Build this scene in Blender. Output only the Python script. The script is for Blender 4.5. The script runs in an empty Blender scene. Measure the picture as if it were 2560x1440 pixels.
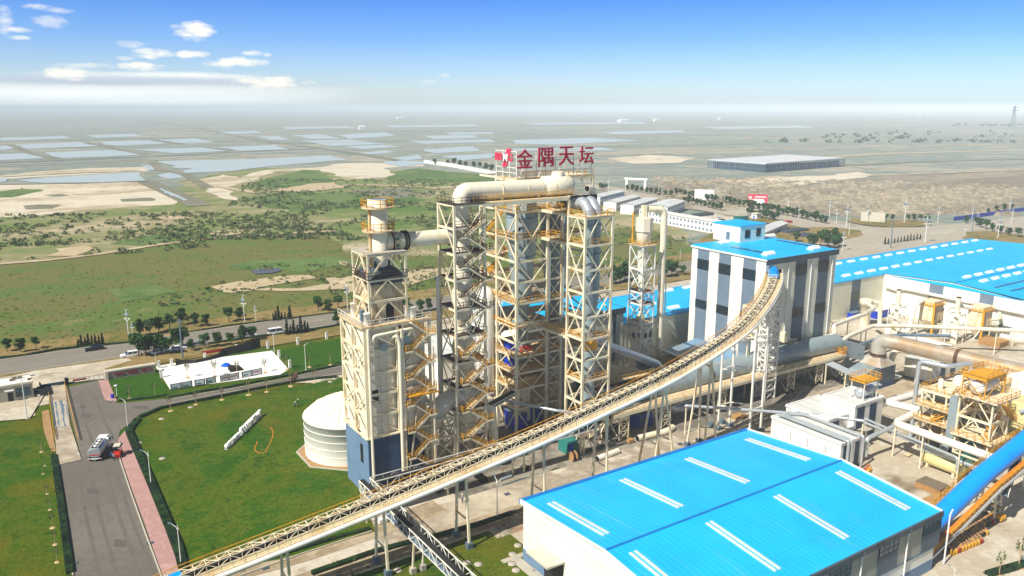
import bpy, math, random
from mathutils import Vector, Matrix, noise as mnoise
R = math.radians
C = bpy.context.scene.collection
sc = bpy.context.scene
# ------------------------------------------------------------ camera, world, sun, exposure
F, PITCH, CH = 1991.0, R(12.8), 66.0            # focal length in photo pixels, tilt below level, height
cam = bpy.data.cameras.new('camera'); co = bpy.data.objects.new('camera', cam); C.objects.link(co)
co.location = (0, 0, CH); co.rotation_euler = (R(90) - PITCH, 0, 0)
cam.sensor_width = 36; cam.lens = 36 * F / 2560; cam.clip_end = 60000; cam.clip_start = 1
sc.camera = co
sc.render.resolution_x, sc.render.resolution_y = 1024, 576
sc.view_settings.view_transform = 'Standard'; sc.view_settings.look = 'None'
sc.view_settings.exposure = 0.32; sc.view_settings.gamma = 1
sc.cycles.max_bounces = 5; sc.cycles.diffuse_bounces = 3; sc.cycles.glossy_bounces = 2
sc.cycles.volume_bounces = 2; sc.cycles.sample_clamp_indirect = 6; sc.cycles.use_denoising = True
SUN_AZ = Vector((-0.73, -0.683, 0)); SUN_EL = R(47)
sun = bpy.data.lights.new('sun', 'SUN'); sun.energy = 5.0; sun.angle = R(0.5); sun.color = (1, 0.95, 0.86)
so = bpy.data.objects.new('sun', sun); C.objects.link(so)
sd = SUN_AZ.normalized() * math.cos(SUN_EL) + Vector((0, 0, math.sin(SUN_EL)))
so.rotation_euler = sd.to_track_quat('Z', 'Y').to_euler(); so.location = (0, 0, 300)

def srgb(h):
    c = [int(h[i:i + 2], 16) / 255 for i in (0, 2, 4)]
    return tuple((x / 12.92 if x <= .04045 else ((x + .055) / 1.055) ** 2.4) for x in c) + (1,)

w = bpy.data.worlds.new('World'); sc.world = w; w.use_nodes = True
nt = w.node_tree; N = nt.nodes; L = nt.links; N.clear()
out = N.new('ShaderNodeOutputWorld'); bg = N.new('ShaderNodeBackground'); bg.inputs[1].default_value = 0.10
sky = N.new('ShaderNodeTexSky'); sky.sky_type = 'NISHITA'; sky.sun_disc = False
sky.sun_elevation = SUN_EL; sky.sun_rotation = math.atan2(SUN_AZ.x, SUN_AZ.y); sky.air_density = 1.0; sky.dust_density = 0.6; sky.ozone_density = 2.5
tc = N.new('ShaderNodeTexCoord')
def mth(op, a=None, b=None, c=None, clamp=False, tree=None):
    n = (tree or nt).nodes.new('ShaderNodeMath'); n.operation = op; n.use_clamp = clamp
    for i, v in enumerate((a, b, c)):
        if v is None: continue
        if isinstance(v, (int, float)): n.inputs[i].default_value = v
        else: (tree or nt).links.new(v, n.inputs[i])
    return n.outputs[0]
def ramp(tree, fac, stops, interp='LINEAR'):
    n = tree.nodes.new('ShaderNodeValToRGB'); n.color_ramp.interpolation = interp
    e = n.color_ramp.elements
    while len(e) < len(stops): e.new(0.5)
    for i, (p, c) in enumerate(stops):
        e[i].position = p; e[i].color = c if len(c) == 4 else tuple(c) + (1,)
    tree.links.new(fac, n.inputs[0]); return n.outputs[0]
def mixc(tree, fac, a, b, mode='MIX'):
    n = tree.nodes.new('ShaderNodeMix'); n.data_type = 'RGBA'; n.blend_type = mode
    for s, v in ((n.inputs[0], fac), (n.inputs[6], a), (n.inputs[7], b)):
        if isinstance(v, (int, float)): s.default_value = v
        elif isinstance(v, tuple): s.default_value = v
        else: tree.links.new(v, s)
    return n.outputs[2]
sep = N.new('ShaderNodeSeparateXYZ'); L.new(tc.outputs['Generated'], sep.inputs[0])
el = mth('MULTIPLY', mth('ARCSINE', sep.outputs[2]), 57.2958)            # degrees above the horizon
az = mth('MULTIPLY', mth('ARCTAN2', sep.outputs[0], sep.outputs[1]), 57.2958)
# the graded air of the day: white-blue low down, deep blue higher; unseen sky above dimmed and warmed to curb ambient fill
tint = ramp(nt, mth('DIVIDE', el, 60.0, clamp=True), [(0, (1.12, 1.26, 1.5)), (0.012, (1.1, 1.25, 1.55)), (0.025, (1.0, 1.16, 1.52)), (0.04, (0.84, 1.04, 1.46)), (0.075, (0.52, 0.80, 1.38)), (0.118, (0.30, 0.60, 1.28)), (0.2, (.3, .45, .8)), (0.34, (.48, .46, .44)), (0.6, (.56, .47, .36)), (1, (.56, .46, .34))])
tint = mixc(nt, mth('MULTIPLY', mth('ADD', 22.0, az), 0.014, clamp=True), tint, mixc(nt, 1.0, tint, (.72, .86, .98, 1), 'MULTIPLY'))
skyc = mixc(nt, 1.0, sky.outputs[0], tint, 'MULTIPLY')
def vm(op, a, b):
    n = N.new('ShaderNodeVectorMath'); n.operation = op
    for i, v in enumerate((a, b)):
        if isinstance(v, tuple): n.inputs[i].default_value = v
        else: L.new(v, n.inputs[i])
    return n.outputs[0]
comb = N.new('ShaderNodeCombineXYZ'); L.new(az, comb.inputs[0]); L.new(el, comb.inputs[1])
cn = N.new('ShaderNodeTexNoise'); cn.inputs['Scale'].default_value = 1.0; cn.inputs['Detail'].default_value = 7; cn.inputs['Roughness'].default_value = 0.56
L.new(vm('MULTIPLY', comb.outputs[0], (0.8, 2.2, 1)), cn.inputs['Vector'])
wob = mth('MULTIPLY', mth('SUBTRACT', cn.outputs[0], 0.5), 3.4)
cloud = None
# (azimuth, elevation, half width, half height, softness) of the clouds, in degrees
def px_dir(x, y):
    c, s = math.cos(PITCH), math.sin(PITCH); a, b = (x - 1280) / F, (720 - y) / F
    d = Vector((a, c + b * s, -s + b * c)).normalized()
    return math.degrees(math.atan2(d.x, d.y)), math.degrees(math.asin(d.z))
CL = [(487, 78, 48, 19, .9), (383, 134, 42, 13, .75), (352, 166, 46, 10, .8), (480, 137, 34, 9, .8), (585, 157, 64, 12, .8), (327, 110, 30, 8, .5),
      (313, 146, 20, 5, .5), (632, 133, 24, 6, .5), (668, 137, 12, 5, .5), (95, 18, 30, 7, .55), (140, 25, 34, 6, .3), (125, 55, 30, 14, .42), (10, 52, 16, 26, .45),
      (38, 73, 30, 6, .55), (46, 94, 22, 5, .55), (168, 184, 42, 14, .85), (215, 165, 60, 7, .35), (675, 206, 80, 13, .8), (1112, 190, 16, 6, .3), (1070, 204, 20, 5, .2)]
for (x, y, hw, hh, st) in CL:
    a0, e0 = px_dir(x, y); kw = math.degrees(hw * 1.08 / F); kh = math.degrees(hh * 1.12 / F)
    dx = mth('DIVIDE', mth('SUBTRACT', az, a0), kw); dy = mth('DIVIDE', mth('SUBTRACT', el, e0), kh)
    rr = mth('ADD', mth('MULTIPLY', dx, dx), mth('MULTIPLY', dy, dy))
    m = mth('MULTIPLY', mth('ADD', mth('SUBTRACT', 1.0, rr), wob, clamp=False), st * 1.05, clamp=True)
    m = mth('MULTIPLY', m, mth('LESS_THAN', rr, 3.5))
    cloud = m if cloud is None else mth('MAXIMUM', cloud, m)
# the long low bank on the left
a1, e1 = px_dir(330, 235)
n2 = N.new('ShaderNodeTexNoise'); n2.inputs['Scale'].default_value = 1.0; n2.inputs['Detail'].default_value = 5
L.new(vm('MULTIPLY', comb.outputs[0], (0.12, 0.9, 1)), n2.inputs['Vector'])
bw = mth('SUBTRACT', 1.0, mth('POWER', mth('ABSOLUTE', mth('DIVIDE', mth('SUBTRACT', az, a1 - 2), 17.0)), 2.0), clamp=True)
topb = mth('ADD', 1.55, mth('MULTIPLY', bw, mth('MULTIPLY', n2.outputs[0], 1.4)))
bank = mth('MULTIPLY', mth('MULTIPLY', mth('SUBTRACT', topb, el), 3.0, clamp=True), bw)
bank = mth('MULTIPLY', bank, mth('ADD', 0.45, mth('MULTIPLY', n2.outputs[0], 0.9)), clamp=True)
bright = ramp(nt, mth('ADD', mth('DIVIDE', el, 3.0), mth('MULTIPLY', mth('SUBTRACT', n2.outputs[0], .5), .16), clamp=True), [(0, (8.6, 9.3, 9.8)), (0.3, (9.4, 9.6, 9.4)), (0.40, (8.0, 8.3, 8.4)), (0.50, (4.6, 5.1, 6.0)), (0.60, (5.0, 5.7, 6.9)), (0.7, (9.4, 9.3, 8.7)), (1, (9.4, 9.3, 8.8))])
skyc = mixc(nt, mth('MULTIPLY', bank, 0.9), skyc, bright)
skyc = mixc(nt, mth('MULTIPLY', cloud, 0.96, clamp=True), skyc, (9.8, 9.3, 8.0, 1))
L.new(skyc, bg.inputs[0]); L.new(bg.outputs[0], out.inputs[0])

# ------------------------------------------------------------ surveying: photo pixel -> point of the real place
TH = R(33.0); cT, sT = math.cos(TH), math.sin(TH)           # the plant's own grid (u, v) is turned 33 degrees
def _d(x, y):
    c, s = math.cos(PITCH), math.sin(PITCH); a, b = (x - 1280) / F, (720 - y) / F
    X, Y, Z = a, c + b * s, -s + b * c
    return X * cT + Y * sT, -X * sT + Y * cT, Z
def G(x, y, z=0.0):
    a, b, c = _d(x, y); t = (z - CH) / c
    return (a * t, b * t, z)
def FV(x, y, v):
    a, b, c = _d(x, y); t = v / b
    return (a * t, v, CH + c * t)
def FU(x, y, u):
    a, b, c = _d(x, y); t = u / a
    return (u, b * t, CH + c * t)
def HT(x, y, ytop):
    g = G(x, y); lo, hi = 0.0, 200.0
    X, Y = g[0] * cT - g[1] * sT, g[0] * sT + g[1] * cT
    for _ in range(40):
        m = (lo + hi) / 2; zz = m - CH
        dep = Y * math.cos(PITCH) - zz * math.sin(PITCH); uu = Y * math.sin(PITCH) + zz * math.cos(PITCH)
        if 720 - F * uu / dep > ytop: lo = m
        else: hi = m
    return lo
def PW(p): return Vector((p[0] * cT - p[1] * sT, p[0] * sT + p[1] * cT, p[2] if len(p) > 2 else 0))
rnd = random.Random(7)

# ------------------------------------------------------------ mesh helper
ORG = {}
class MB:
    def __init__(s): s.v = []; s.f = []; s.sm = []; s.mi = []; s.cur = 0
    def add(s, vs, fs, smooth=False):
        n = len(s.v); s.v += [tuple(p) for p in vs]
        for f in fs: s.f.append(tuple(i + n for i in f)); s.sm.append(smooth); s.mi.append(s.cur)
        return s
    def box(s, u0, u1, v0, v1, z0, z1):
        if u0 > u1: u0, u1 = u1, u0
        if v0 > v1: v0, v1 = v1, v0
        return s.add([(u0, v0, z0), (u1, v0, z0), (u1, v1, z0), (u0, v1, z0), (u0, v0, z1), (u1, v0, z1), (u1, v1, z1), (u0, v1, z1)],
                     [(0, 3, 2, 1), (4, 5, 6, 7), (0, 1, 5, 4), (1, 2, 6, 5), (2, 3, 7, 6), (3, 0, 4, 7)])
    def beam(s, p, q, w, h=None):
        h = h or w; p, q = Vector(p), Vector(q); d = q - p
        if d.length < 1e-5: return s
        d.normalize(); up = Vector((0, 0, 1)) if abs(d.z) < .98 else Vector((0, 1, 0))
        a = d.cross(up).normalized() * (w / 2); b = a.cross(d).normalized() * (h / 2)
        vs = [p - a - b, p + a - b, p + a + b, p - a + b, q - a - b, q + a - b, q + a + b, q - a + b]
        return s.add(vs, [(0, 3, 2, 1), (4, 5, 6, 7), (0, 1, 5, 4), (1, 2, 6, 5), (2, 3, 7, 6), (3, 0, 4, 7)])
    def ring(s, c, ax, r, n, ref):
        a = ax.cross(ref)
        if a.length < 1e-4: a = ax.cross(Vector((1, 0, 0)))
        a.normalize(); b = ax.cross(a).normalized()
        return [c + a * r * math.cos(2 * math.pi * i / n) + b * r * math.sin(2 * math.pi * i / n) for i in range(n)]
    def tube(s, pts, r, n=12, bend=None, cap=True, hollow=False):
        P = [Vector(p) for p in pts]; bend = bend if bend is not None else r * 1.8
        Q = [P[0]]
        for i in range(1, len(P) - 1):
            a, b, c = P[i - 1], P[i], P[i + 1]; d1 = (a - b); d2 = (c - b)
            k = min(bend, d1.length * .48, d2.length * .48); d1.normalize(); d2.normalize()
            if k < 1e-3 or abs(d1.dot(d2)) > .9995: Q.append(b); continue
            p0, p1 = b + d1 * k, b + d2 * k
            for t in [j / 5 for j in range(6)]: Q.append(p0 * (1 - t) ** 2 + b * 2 * t * (1 - t) + p1 * t * t)
        Q.append(P[-1])
        ref = None; rings = []
        for i, c in enumerate(Q):
            t = (Q[min(i + 1, len(Q) - 1)] - Q[max(i - 1, 0)]).normalized()
            if ref is None:
                ref = Vector((0, 0, 1)) if abs(t.z) < .9 else Vector((0, 1, 0))
            ref = (ref - t * ref.dot(t)).normalized()
            b = t.cross(ref).normalized(); rr = r[i] if isinstance(r, list) else r
            rings.append([c + ref * rr * math.cos(2 * math.pi * k / n) + b * rr * math.sin(2 * math.pi * k / n) for k in range(n)])
        vs = [p for g in rings for p in g]; fs = []
        for i in range(len(rings) - 1):
            for k in range(n):
                k2 = (k + 1) % n; fs.append((i * n + k, (i + 1) * n + k, (i + 1) * n + k2, i * n + k2))
        s.add(vs, fs, n > 6)
        if cap:
            m = len(rings) - 1
            s.add(rings[0], [tuple(range(n))]); s.add(rings[m], [tuple(reversed(range(n)))])
        return s
    def lathe(s, cu, cv, prof, n=24, smooth=True, cap=True, a0=0.0):
        vs = []; fs = []
        for (r, z) in prof:
            for k in range(n):
                a = a0 + 2 * math.pi * k / n; vs.append((cu + r * math.cos(a), cv + r * math.sin(a), z))
        for i in range(len(prof) - 1):
            for k in range(n):
                k2 = (k + 1) % n; fs.append((i * n + k, i * n + k2, (i + 1) * n + k2, (i + 1) * n + k))
        s.add(vs, fs, smooth)
        if cap:
            s.add(vs[-n:], [tuple(range(n))]); s.add(vs[:n], [tuple(reversed(range(n)))])
        return s
    def prism(s, pts, z0, z1):
        n = len(pts); ar = sum(pts[i][0] * pts[(i + 1) % n][1] - pts[(i + 1) % n][0] * pts[i][1] for i in range(n))
        if ar < 0: pts = list(reversed(pts))
        vs = [(p[0], p[1], z0) for p in pts] + [(p[0], p[1], z1) for p in pts]
        return s.add(vs, [tuple(range(n, 2 * n)), tuple(reversed(range(n)))] + [(i, (i + 1) % n, n + (i + 1) % n, n + i) for i in range(n)])
    def extr(s, pts, vec):
        n = len(pts); P = [Vector(p) for p in pts]; vec = Vector(vec)
        nn = (P[1] - P[0]).cross(P[2] - P[1])
        if nn.dot(vec) > 0: P.reverse()
        vs = P + [p + vec for p in P]
        return s.add(vs, [tuple(range(n)), tuple(reversed(range(n, 2 * n)))] + [((i + 1) % n, i, n + i, n + (i + 1) % n) for i in range(n)])
    def rail(s, p, q, h=1.1, t=.07, step=1.6):
        p, q = Vector(p), Vector(q); d = (q - p).length; n = max(1, round(d / step))
        for i in range(n + 1):
            a = p.lerp(q, i / n); s.beam(a, a + Vector((0, 0, h)), t)
        for k in (h, h * .52): s.beam(p + Vector((0, 0, k)), q + Vector((0, 0, k)), t)
        return s
    def steps(s, p, q, side, width=.9):
        p, q, side = Vector(p), Vector(q), Vector(side).normalized(); n = max(3, int(abs(q.z - p.z) / .24))
        for k in (0, width): s.beam(p + side * k, q + side * k, .10, .28)
        for i in range(n + 1):
            a = p.lerp(q, i / n); s.beam(a, a + side * width, .26, .05)
        return s
    def build(s, name, mat, parent=None, org=None, world=False, rot=None):
        m = bpy.data.meshes.new(name)
        if org is None: org = ORG.get(parent.name, (0, 0, 0)) if parent else (0, 0, 0)
        m.from_pydata([(a - org[0], b - org[1], c - org[2]) for a, b, c in s.v], [], s.f)
        m.polygons.foreach_set('use_smooth', s.sm)
        for k in (mat if isinstance(mat, (list, tuple)) else [mat]): m.materials.append(M[k] if isinstance(k, str) else k)
        m.polygons.foreach_set('material_index', s.mi)
        m.update(); o = bpy.data.objects.new(name, m); C.objects.link(o)
        if parent: o.parent = parent; ORG[o.name] = ORG.get(parent.name, (0, 0, 0))
        else:
            o.location = org if world else PW(org); o.rotation_euler = (0, 0, 0 if world else TH) if rot is None else (0, 0, rot); ORG[o.name] = org
        return o
def tag(o, label, cat, group=None, kind=None):
    o['label'] = label; o['category'] = cat
    if group: o['group'] = group
    if kind: o['kind'] = kind
    return o
def struct(o, kind='structure', label=None, cat=None):
    o['kind'] = kind
    if label: o['label'] = label
    if cat: o['category'] = cat
    return o
def thing(name, label, cat, org=(0, 0, 0), group=None, rot=None):
    o = bpy.data.objects.new(name, None); C.objects.link(o); o.empty_display_size = .5
    o.location = PW(org); o.rotation_euler = (0, 0, TH if rot is None else rot); ORG[o.name] = tuple(org) if rot is None else (0, 0, 0)
    return tag(o, label, cat, group)
def copy_tree(o, parent=None, loc=None, rot=None, label=None, scale=None):
    c = o.copy(); C.objects.link(c)
    if parent: c.parent = parent
    if loc is not None: c.location = loc
    if rot is not None: c.rotation_euler = (0, 0, rot)
    if scale is not None: c.scale = scale if isinstance(scale, tuple) else (scale,) * 3
    if label: c['label'] = label
    for ch in [k for k in bpy.data.objects if k.parent == o] if parent is None else o.children: copy_tree(ch, c)
    return c
# ------------------------------------------------------------ materials
M = {}
def newmat(name, rough=.6, metal=0.0, spec=.4):
    m = bpy.data.materials.new(name); m.use_nodes = True; t = m.node_tree; b = t.nodes['Principled BSDF']
    b.inputs['Roughness'].default_value = rough; b.inputs['Metallic'].default_value = metal
    b.inputs['Specular IOR Level'].default_value = spec; M[name] = m
    return m, t, b
def tex(t, kind, scale, vec=None, detail=4, rough=.6, stretch=None):
    n = t.nodes.new('ShaderNodeTexNoise' if kind == 'noise' else 'ShaderNodeTexVoronoi'); n.inputs['Scale'].default_value = scale
    if kind == 'noise': n.inputs['Detail'].default_value = detail; n.inputs['Roughness'].default_value = rough
    if vec is None: vec = t.nodes.new('ShaderNodeTexCoord').outputs['Object']
    if stretch:
        mp = t.nodes.new('ShaderNodeMapping'); mp.inputs['Scale'].default_value = stretch; t.links.new(vec, mp.inputs[0]); vec = mp.outputs[0]
    t.links.new(vec, n.inputs['Vector']); return n.outputs[0]
def bump(t, b, h, dist=.05, st=.6):
    n = t.nodes.new('ShaderNodeBump'); n.inputs['Distance'].default_value = dist; n.inputs['Strength'].default_value = st
    t.links.new(h, n.inputs['Height']); t.links.new(n.outputs[0], b.inputs['Normal'])
def smooth(t, x, lo, hi):
    n = t.nodes.new('ShaderNodeMapRange'); n.interpolation_type = 'SMOOTHSTEP'
    n.inputs[1].default_value = lo; n.inputs[2].default_value = hi; t.links.new(x, n.inputs[0]); return n.outputs[0]
def paint(name, c1, c2=None, c3=None, scale=.35, rough=.5, amt=(.5, .7), streak=True, metal=0, bumpd=0, fine=True, streak_amt=(.56, .74)):
    """paint with broad tone changes (c2) and dirt or rust that runs down (c3)"""
    m, t, b = newmat(name, rough, metal)
    c = mixc(t, smooth(t, tex(t, 'noise', scale, detail=6), *amt), srgb(c1), srgb(c2 or c1))
    if c3: c = mixc(t, smooth(t, tex(t, 'noise', 1.0, stretch=(.9, .9, .16) if streak else (1, 1, 1), detail=7, rough=.7), *streak_amt), c, srgb(c3))
    if fine: c = mixc(t, .16, c, ramp(t, tex(t, 'noise', 6, detail=3), [(.3, (.35, .35, .35)), (.7, (1, 1, 1))]), 'MULTIPLY')
    t.links.new(c, b.inputs['Base Color'])
    if bumpd: bump(t, b, tex(t, 'noise', 3, detail=5), bumpd)
    return m
def lines(t, axis, period, width, tc=None):
    """1 on thin lines every period metres along an axis; axis 'h' = x+y"""
    tc = tc or t.nodes.new('ShaderNodeTexCoord').outputs['Object']
    s = t.nodes.new('ShaderNodeSeparateXYZ'); t.links.new(tc, s.inputs[0])
    x = mth('ADD', s.outputs[0], s.outputs[1], tree=t) if axis == 'h' else s.outputs['xyz'.index(axis)]
    f = mth('FRACT', mth('DIVIDE', mth('ADD', x, 500.0, tree=t), period, tree=t), tree=t)
    return mth('LESS_THAN', f, width / period, tree=t)
def panel(name, c1, c2, line, hz=1.2, hx=0, rough=.5, lw=.05, c3=None, dirt=(.6, .8), streak_amt=None):
    m, t, b = newmat(name, rough)
    c = mixc(t, smooth(t, tex(t, 'noise', .25, detail=5), .35, .7), srgb(c1), srgb(c2))
    if c3: c = mixc(t, smooth(t, tex(t, 'noise', 1, stretch=(1.1, 1.1, .12), detail=7, rough=.7), *dirt), c, srgb(c3))
    ln = lines(t, 'z', hz, lw) if hz else None
    if hx: l2 = lines(t, 'h', hx, lw); ln = mth('MAXIMUM', ln, l2, tree=t) if ln else l2
    if ln: c = mixc(t, mth('MULTIPLY', ln, .6, tree=t), c, srgb(line)); bump(t, b, mth('SUBTRACT', 1.0, ln, tree=t), .03, .5)
    t.links.new(c, b.inputs['Base Color']); return m
def roofmat(name, c1, c2, per=.8, axis='x', c3=None):
    m, t, b = newmat(name, .42, 0, .35)
    tcv = t.nodes.new('ShaderNodeTexCoord').outputs['Object']
    c = mixc(t, smooth(t, tex(t, 'noise', .12, detail=6), .35, .7), srgb(c1), srgb(c2))
    if c3: c = mixc(t, smooth(t, tex(t, 'noise', .5, stretch=(1.2, .12, 1) if axis == 'x' else (.12, 1.2, 1), detail=7, rough=.72), .56, .95), c, srgb(c3))
    s = t.nodes.new('ShaderNodeSeparateXYZ'); t.links.new(tcv, s.inputs[0]); x = s.outputs['xyz'.index(axis)]
    f = mth('FRACT', mth('DIVIDE', mth('ADD', x, 500.0, tree=t), per, tree=t), tree=t)
    rib = smooth(t, mth('ABSOLUTE', mth('SUBTRACT', f, .5, tree=t), tree=t), .30, .44)
    c = mixc(t, mth('MULTIPLY', rib, .10, tree=t), c, (0.0, .12, .4, 1))
    lap = lines(t, 'y' if axis == 'x' else 'x', 8.7, .10, tcv); c = mixc(t, mth('MULTIPLY', lap, .22, tree=t), c, (0.0, .10, .34, 1))
    c = mixc(t, mth('MULTIPLY', smooth(t, tex(t, 'noise', .35, stretch=(1.6, .2, 1) if axis == 'x' else (.2, 1.6, 1), detail=8, rough=.75), .5, .85), .35, tree=t), c, srgb('8fb4c8'))
    bump(t, b, rib, .06, .5); t.links.new(c, b.inputs['Base Color']); return m
def leaf(name, cols, rough=.6):
    m, t, b = newmat(name, rough, 0, .25)
    g = t.nodes.new('ShaderNodeNewGeometry'); oi = t.nodes.new('ShaderNodeObjectInfo')
    c = ramp(t, g.outputs['Random Per Island'], [(i / max(1, len(cols) - 1), srgb(k)) for i, k in enumerate(cols)])
    c = mixc(t, mth('MULTIPLY', oi.outputs['Random'], .3, tree=t), c, srgb(cols[0]))
    t.links.new(c, b.inputs['Base Color'])
    return m

paint('cream_steel', 'f0e5c6', 'e0cc98', 'a06a30', rough=.45, streak_amt=(.53, .76))
paint('cream_pipe', 'f3ead0', 'e6d8b0', 'ab8350', rough=.42, streak_amt=(.56, .8))
paint('cream_old', 'ecdfbe', 'dcc694', '8a4f1c', rough=.55, streak_amt=(.5, .72))
paint('white_steel', 'eeebdf', 'e2dcc8', 'a89060', rough=.45, streak_amt=(.64, .86))
paint('yellow_steel', 'e2a41e', 'd09018', '8a5216', rough=.5)
paint('brown_steel', '55392a', '6b4a34', '2c1d16', rough=.7)
paint('rust_deck', 'dcc69c', 'cba672', '9a6a3a', rough=.8, streak=False, streak_amt=(.5, .78))
paint('dark_deck', '4b423c', '6a5a4a', '2c2522', rough=.8, streak=False)
paint('grey_steel', '98a6a8', '84959a', '9a8a70', rough=.4, metal=.12, streak_amt=(.62, .9))
paint('silver_pipe', 'c9d1d6', 'b4bec6', '8e989e', rough=.28, metal=.45, streak_amt=(.6, .9))
paint('rusty_silver', 'd2cec2', 'c8a880', 'a47c54', scale=.13, rough=.34, metal=.4, streak=False, amt=(.42, .66))
paint('dark_grey', '4d5860', '3e474e', '2c3034', rough=.6)
paint('slate', '6a7f90', '5e7282', '4a5864', rough=.6)
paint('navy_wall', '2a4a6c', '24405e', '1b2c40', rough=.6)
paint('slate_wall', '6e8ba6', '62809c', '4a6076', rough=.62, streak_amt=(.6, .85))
paint('blue_box', '1238b8', '0f30a0', '0b1c50', rough=.5)
paint('teal_paint', '2a8078', '226a64', '1c4a46', rough=.5)
paint('red_paint', 'c62a18', 'b02010', '701808', rough=.5)
paint('sign_red', 'b0103c', 'a80c38', None, rough=.5, fine=False)
paint('pale_sheet', 'dfe9ec', 'd0dfe6', None, rough=.4, fine=False)
paint('logo_red', 'd83a58', 'd03050', None, rough=.5, fine=False)
paint('white_paint', 'f2f1ec', 'e6e4dc', None, rough=.5)
paint('glow_blue', '1565e6', '1158d0', None, rough=.3, fine=False)
paint('tube_blue', '009cff', '0090f4', '0a70d0', rough=.28, streak_amt=(.66, .9))
paint('orange_steel', 'd8801c', 'c86c14', '8a4410', rough=.6, streak=False)
paint('white_tank', 'f5f1e4', 'eee7d2', 'c9b68e', rough=.5, streak_amt=(.62, .86))
paint('tan_block', 'd3c2a0', 'b39a78', '5d3d28', rough=.75, streak_amt=(.48, .72))
paint('yellow_tank', 'dccf94', 'cfc080', 'a8905a', rough=.5)
paint('black_part', '16171a', '1d1f22', None, rough=.5, fine=False)
paint('roof_trim', '0a78c8', '0a6cb8', None, rough=.5)
paint('tyre', '1a1a1b', '232323', None, rough=.8)
paint('rubber_belt', '2b2a2a', '1d1c1c', None, rough=.8)
paint('car_black', '141a22', '10151c', None, rough=.2, fine=False)
paint('car_white', 'eef0f0', 'e6e8e8', None, rough=.25, fine=False)
paint('car_silver', 'b9bec2', 'aab0b4', None, rough=.25, metal=.5, fine=False)
paint('glass', '26343c', '1a262e', None, rough=.08, fine=False)
paint('glass_blue', '3f6478', '2c4a5c', None, rough=.1, fine=False)
paint('concrete_block', 'b8b0a0', 'a49c8c', '807868', rough=.9, streak=False)
paint('slate_block', '5a6c7a', '4c5c68', '3c4a54', rough=.9)
paint('skin', 'c79468', 'b98458', None, rough=.6, fine=False)
paint('cloth_dark', '2a3038', '22272e', None, rough=.9)
paint('cloth_blue', '2f6ea0', '28608c', None, rough=.9)
paint('cloth_tan', 'b8a88a', 'a89878', None, rough=.9)
paint('cloth_grey', '8a8f92', '7c8184', None, rough=.9)
paint('helmet', 'ead9a0', 'e0cc88', None, rough=.3)
paint('wood', 'b58a56', 'a07844', '6a4c2c', rough=.8, streak=False, scale=1.2)
paint('tarp', '7a6c58', '685c4a', '4a4034', rough=.8, streak=False, bumpd=.1)
paint('drum_top', 'b08a5c', '96724a', '5c3c24', rough=.6, streak=False, scale=1)
paint('drum_dark', '2a211c', '38261c', None, rough=.5)
paint('drum_yellow', 'e0a41c', 'c88c14', None, rough=.5)
paint('drum_red', 'a8201c', '8c1a16', None, rough=.5)
paint('black_net', '25211f', '38302b', None, rough=.95, streak=False)
paint('trunk', '5c4a36', '463828', None, rough=.95)
paint('stone_wall', '9a8c7c', '887a6c', None, rough=.85)
paint('stone_cap', 'd3cbb8', 'c4bba6', None, rough=.85)
paint('soil', 'a8875c', '8e6e48', '6c5236', rough=1, streak=False, scale=1.5)
paint('soil_pale', 'c8ab80', 'b4946a', '8c7050', rough=1, streak=False, scale=1.5)
panel('cream_wall', 'e4e2cc', 'dcd9c0', 'a8a68e', hz=1.15, hx=0, c3='c0b48e', dirt=(.66, .86))
panel('white_wall', 'f2efe2', 'eae6d4', 'c8c2a8', hz=1.15, hx=0)
panel('plain_white', 'f0efe9', 'e7e5dc', 'cfccc0', hz=3.2, lw=.06)
panel('slate_panel', '748494', '6c7c8c', '5c6c7a', hz=1.15)
panel('dark_panel', '566674', '4e5e6c', '44525e', hz=1.15)
panel('boiler_panel', 'efe6d2', 'e2d5ba', '7d6850', hz=2.6, hx=1.25, lw=.07, c3='98734a', dirt=(.56, .78))
panel('grey_cassette', 'a9a698', 'a09d8e', '8c8a7c', hz=0)
panel('navy_panel', '24405c', '203850', '1a2c40', hz=0)
roofmat('blue_roof_u', '14bcf8', '10b0f0', .9, 'x', '2c94d0')
roofmat('blue_roof_v', '14bcf8', '10b0f0', .9, 'y', '2c94d0')
roofmat('old_blue_roof', '6a94b4', '8c8a80', .5, 'x', 'a87e58')
roofmat('pale_roof', 'dcdcd4', 'd0d0c8', 2.5, 'x')
leaf('tree_leaf', ['16300c', '234414', '2f561a', '3f6a22', '1a360e'])
leaf('tree_leaf_b', ['1c3a16', '2a4e1e', '3a6428', '4c7830', '1e3a14'])
leaf('hedge_leaf', ['16300a', '244a10', '355f16', '4c7620', '1a360c'])
leaf('cone_leaf', ['0c1c0c', '13280f', '1c3616', '24401a'])
leaf('scrub_leaf', ['48602c', '66643e', '567434', '786e50', '5e7a42', '445c2a', '827458'])
leaf('grass_leaf', ['5c7428', '74803a', '50702a', '8a8848', '647c30'])
leaf('far_leaf', ['22421e', '2c5026', '1c381a'])

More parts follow.
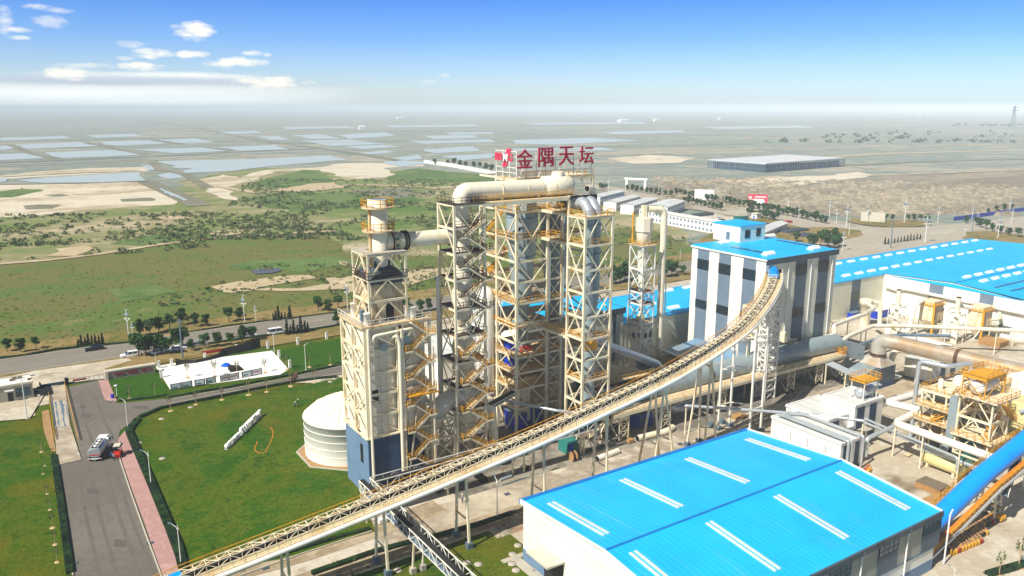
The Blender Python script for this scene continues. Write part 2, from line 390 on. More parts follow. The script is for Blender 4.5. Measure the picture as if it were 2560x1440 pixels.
# ground materials
def groundmat(name, cols, s1=.02, s2=.3, stops=None, rough=.95, bumpd=.15, vary=None, stretch=(1, 1, 1), fine=2.5, finefac=.35):
    m, t, b = newmat(name, rough, 0, .15)
    n1 = tex(t, 'noise', s1, detail=8, rough=.62, stretch=stretch); n2 = tex(t, 'noise', s2, detail=6, rough=.65)
    x = mth('ADD', mth('MULTIPLY', n1, .65, tree=t), mth('MULTIPLY', n2, .35, tree=t), tree=t)
    st = stops or [.36 + .28 * i / max(1, len(cols) - 1) for i in range(len(cols))]
    c = ramp(t, x, [(p, srgb(k)) for p, k in zip(st, cols)])
    if vary:
        c = mixc(t, smooth(t, tex(t, 'noise', vary[0], detail=5), vary[2], vary[3]), c, srgb(vary[1]))
    c = mixc(t, finefac, c, ramp(t, tex(t, 'noise', fine, detail=5, rough=.7), [(.28, (.3, .3, .3)), (.62, (1, 1, 1))]), 'MULTIPLY')
    t.links.new(c, b.inputs['Base Color'])
    if bumpd: bump(t, b, tex(t, 'noise', fine, detail=5), bumpd, .5)
    return m
groundmat('far_ground', ['82887c', '9c9c90', '78867a', 'aea694', '727e70'], s1=.004, s2=.03, stretch=(.45, 1.6, 1), bumpd=0, fine=.1)
groundmat('scrub_ground', ['587430', '78854a', '8f8c62', 'b0a382', 'cbbd9e'], s1=.012, s2=.07, stops=[.38, .46, .52, .585, .66], fine=1.2, stretch=(.6, 1.3, 1))
groundmat('meadow', ['506a24', '667232', '747040', '587430', '868054'], s1=.02, s2=.12, stops=[.34, .43, .5, .57, .66], fine=.9, finefac=.45, stretch=(.6, 1.4, 1))
groundmat('salt_mud', ['cdc1a8', 'dbd0ba', 'b9aa8c', '949072'], s1=.01, s2=.06, stops=[.36, .48, .56, .7], bumpd=0, fine=.5, stretch=(.4, 1.8, 1))
groundmat('green_patch', ['567434', '6c8048', '4e6c30', '868660'], s1=.015, s2=.1, fine=.7)
groundmat('brown_patch', ['888470', '7c7c68', '948c78'], s1=.015, s2=.1, fine=.7)
groundmat('pit_field', ['948974', '847a68', 'a69a84', '7a7662'], s1=.01, s2=.09, fine=.25, finefac=.5, bumpd=1.2, stretch=(.4, 1.5, 1))
groundmat('lawn', ['2c5606', '3b6208', '5a6a12', '325a07'], vary=(.05, '66660f', .48, .66), s1=.09, s2=.9, stops=[.36, .46, .54, .6], fine=2.0, finefac=.8)
groundmat('lawn_bright', ['2e5606', '38600a', '325a08'], s1=.08, s2=.9, fine=2, finefac=.65)
groundmat('bank', ['4a6020', '7a7038', '9c8458', '5a6824'], s1=.05, s2=.35, fine=2, finefac=.4)
groundmat('concrete', ['c4b8a2', 'b4a892', 'cdc4b2', 'a09278'], s1=.04, s2=.35, bumpd=.02, fine=1.5, finefac=.15, vary=(.09, '7e6c54', .54, .76))
groundmat('dusty_concrete', ['d0c4b0', 'bdb09a', '9c8f7c', 'dad0be'], s1=.05, s2=.3, bumpd=.02, fine=1.5, finefac=.2)
groundmat('dark_yard', ['8a8378', '70695f', 'a09888', '5c564e'], s1=.05, s2=.3, bumpd=.02, fine=1.5, finefac=.2, vary=(.1, 'a07a54', .56, .74))
groundmat('white_slab', ['efeee8', 'e8e6dd', 'f2f1ec', 'd8cdb8'], s1=.05, s2=.3, stops=[.3, .45, .6, .72], bumpd=0, fine=1.5, finefac=.05)
groundmat('asphalt', ['706b64', '6c675f', '78726a', '7c7464'], s1=.03, s2=.8, bumpd=.02, fine=5, finefac=.2, stretch=(.35, 1.2, 1))
groundmat('tyre_mark', ['66615a', '6e6962', '625d56'], s1=.1, s2=1, bumpd=0, fine=5, finefac=.2)
groundmat('road_patch', ['5e5a54', '68635c'], s1=.1, s2=1, bumpd=0, fine=5, finefac=.2)
groundmat('highway_asphalt', ['8c867c', '827c72', '96907f'], s1=.05, s2=.5, bumpd=0, fine=3, finefac=.15, stretch=(.2, 1.4, 1))
groundmat('pale_road', ['b2a998', 'a89f8e', 'bcb4a4'], s1=.03, s2=.2, bumpd=0, fine=1, finefac=.12, stretch=(.4, 1.4, 1))
groundmat('tan_road', ['a8957a', '94836a', 'b8a88c', '887a66'], s1=.06, s2=.4, bumpd=0, fine=3, finefac=.2)
groundmat('dirt_track', ['c6b492', 'b8a684', 'd2c2a2'], s1=.05, s2=.3, bumpd=0, fine=1, finefac=.2)
groundmat('pink_brick', ['c09a92', 'b08a84', 'caa69c'], s1=.1, s2=.8, bumpd=.02, fine=4, finefac=.25)
groundmat('kerb_stone', ['c8c0ae', 'b8b09c'], s1=.1, s2=.8, bumpd=0, fine=3, finefac=.15)
groundmat('bricks_dark', ['5c4438', '4a382e', '6c5444'], s1=.1, s2=.8, fine=3)
def watermat(name, c, r=.12):
    m, t, b = newmat(name, r, 0, .5); b.inputs['Base Color'].default_value = srgb(c)
    bump(t, b, tex(t, 'noise', .6, detail=3), .05, .25)
watermat('pond_water', 'aebcc0', .5); watermat('dark_water', '5a564a', .25)
# ------------------------------------------------------------ ground, roads, water
def sheet(name, pts, z, mat, jag=0, step=12, label=None, kind='structure', seed=1):
    """a flat sheet of ground whose outline was surveyed from the photo; jag roughens natural edges"""
    g = [G(x, y)[:2] for x, y in pts]
    if jag:
        q = []; n = len(g)
        for i in range(n):
            a, b = g[i], g[(i + 1) % n]; d = math.dist(a, b); k = max(1, min(60, int(d / step)))
            nx, ny = -(b[1] - a[1]) / (d + 1e-6), (b[0] - a[0]) / (d + 1e-6)
            for j in range(k):
                t = j / k; px, py = a[0] + (b[0] - a[0]) * t, a[1] + (b[1] - a[1]) * t
                o = mnoise.noise(Vector((px / (step * 2.2), py / (step * 2.2), seed))) * jag * 2 + mnoise.noise(Vector((px / (step * .7), py / (step * .7), seed + 5))) * jag * .9
                q.append((px + nx * o, py + ny * o))
        g = q
    m = MB(); ar = sum(g[i][0] * g[(i + 1) % len(g)][1] - g[(i + 1) % len(g)][0] * g[i][1] for i in range(len(g)))
    if ar < 0: g.reverse()
    m.add([(a, b, z) for a, b in g], [tuple(range(len(g)))])
    return struct(m.build(name, mat), kind)
gm = MB(); S = 26000
gm.add([(-S, -S, -.05), (S, -S, -.05), (S, S, -.05), (-S, S, -.05)], [(0, 1, 2, 3)])
struct(gm.build('ground', 'far_ground', world=True))
sheet('scrubland', [(-60, 540), (0, 505), (180, 512), (400, 500), (470, 452), (560, 430), (650, 420), (1000, 425), (1240, 440), (1700, 560), (1760, 660), (851, 790), (0, 905), (-300, 960), (-400, 700)], .0, 'scrub_ground', 6, 20)
sheet('meadow', [(-120, 668), (0, 660), (230, 634), (420, 610), (610, 588), (780, 577), (900, 640), (1200, 640), (1620, 560), (1780, 645), (1200, 735), (851, 788), (300, 866), (0, 905), (-300, 950)], .03, 'meadow', 3, 15)
sheet('salt_flat', [(-80, 500), (0, 462), (120, 458), (370, 455), (450, 492), (430, 510), (300, 520), (0, 545), (-100, 548)], .06, 'salt_mud', 5, 18)
sheet('salt_flat', [(-40, 445), (60, 432), (230, 420), (370, 418), (372, 428), (180, 438), (-40, 452)], .06, 'salt_mud', 4, 18)
sheet('salt_flat', [(480, 452), (560, 437), (600, 445), (660, 425), (800, 418), (860, 408), (1050, 408), (1060, 415), (960, 420), (1000, 440), (900, 447), (840, 440), (800, 425), (690, 427), (640, 448), (560, 470), (600, 500), (560, 498)], .08, 'salt_mud', 4, 14)
for i, pts in enumerate([[(0, 478), (60, 468), (100, 474), (80, 486), (30, 494), (-40, 494)], [(640, 455), (700, 438), (760, 424), (810, 432), (840, 452), (760, 465), (680, 472)],
                         [(960, 440), (1040, 420), (1150, 430), (1240, 440), (1240, 452), (1080, 458), (980, 452)], [(610, 500), (700, 480), (860, 484), (1000, 470), (1060, 500), (900, 520), (720, 530)],
                         [(290, 610), (400, 585), (560, 575), (640, 582), (500, 600), (380, 616)], [(560, 665), (640, 655), (840, 640), (900, 660), (760, 680), (620, 672)],
                         [(290, 730), (380, 712), (440, 728), (360, 745)]]):
    sheet('green_field', pts, .10 + .01 * i, 'green_patch', 5, 12, seed=i)
for i, pts in enumerate([[(60, 515), (110, 510), (150, 512), (130, 522), (70, 524)], [(110, 487), (160, 485), (175, 490), (130, 493)], [(300, 498), (380, 494), (385, 502), (310, 504)], [(860, 480), (1000, 470), (1080, 482), (1000, 496)]]):
    sheet('brown_field', pts, .18 + .01 * i, 'brown_patch', 4, 10, seed=i + 20)
for i, pts in enumerate([[(525, 718), (590, 706), (700, 692), (770, 688), (800, 700), (700, 712), (640, 722), (740, 718), (840, 706), (880, 725), (780, 730), (640, 728), (556, 736)],
                         [(850, 652), (900, 676), (960, 690), (1100, 670), (1240, 655), (1240, 665), (1100, 690), (1000, 730), (900, 735), (830, 720), (820, 700), (900, 690)],
                         [(140, 622), (210, 616), (235, 622), (190, 640), (130, 640)], [(530, 580), (640, 572), (650, 578), (560, 590)], [(360, 548), (420, 542), (480, 545), (430, 552)],
                         [(680, 478), (760, 462), (840, 455), (860, 470), (760, 480)], [(1060, 470), (1170, 463), (1174, 467), (1080, 474)]]):
    sheet('bare_sand', pts, .26 + .01 * i, 'dirt_track', 3, 8, seed=i + 40)
def strip(name, px, w, z, mat):
    m = MB(); g = [Vector(G(*p)) for p in px]; Lp = []; Rp = []
    for i, c in enumerate(g):
        d = (g[min(i + 1, len(g) - 1)] - g[max(i - 1, 0)]); d.z = 0; d.normalize(); n = Vector((-d.y, d.x, 0)) * w / 2
        c = Vector((c.x, c.y, z)); Lp.append(c + n); Rp.append(c - n)
    k = len(g); m.add(Lp + Rp, [(k + i, k + i + 1, i + 1, i) for i in range(k - 1)])
    return struct(m.build(name, mat))
strip('dirt_path', [(-80, 676), (0, 661), (115, 652), (250, 636), (400, 612), (540, 595), (640, 589), (800, 580), (840, 578)], 4.5, .34, 'dirt_track')
strip('dirt_path', [(500, 460), (640, 482), (760, 470), (900, 462), (1100, 470), (1240, 458)], 8, .35, 'dirt_track')
# ponds
for i, pts in enumerate([[(38, 450), (120, 445), (345, 431), (352, 440), (366, 452), (280, 456), (110, 458), (70, 457)], [(395, 403), (640, 398), (820, 389), (868, 400), (700, 414), (600, 420), (455, 422), (420, 420), (430, 415)],
                         [(456, 428), (500, 418), (560, 416), (700, 410), (690, 414), (580, 428), (470, 433)], [(398, 438), (430, 430), (460, 436), (466, 444), (420, 448)], [(350, 414), (380, 414), (395, 425), (370, 426)],
                         [(-60, 378), (20, 362), (36, 373), (10, 376)], [(40, 362), (200, 356), (245, 366), (65, 374)], [(240, 355), (370, 351), (425, 360), (290, 366)], [(400, 350), (490, 346), (545, 357), (460, 360)],
                         [(-80, 388), (70, 383), (115, 396), (-60, 404)], [(112, 382), (280, 375), (365, 388), (150, 396)], [(330, 374), (510, 369), (570, 378), (440, 384)], [(545, 368), (690, 363), (720, 374), (600, 378)],
                         [(640, 342), (690, 341), (730, 350), (680, 350)], [(730, 338), (800, 336), (860, 347), (780, 348)], [(750, 352), (880, 350), (960, 360), (830, 366)], [(840, 338), (960, 331), (990, 340), (880, 347)],
                         [(880, 384), (960, 376), (990, 380), (930, 386)], [(975, 396), (1050, 388), (1054, 398), (1000, 404)], [(1060, 374), (1180, 366), (1200, 378), (1080, 384)], [(1060, 340), (1180, 338), (1200, 345), (1080, 348)],
                         [(950, 405), (1010, 402), (1090, 406), (1000, 418)], [(1280, 350), (1480, 345), (1600, 352), (1400, 362), (1290, 360)], [(860, 366), (960, 362), (1000, 368), (900, 374)],
                         [(0, 446), (20, 447), (16, 455), (-20, 455)]]):
    sheet('pond', pts, .30 + .004 * i, 'pond_water', 4, 22, seed=i + 60)
sheet('pond', [(625, 679), (650, 674), (690, 673), (703, 679), (680, 685), (640, 687)], .42, 'dark_water', 1, 4, seed=99)
sheet('ditch', [(398, 470), (425, 480), (470, 500), (460, 503), (410, 482)], .42, 'pond_water', 1, 5, seed=98)
# far pits, mounds and the dug field on the right
sheet('dug_field', [(1560, 470), (1700, 462), (1840, 470), (1980, 470), (2200, 440), (2700, 420), (2800, 520), (2560, 512), (2400, 530), (2300, 545), (2100, 540), (1960, 520), (1800, 500), (1640, 482)], .08, 'pit_field', 5, 18)
sheet('sand_yard', [(1780, 450), (1930, 445), (2080, 438), (2140, 430), (2190, 440), (2060, 456), (1940, 470), (1860, 465)], .3, 'salt_mud', 4, 14)
sheet('sand_yard', [(1520, 398), (1620, 388), (1740, 395), (1700, 408), (1580, 410)], .3, 'salt_mud', 4, 18)
strip('dirt_path', [(1660, 462), (1760, 458), (1900, 446), (1960, 441)], 12, .32, 'dirt_track')
for i, (px, w) in enumerate([([(1300, 392), (1600, 385), (1900, 372), (2560, 360)], 14), ([(1960, 400), (2200, 385), (2560, 375)], 16), ([(1900, 345), (2200, 338), (2560, 335)], 14), ([(2060, 500), (2300, 492), (2560, 488)], 7), ([(1290, 322), (1600, 318), (2000, 314)], 30)]):
    strip('dirt_path', px, w, .33 + .004 * i, 'dirt_track')
for px, w_, mt in (([(-40, 409), (0, 407), (375, 392), (640, 378), (800, 372)], 12, 'brown_patch'), ([(-40, 413), (0, 412), (375, 397), (640, 383), (860, 376)], 9, 'pond_water'), ([(-40, 418), (200, 409), (640, 390)], 7, 'dirt_track'), ([(17, 360), (50, 372), (80, 385), (140, 398)], 12, 'brown_patch'), ([(210, 355), (290, 372), (362, 387)], 12, 'brown_patch'),
                   ([(375, 350), (457, 360)], 12, 'brown_patch'), ([(500, 367), (575, 377)], 12, 'brown_patch'), ([(332, 297), (480, 318), (640, 350), (760, 366), (900, 385), (1000, 402)], 14, 'brown_patch'), ([(-40, 357), (300, 348), (500, 343)], 14, 'brown_patch'), ([(-40, 376), (200, 368), (480, 357), (640, 352)], 12, 'brown_patch'),
                   ([(620, 334), (900, 330), (1240, 326)], 20, 'brown_patch'), ([(640, 360), (900, 356), (1200, 350)], 14, 'brown_patch'), ([(380, 405), (400, 425), (460, 436), (520, 470)], 10, 'brown_patch'), ([(366, 455), (420, 478), (500, 515)], 16, 'brown_patch'), ([(0, 462), (200, 459), (370, 453)], 6, 'brown_patch'), ([(0, 443), (180, 434), (350, 428)], 6, 'brown_patch'),
                   ([(1280, 340), (1700, 338), (2560, 352)], 16, 'brown_patch'), ([(1300, 368), (1600, 366), (1900, 360)], 10, 'brown_patch'), ([(2000, 420), (2300, 405), (2560, 398)], 9, 'brown_patch'), ([(2160, 440), (2560, 425)], 7, 'dirt_track')):
    strip('dike', px, w_, .36 + .002 * len(px) + .0005 * w_, mt)
for i, pts in enumerate([[(1010, 352), (1230, 348), (1236, 356), (1060, 360)], [(1110, 332), (1230, 330), (1236, 335), (1130, 337)], [(1100, 391), (1232, 384), (1236, 396), (1160, 402)], [(1500, 330), (1700, 326), (1720, 331), (1540, 336)], [(1280, 372), (1500, 369), (1540, 376), (1290, 380)], [(540, 330), (640, 327), (660, 333), (560, 337)],
                         [(0, 345), (160, 340), (180, 346), (0, 352)], [(220, 338), (330, 335), (350, 341), (240, 345)], [(1750, 318), (2000, 314), (2040, 319), (1800, 323)], [(700, 318), (860, 316), (900, 320), (720, 323)], [(960, 314), (1180, 312), (1200, 316), (980, 319)], [(1300, 308), (1600, 305), (1620, 309), (1340, 312)]]):
    sheet('pond', pts, .31 + .003 * i, 'pond_water', 5, 30, seed=i + 160)
# highways (along the plant grid) --------------------------------------------------
def rect(name, u0, u1, v0, v1, z, mat):
    m = MB(); m.add([(u0, v0, z), (u1, v0, z), (u1, v1, z), (u0, v1, z)], [(0, 1, 2, 3)]); return struct(m.build(name, mat))
rect('verge', -90, 430, 218, 258, .30, 'bank')
rect('highway', -160, 420, 229.5, 243.8, .40, 'highway_asphalt')
mk = MB()
for k in range(60): mk.add([(a, b, .412) for a, b in ((-60 + k * 7, 233.0), (-57 + k * 7, 233.0), (-57 + k * 7, 233.15), (-60 + k * 7, 233.15))], [(0, 1, 2, 3)]); mk.add([(a, b, .412) for a, b in ((-60 + k * 7, 240.2), (-57 + k * 7, 240.2), (-57 + k * 7, 240.35), (-60 + k * 7, 240.35))], [(0, 1, 2, 3)])
mk.add([(-120, 236.55, .412), (400, 236.55, .412), (400, 236.75, .412), (-120, 236.75, .412)], [(0, 1, 2, 3)])
struct(mk.build('road_markings', 'tan_road'))
for v in (229.4, 243.9):
    k = MB().box(-160, 400, v - .15, v + .15, .30, .52); struct(k.build('kerb', 'kerb_stone'))
sheet('highway', [(1440, 462), (1500, 476), (1640, 505), (1730, 524), (1900, 552), (1968, 572), (1962, 590), (2080, 655), (2200, 640), (2424, 600), (2560, 574), (2800, 560), (2800, 525), (2560, 542), (2400, 560), (2300, 570), (2200, 572), (2100, 560), (2000, 535), (1800, 509), (1600, 480), (1500, 462)], .45, 'pale_road')
sheet('grass_island', [(1740, 600), (1900, 540), (1960, 560), (2000, 570), (2080, 570), (2150, 578), (2158, 590), (2120, 600), (2040, 612), (1960, 640), (1800, 660)], .50, 'bank', 1, 6)
sheet('grass_island', [(2128, 546), (2200, 552), (2290, 552), (2330, 562), (2290, 569), (2180, 566), (2120, 556)], .50, 'bank', 1, 6)
sheet('grass_island', [(2408, 600), (2412, 582), (2460, 578), (2640, 600), (2700, 640), (2500, 620)], .50, 'bank', 1, 6)
# plant ground
sheet('plant_yard', [(836, 826), (1100, 775), (1700, 640), (2080, 700), (2800, 640), (2900, 1500), (1300, 1500), (900, 1150)], .04, 'concrete')
rect('yard', 20, 330, 92, 149, .06, 'concrete')
rect('yard', 61, 172, 96, 149, .075, 'dark_yard')
rect('yard', 44, 330, 103.3, 110.6, .09, 'dusty_concrete')
rect('yard', 100, 330, 20, 100, .07, 'concrete')
rect('plant_road', 16, 190, 99.3, 103.3, .10, 'tan_road')
rect('lawn', -20, 59.6, 40, 98.7, .105, 'lawn')
rect('lawn', 56, 62, 89, 96, .11, 'lawn')
rect('lawn', 100, 150, 30, 45, .11, 'lawn')
strip('plant_road', [(380, 1500), (560, 1440), (760, 1385), (940, 1325), (1100, 1265)], 4.6, .112, 'tan_road')
# left part: gate drive, lawns, brick path
sheet('ground_base', [(-700, 1000), (0, 915), (500, 880), (860, 818), (900, 1240), (900, 1600), (-800, 1700)], .05, 'lawn')
sheet('side_strip', [(-100, 950), (0, 935), (330, 888), (505, 865), (850, 822), (856, 835), (700, 862), (480, 905), (380, 915), (262, 915), (0, 965), (-100, 975)], .09, 'bank', .4, 5)
sheet('gate_apron', [(-60, 960), (0, 950), (85, 930), (320, 898), (330, 905), (322, 905), (262, 925), (262, 950), (160, 962), (120, 975), (75, 1050), (-60, 1060)], .34, 'concrete')
sheet('gate_yard', [(-60, 1060), (-60, 990), (85, 965), (125, 958), (123, 1010), (88, 1018), (88, 1040), (0, 1054)], .12, 'concrete')
sheet('plant_road', [(163, 970), (248, 952), (262, 1000), (300, 1010), (420, 998), (560, 975), (700, 952), (860, 913), (860, 938), (740, 955), (560, 988), (420, 1018), (352, 1035), (322, 1062), (300, 1078), (296, 1100), (300, 1130), (330, 1210), (380, 1320), (412, 1440), (450, 1600), (120, 1600), (180, 1440), (160, 1300), (142, 1165), (205, 1150), (168, 1010)], .14, 'asphalt')
sheet('plant_road', [(700, 952), (860, 913), (1240, 870), (1240, 905), (1100, 960), (900, 960), (740, 958)], .13, 'concrete')
for k, px in enumerate(([(196, 1160), (215, 1290), (250, 1440)], [(222, 1150), (250, 1290), (292, 1440)], [(262, 1160), (300, 1300), (350, 1440)], [(286, 1170), (330, 1300), (385, 1440)], [(200, 990), (215, 1060), (240, 1130)], [(235, 985), (260, 1050), (285, 1100)])): strip('tyre_track', px, .55, .145 + .0015 * k, 'tyre_mark')
for k, (x, y, a, c) in enumerate(((230, 1230, 16, 9), (300, 1360, 14, 10), (215, 1040, 12, 6), (350, 1020, 18, 5), (620, 975, 20, 4))): sheet('road_patch', [(x - a, y - c), (x + a, y - c * .6), (x + a * 1.1, y + c), (x - a * .8, y + c * .8)], .155 + .001 * k, 'road_patch', .3, 1.5, seed=k)
sheet('brick_path', [(246, 952), (270, 951), (292, 1003), (285, 1008), (262, 1000), (256, 985)], .17, 'pink_brick')
sheet('brick_path', [(316, 1074), (330, 1110), (354, 1170), (396, 1280), (452, 1432), (470, 1500), (420, 1500), (404, 1440), (362, 1310), (330, 1225), (304, 1150), (295, 1120), (296, 1098)], .17, 'pink_brick')
sheet('scale_ramp', [(120, 968), (162, 962), (176, 1065), (204, 1152), (143, 1166), (137, 1075), (126, 1000)], .24, 'dusty_concrete')
sheet('scale_plate', [(128, 1008), (164, 1003), (174, 1065), (137, 1073)], .27, 'slate')
for k, (a, b) in enumerate((((131, 1008), (137, 1007)), ((141, 1006), (151, 1005)), ((157, 1004), (163, 1003)))):
    x0, x1 = a[0], b[0]
    sheet('scale_stripe', [(x0, a[1]), (x1, b[1]), (x1 + 10, b[1] + 64), (x0 + 9, a[1] + 64)], .285, 'concrete_block', .15, 1.2, seed=k)
sheet('lawn', [(272, 950), (386, 925), (425, 990), (415, 995), (300, 1003), (290, 985)], .16, 'lawn_bright')
sheet('lawn', [(690, 880), (860, 845), (866, 905), (735, 925)], .16, 'lawn_bright')
sheet('white_yard', [(390, 918), (430, 910), (680, 878), (722, 925), (700, 938), (425, 975)], .17, 'white_slab')
sheet('lawn', [(330, 1075), (345, 1050), (430, 1025), (560, 1000), (700, 978), (850, 945), (900, 945), (900, 1240), (940, 1330), (700, 1400), (470, 1440), (430, 1350), (380, 1230)], .15, 'lawn')
sheet('soil_strip', [(104, 1030), (122, 1025), (140, 1130), (128, 1130), (110, 1080)], .16, 'soil')
sheet('lawn', [(0, 1056), (88, 1042), (104, 1035), (130, 1130), (150, 1260), (180, 1440), (200, 1600), (-200, 1600), (-200, 1080)], .13, 'lawn')
sheet('storage_yard', [(1640, 560), (1700, 540), (1800, 530), (1900, 555), (2000, 580), (2010, 590), (1900, 600), (1800, 590)], .2, 'concrete')
sheet('storage_yard', [(1760, 560), (1880, 560), (2060, 585), (2040, 600), (1960, 606)], .24, 'dark_yard', 1, 5)
# haze: even pale air round everything
hz = MB().box(-29000, 29000, -29000, 29000, -1.2, 90)
ho = hz.build('haze', 'cream_steel', world=True); tag(ho, 'pale bluish haze over the plain', 'haze', kind='stuff')
hm = bpy.data.materials.new('haze'); hm.use_nodes = True; ht_ = hm.node_tree; ht_.nodes.clear()
ho_ = ht_.nodes.new('ShaderNodeOutputMaterial'); pv = ht_.nodes.new('ShaderNodeVolumePrincipled')
pv.inputs['Color'].default_value = (.82, .92, 1, 1); pv.inputs['Density'].default_value = 0.00018; pv.inputs['Anisotropy'].default_value = -.35
ht_.links.new(pv.outputs[0], ho_.inputs['Volume']); ho.data.materials.clear(); ho.data.materials.append(hm)
# ------------------------------------------------------------ buildings
def wallbox(name, mat, root, u0, u1, v0, v1, z0, z1):
    return MB().box(u0, u1, v0, v1, z0, z1).build(name, mat, root)
def window_v(root, u0, u1, v, z0, z1, n=3, frame='black_part', pane='glass', rows=1, name='window'):
    """window on a wall whose outside faces -v"""
    f = MB(); f.box(u0, u1, v - .06, v + .1, z0, z0 + .12); f.box(u0, u1, v - .06, v + .1, z1 - .12, z1)
    for k in range(n + 1): x = u0 + (u1 - u0) * k / n; f.box(x - .05, x + .05, v - .062, v + .1, z0 + .12, z1 - .12)
    for k in range(1, rows): z = z0 + (z1 - z0) * k / rows; f.box(u0, u1, v - .058, v + .1, z - .05, z + .05)
    o = f.build(name, frame, root); MB().box(u0 + .05, u1 - .05, v - .03, v + .05, z0 + .1, z1 - .1).build('pane', pane, o); return o
def window_u(root, v0, v1, u, z0, z1, n=3, frame='black_part', pane='glass', rows=1, name='window'):
    f = MB(); f.box(u - .06, u + .1, v0, v1, z0, z0 + .12); f.box(u - .06, u + .1, v0, v1, z1 - .12, z1)
    for k in range(n + 1): x = v0 + (v1 - v0) * k / n; f.box(u - .062, u + .1, x - .05, x + .05, z0 + .12, z1 - .12)
    for k in range(1, rows): z = z0 + (z1 - z0) * k / rows; f.box(u - .058, u + .1, v0, v1, z - .05, z + .05)
    o = f.build(name, frame, root); MB().box(u - .03, u + .05, v0 + .05, v1 - .05, z0 + .1, z1 - .1).build('pane', pane, o); return o
def skylight(root, u, v, z, lu=3.2, lv=1.5, h=.55):
    m = MB(); n = 6
    m.box(u - lu / 2 - .15, u + lu / 2 + .15, v - lv / 2 - .15, v + lv / 2 + .15, z - .3, z + .12)
    pr = [(v - lv / 2 + lv * k / n, z + .12 + h * math.sin(math.pi * (k / n)) ** .5) for k in range(n + 1)]
    vs = [(u - lu / 2, a, b) for a, b in pr] + [(u + lu / 2, a, b) for a, b in pr]
    m.add(vs, [(k + 1, k, n + 1 + k, n + 2 + k) for k in range(n)] + [tuple(range(n + 1)), tuple(reversed(range(n + 1, 2 * n + 2)))])
    return m.build('roof_ventilator', 'white_paint', root)

# --- front shed
b = thing('warehouse', 'low white warehouse with a vivid blue gable roof in the near foreground', 'warehouse', (60, 54, 0))
SU0, SU1, SV0, SV1, SE, SR = 59.6, 108.4, 54.0, 89.2, 9.5, 11.0; SM = 70.2
m = MB(); m.box(SU0 + .2, SU1 - .2, SV0 + .2, SV1 - .2, 1.9, SE - .05)
for u in (SU0 + .2, SU1 - .35): m.extr([(u, SV0 + .25, SE - .05), (u, SV1 - .25, SE - .05), (u, SM, SR - .1)], (.15, 0, 0))
m.build('wall', 'white_wall', b)
MB().box(SU0 + .16, SU1 - .16, SV0 + .16, SV1 - .16, 0, 1.9).build('plinth', 'slate_wall', b)
def gable_roof(root, u0, u1, v0, v1, vm, e0, er, e1, mat, th=.25, name='roof'):
    mm = MB()
    mm.add([(u0, v0, e0), (u1, v0, e0), (u1, vm, er), (u0, vm, er), (u1, v1, e1), (u0, v1, e1)], [(0, 1, 2, 3), (3, 2, 4, 5)])
    mm.add([(u0, v0, e0 - th), (u1, v0, e0 - th), (u1, vm, er - th), (u0, vm, er - th), (u1, v1, e1 - th), (u0, v1, e1 - th)], [(3, 2, 1, 0), (5, 4, 2, 3)])
    return mm.build(name, mat, root)
rf = gable_roof(b, SU0, SU1, SV0 - .1, SV1 + .1, SM, SE, SR, SE, 'blue_roof_u')
MB().box(SU0, SU1, SM - .18, SM + .18, SR - .02, SR + .10).build('ridge_cap', 'roof_trim', rf)
m = MB(); m.box(SU0 - .12, SU0, SV0 - .2, SV1 + .2, SE - .5, SE + .1)
m.build('verge_trim', 'white_paint', b)
for (a, c) in (((SV0 - .2, SE), (SM, SR)), ((SM, SR), (SV1 + .2, SE))):
    for u in (SU0 - .05, SU1 + .05): MB().beam((u, a[0], a[1] + .06), (u, c[0], c[1] + .06), .25, .3).build('verge_trim', 'white_paint', b)
MB().box(SU0 - .15, SU1 + .2, SV0 - .42, SV0 - .1, SE - .75, SE + .05).build('gutter', 'dark_grey', b)
MB().box(SU0 - .1, SU1 + .1, SV1 - .15, SV1 + .5, SE - .5, SE + .14).build('gutter', 'roof_trim', b)
for i, px in enumerate([((1880, 1100), (2025, 1158)), ((1722, 1145), (1875, 1213)), ((1560, 1198), (1708, 1275)), ((1380, 1256), (1520, 1343))]):
    g = G(*px[0], SE + .5); sk = MB(); v1, v0 = SV1 - 3.2, SM + 3.2; u = g[0]
    zf = lambda v: SE + (SR - SE) * (SV1 - v) / (SV1 - SM)
    for du in (-.42, .42): sk.beam((u + du, v1, zf(v1) + .08), (u + du, v0, zf(v0) + .08), .38, .14)
    sk.build('skylight_strip', 'pale_roof', rf)
    sk = MB(); v1, v0 = SM - 2.0, SV0 + 2.5; zf = lambda v: SE + (SR - SE) * (v - SV0) / (SM - SV0)
    for du in (-.42, .42): sk.beam((u + du, v1, zf(v1) + .08), (u + du, v0, zf(v0) + .08), .38, .14)
    sk.build('skylight_strip', 'pale_roof', rf)
MB().box(SU0 + .14, SU1 - .14, SV0 + .14, SV0 + .3, 4.0, SE - .6).build('cladding', 'grey_cassette', b)
MB().box(SU0 + .1, SU1 - .1, SV0 + .08, SV0 + .3, 3.72, 4.0).build('trim_band', 'slate', b)
for k in range(5):
    u = SU0 + 2.5 + k * 10.6
    MB().box(u, u + 4.6, SV0 + .06, SV0 + .3, 4.0, SE - .6).build('dark_panel', 'dark_panel', b)
    window_v(b, u + .1, u + 4.5, SV0 + .05, 6.6, 8.4, 4, 'black_part', 'glass_blue', 2)
    MB().tube([(u + 6.6, SV0 - .35, SE - .4), (u + 6.6, SV0 - .05, SE - 1.4), (u + 6.6, SV0 - .05, .2)], .12, 6).build('downpipe', 'white_paint', b)
MB().box(SU0 - .5, SU0 + .2, SV1 - 3, SV1 - 8, 0, .1).build('doorstep', 'concrete_block', b)
g = FU(1395, 1375, SU0); m = MB(); m.box(SU0 - 2.8, SU0 + .1, g[1] - 1.4, g[1] + 3.8, 4.7, 5.0)
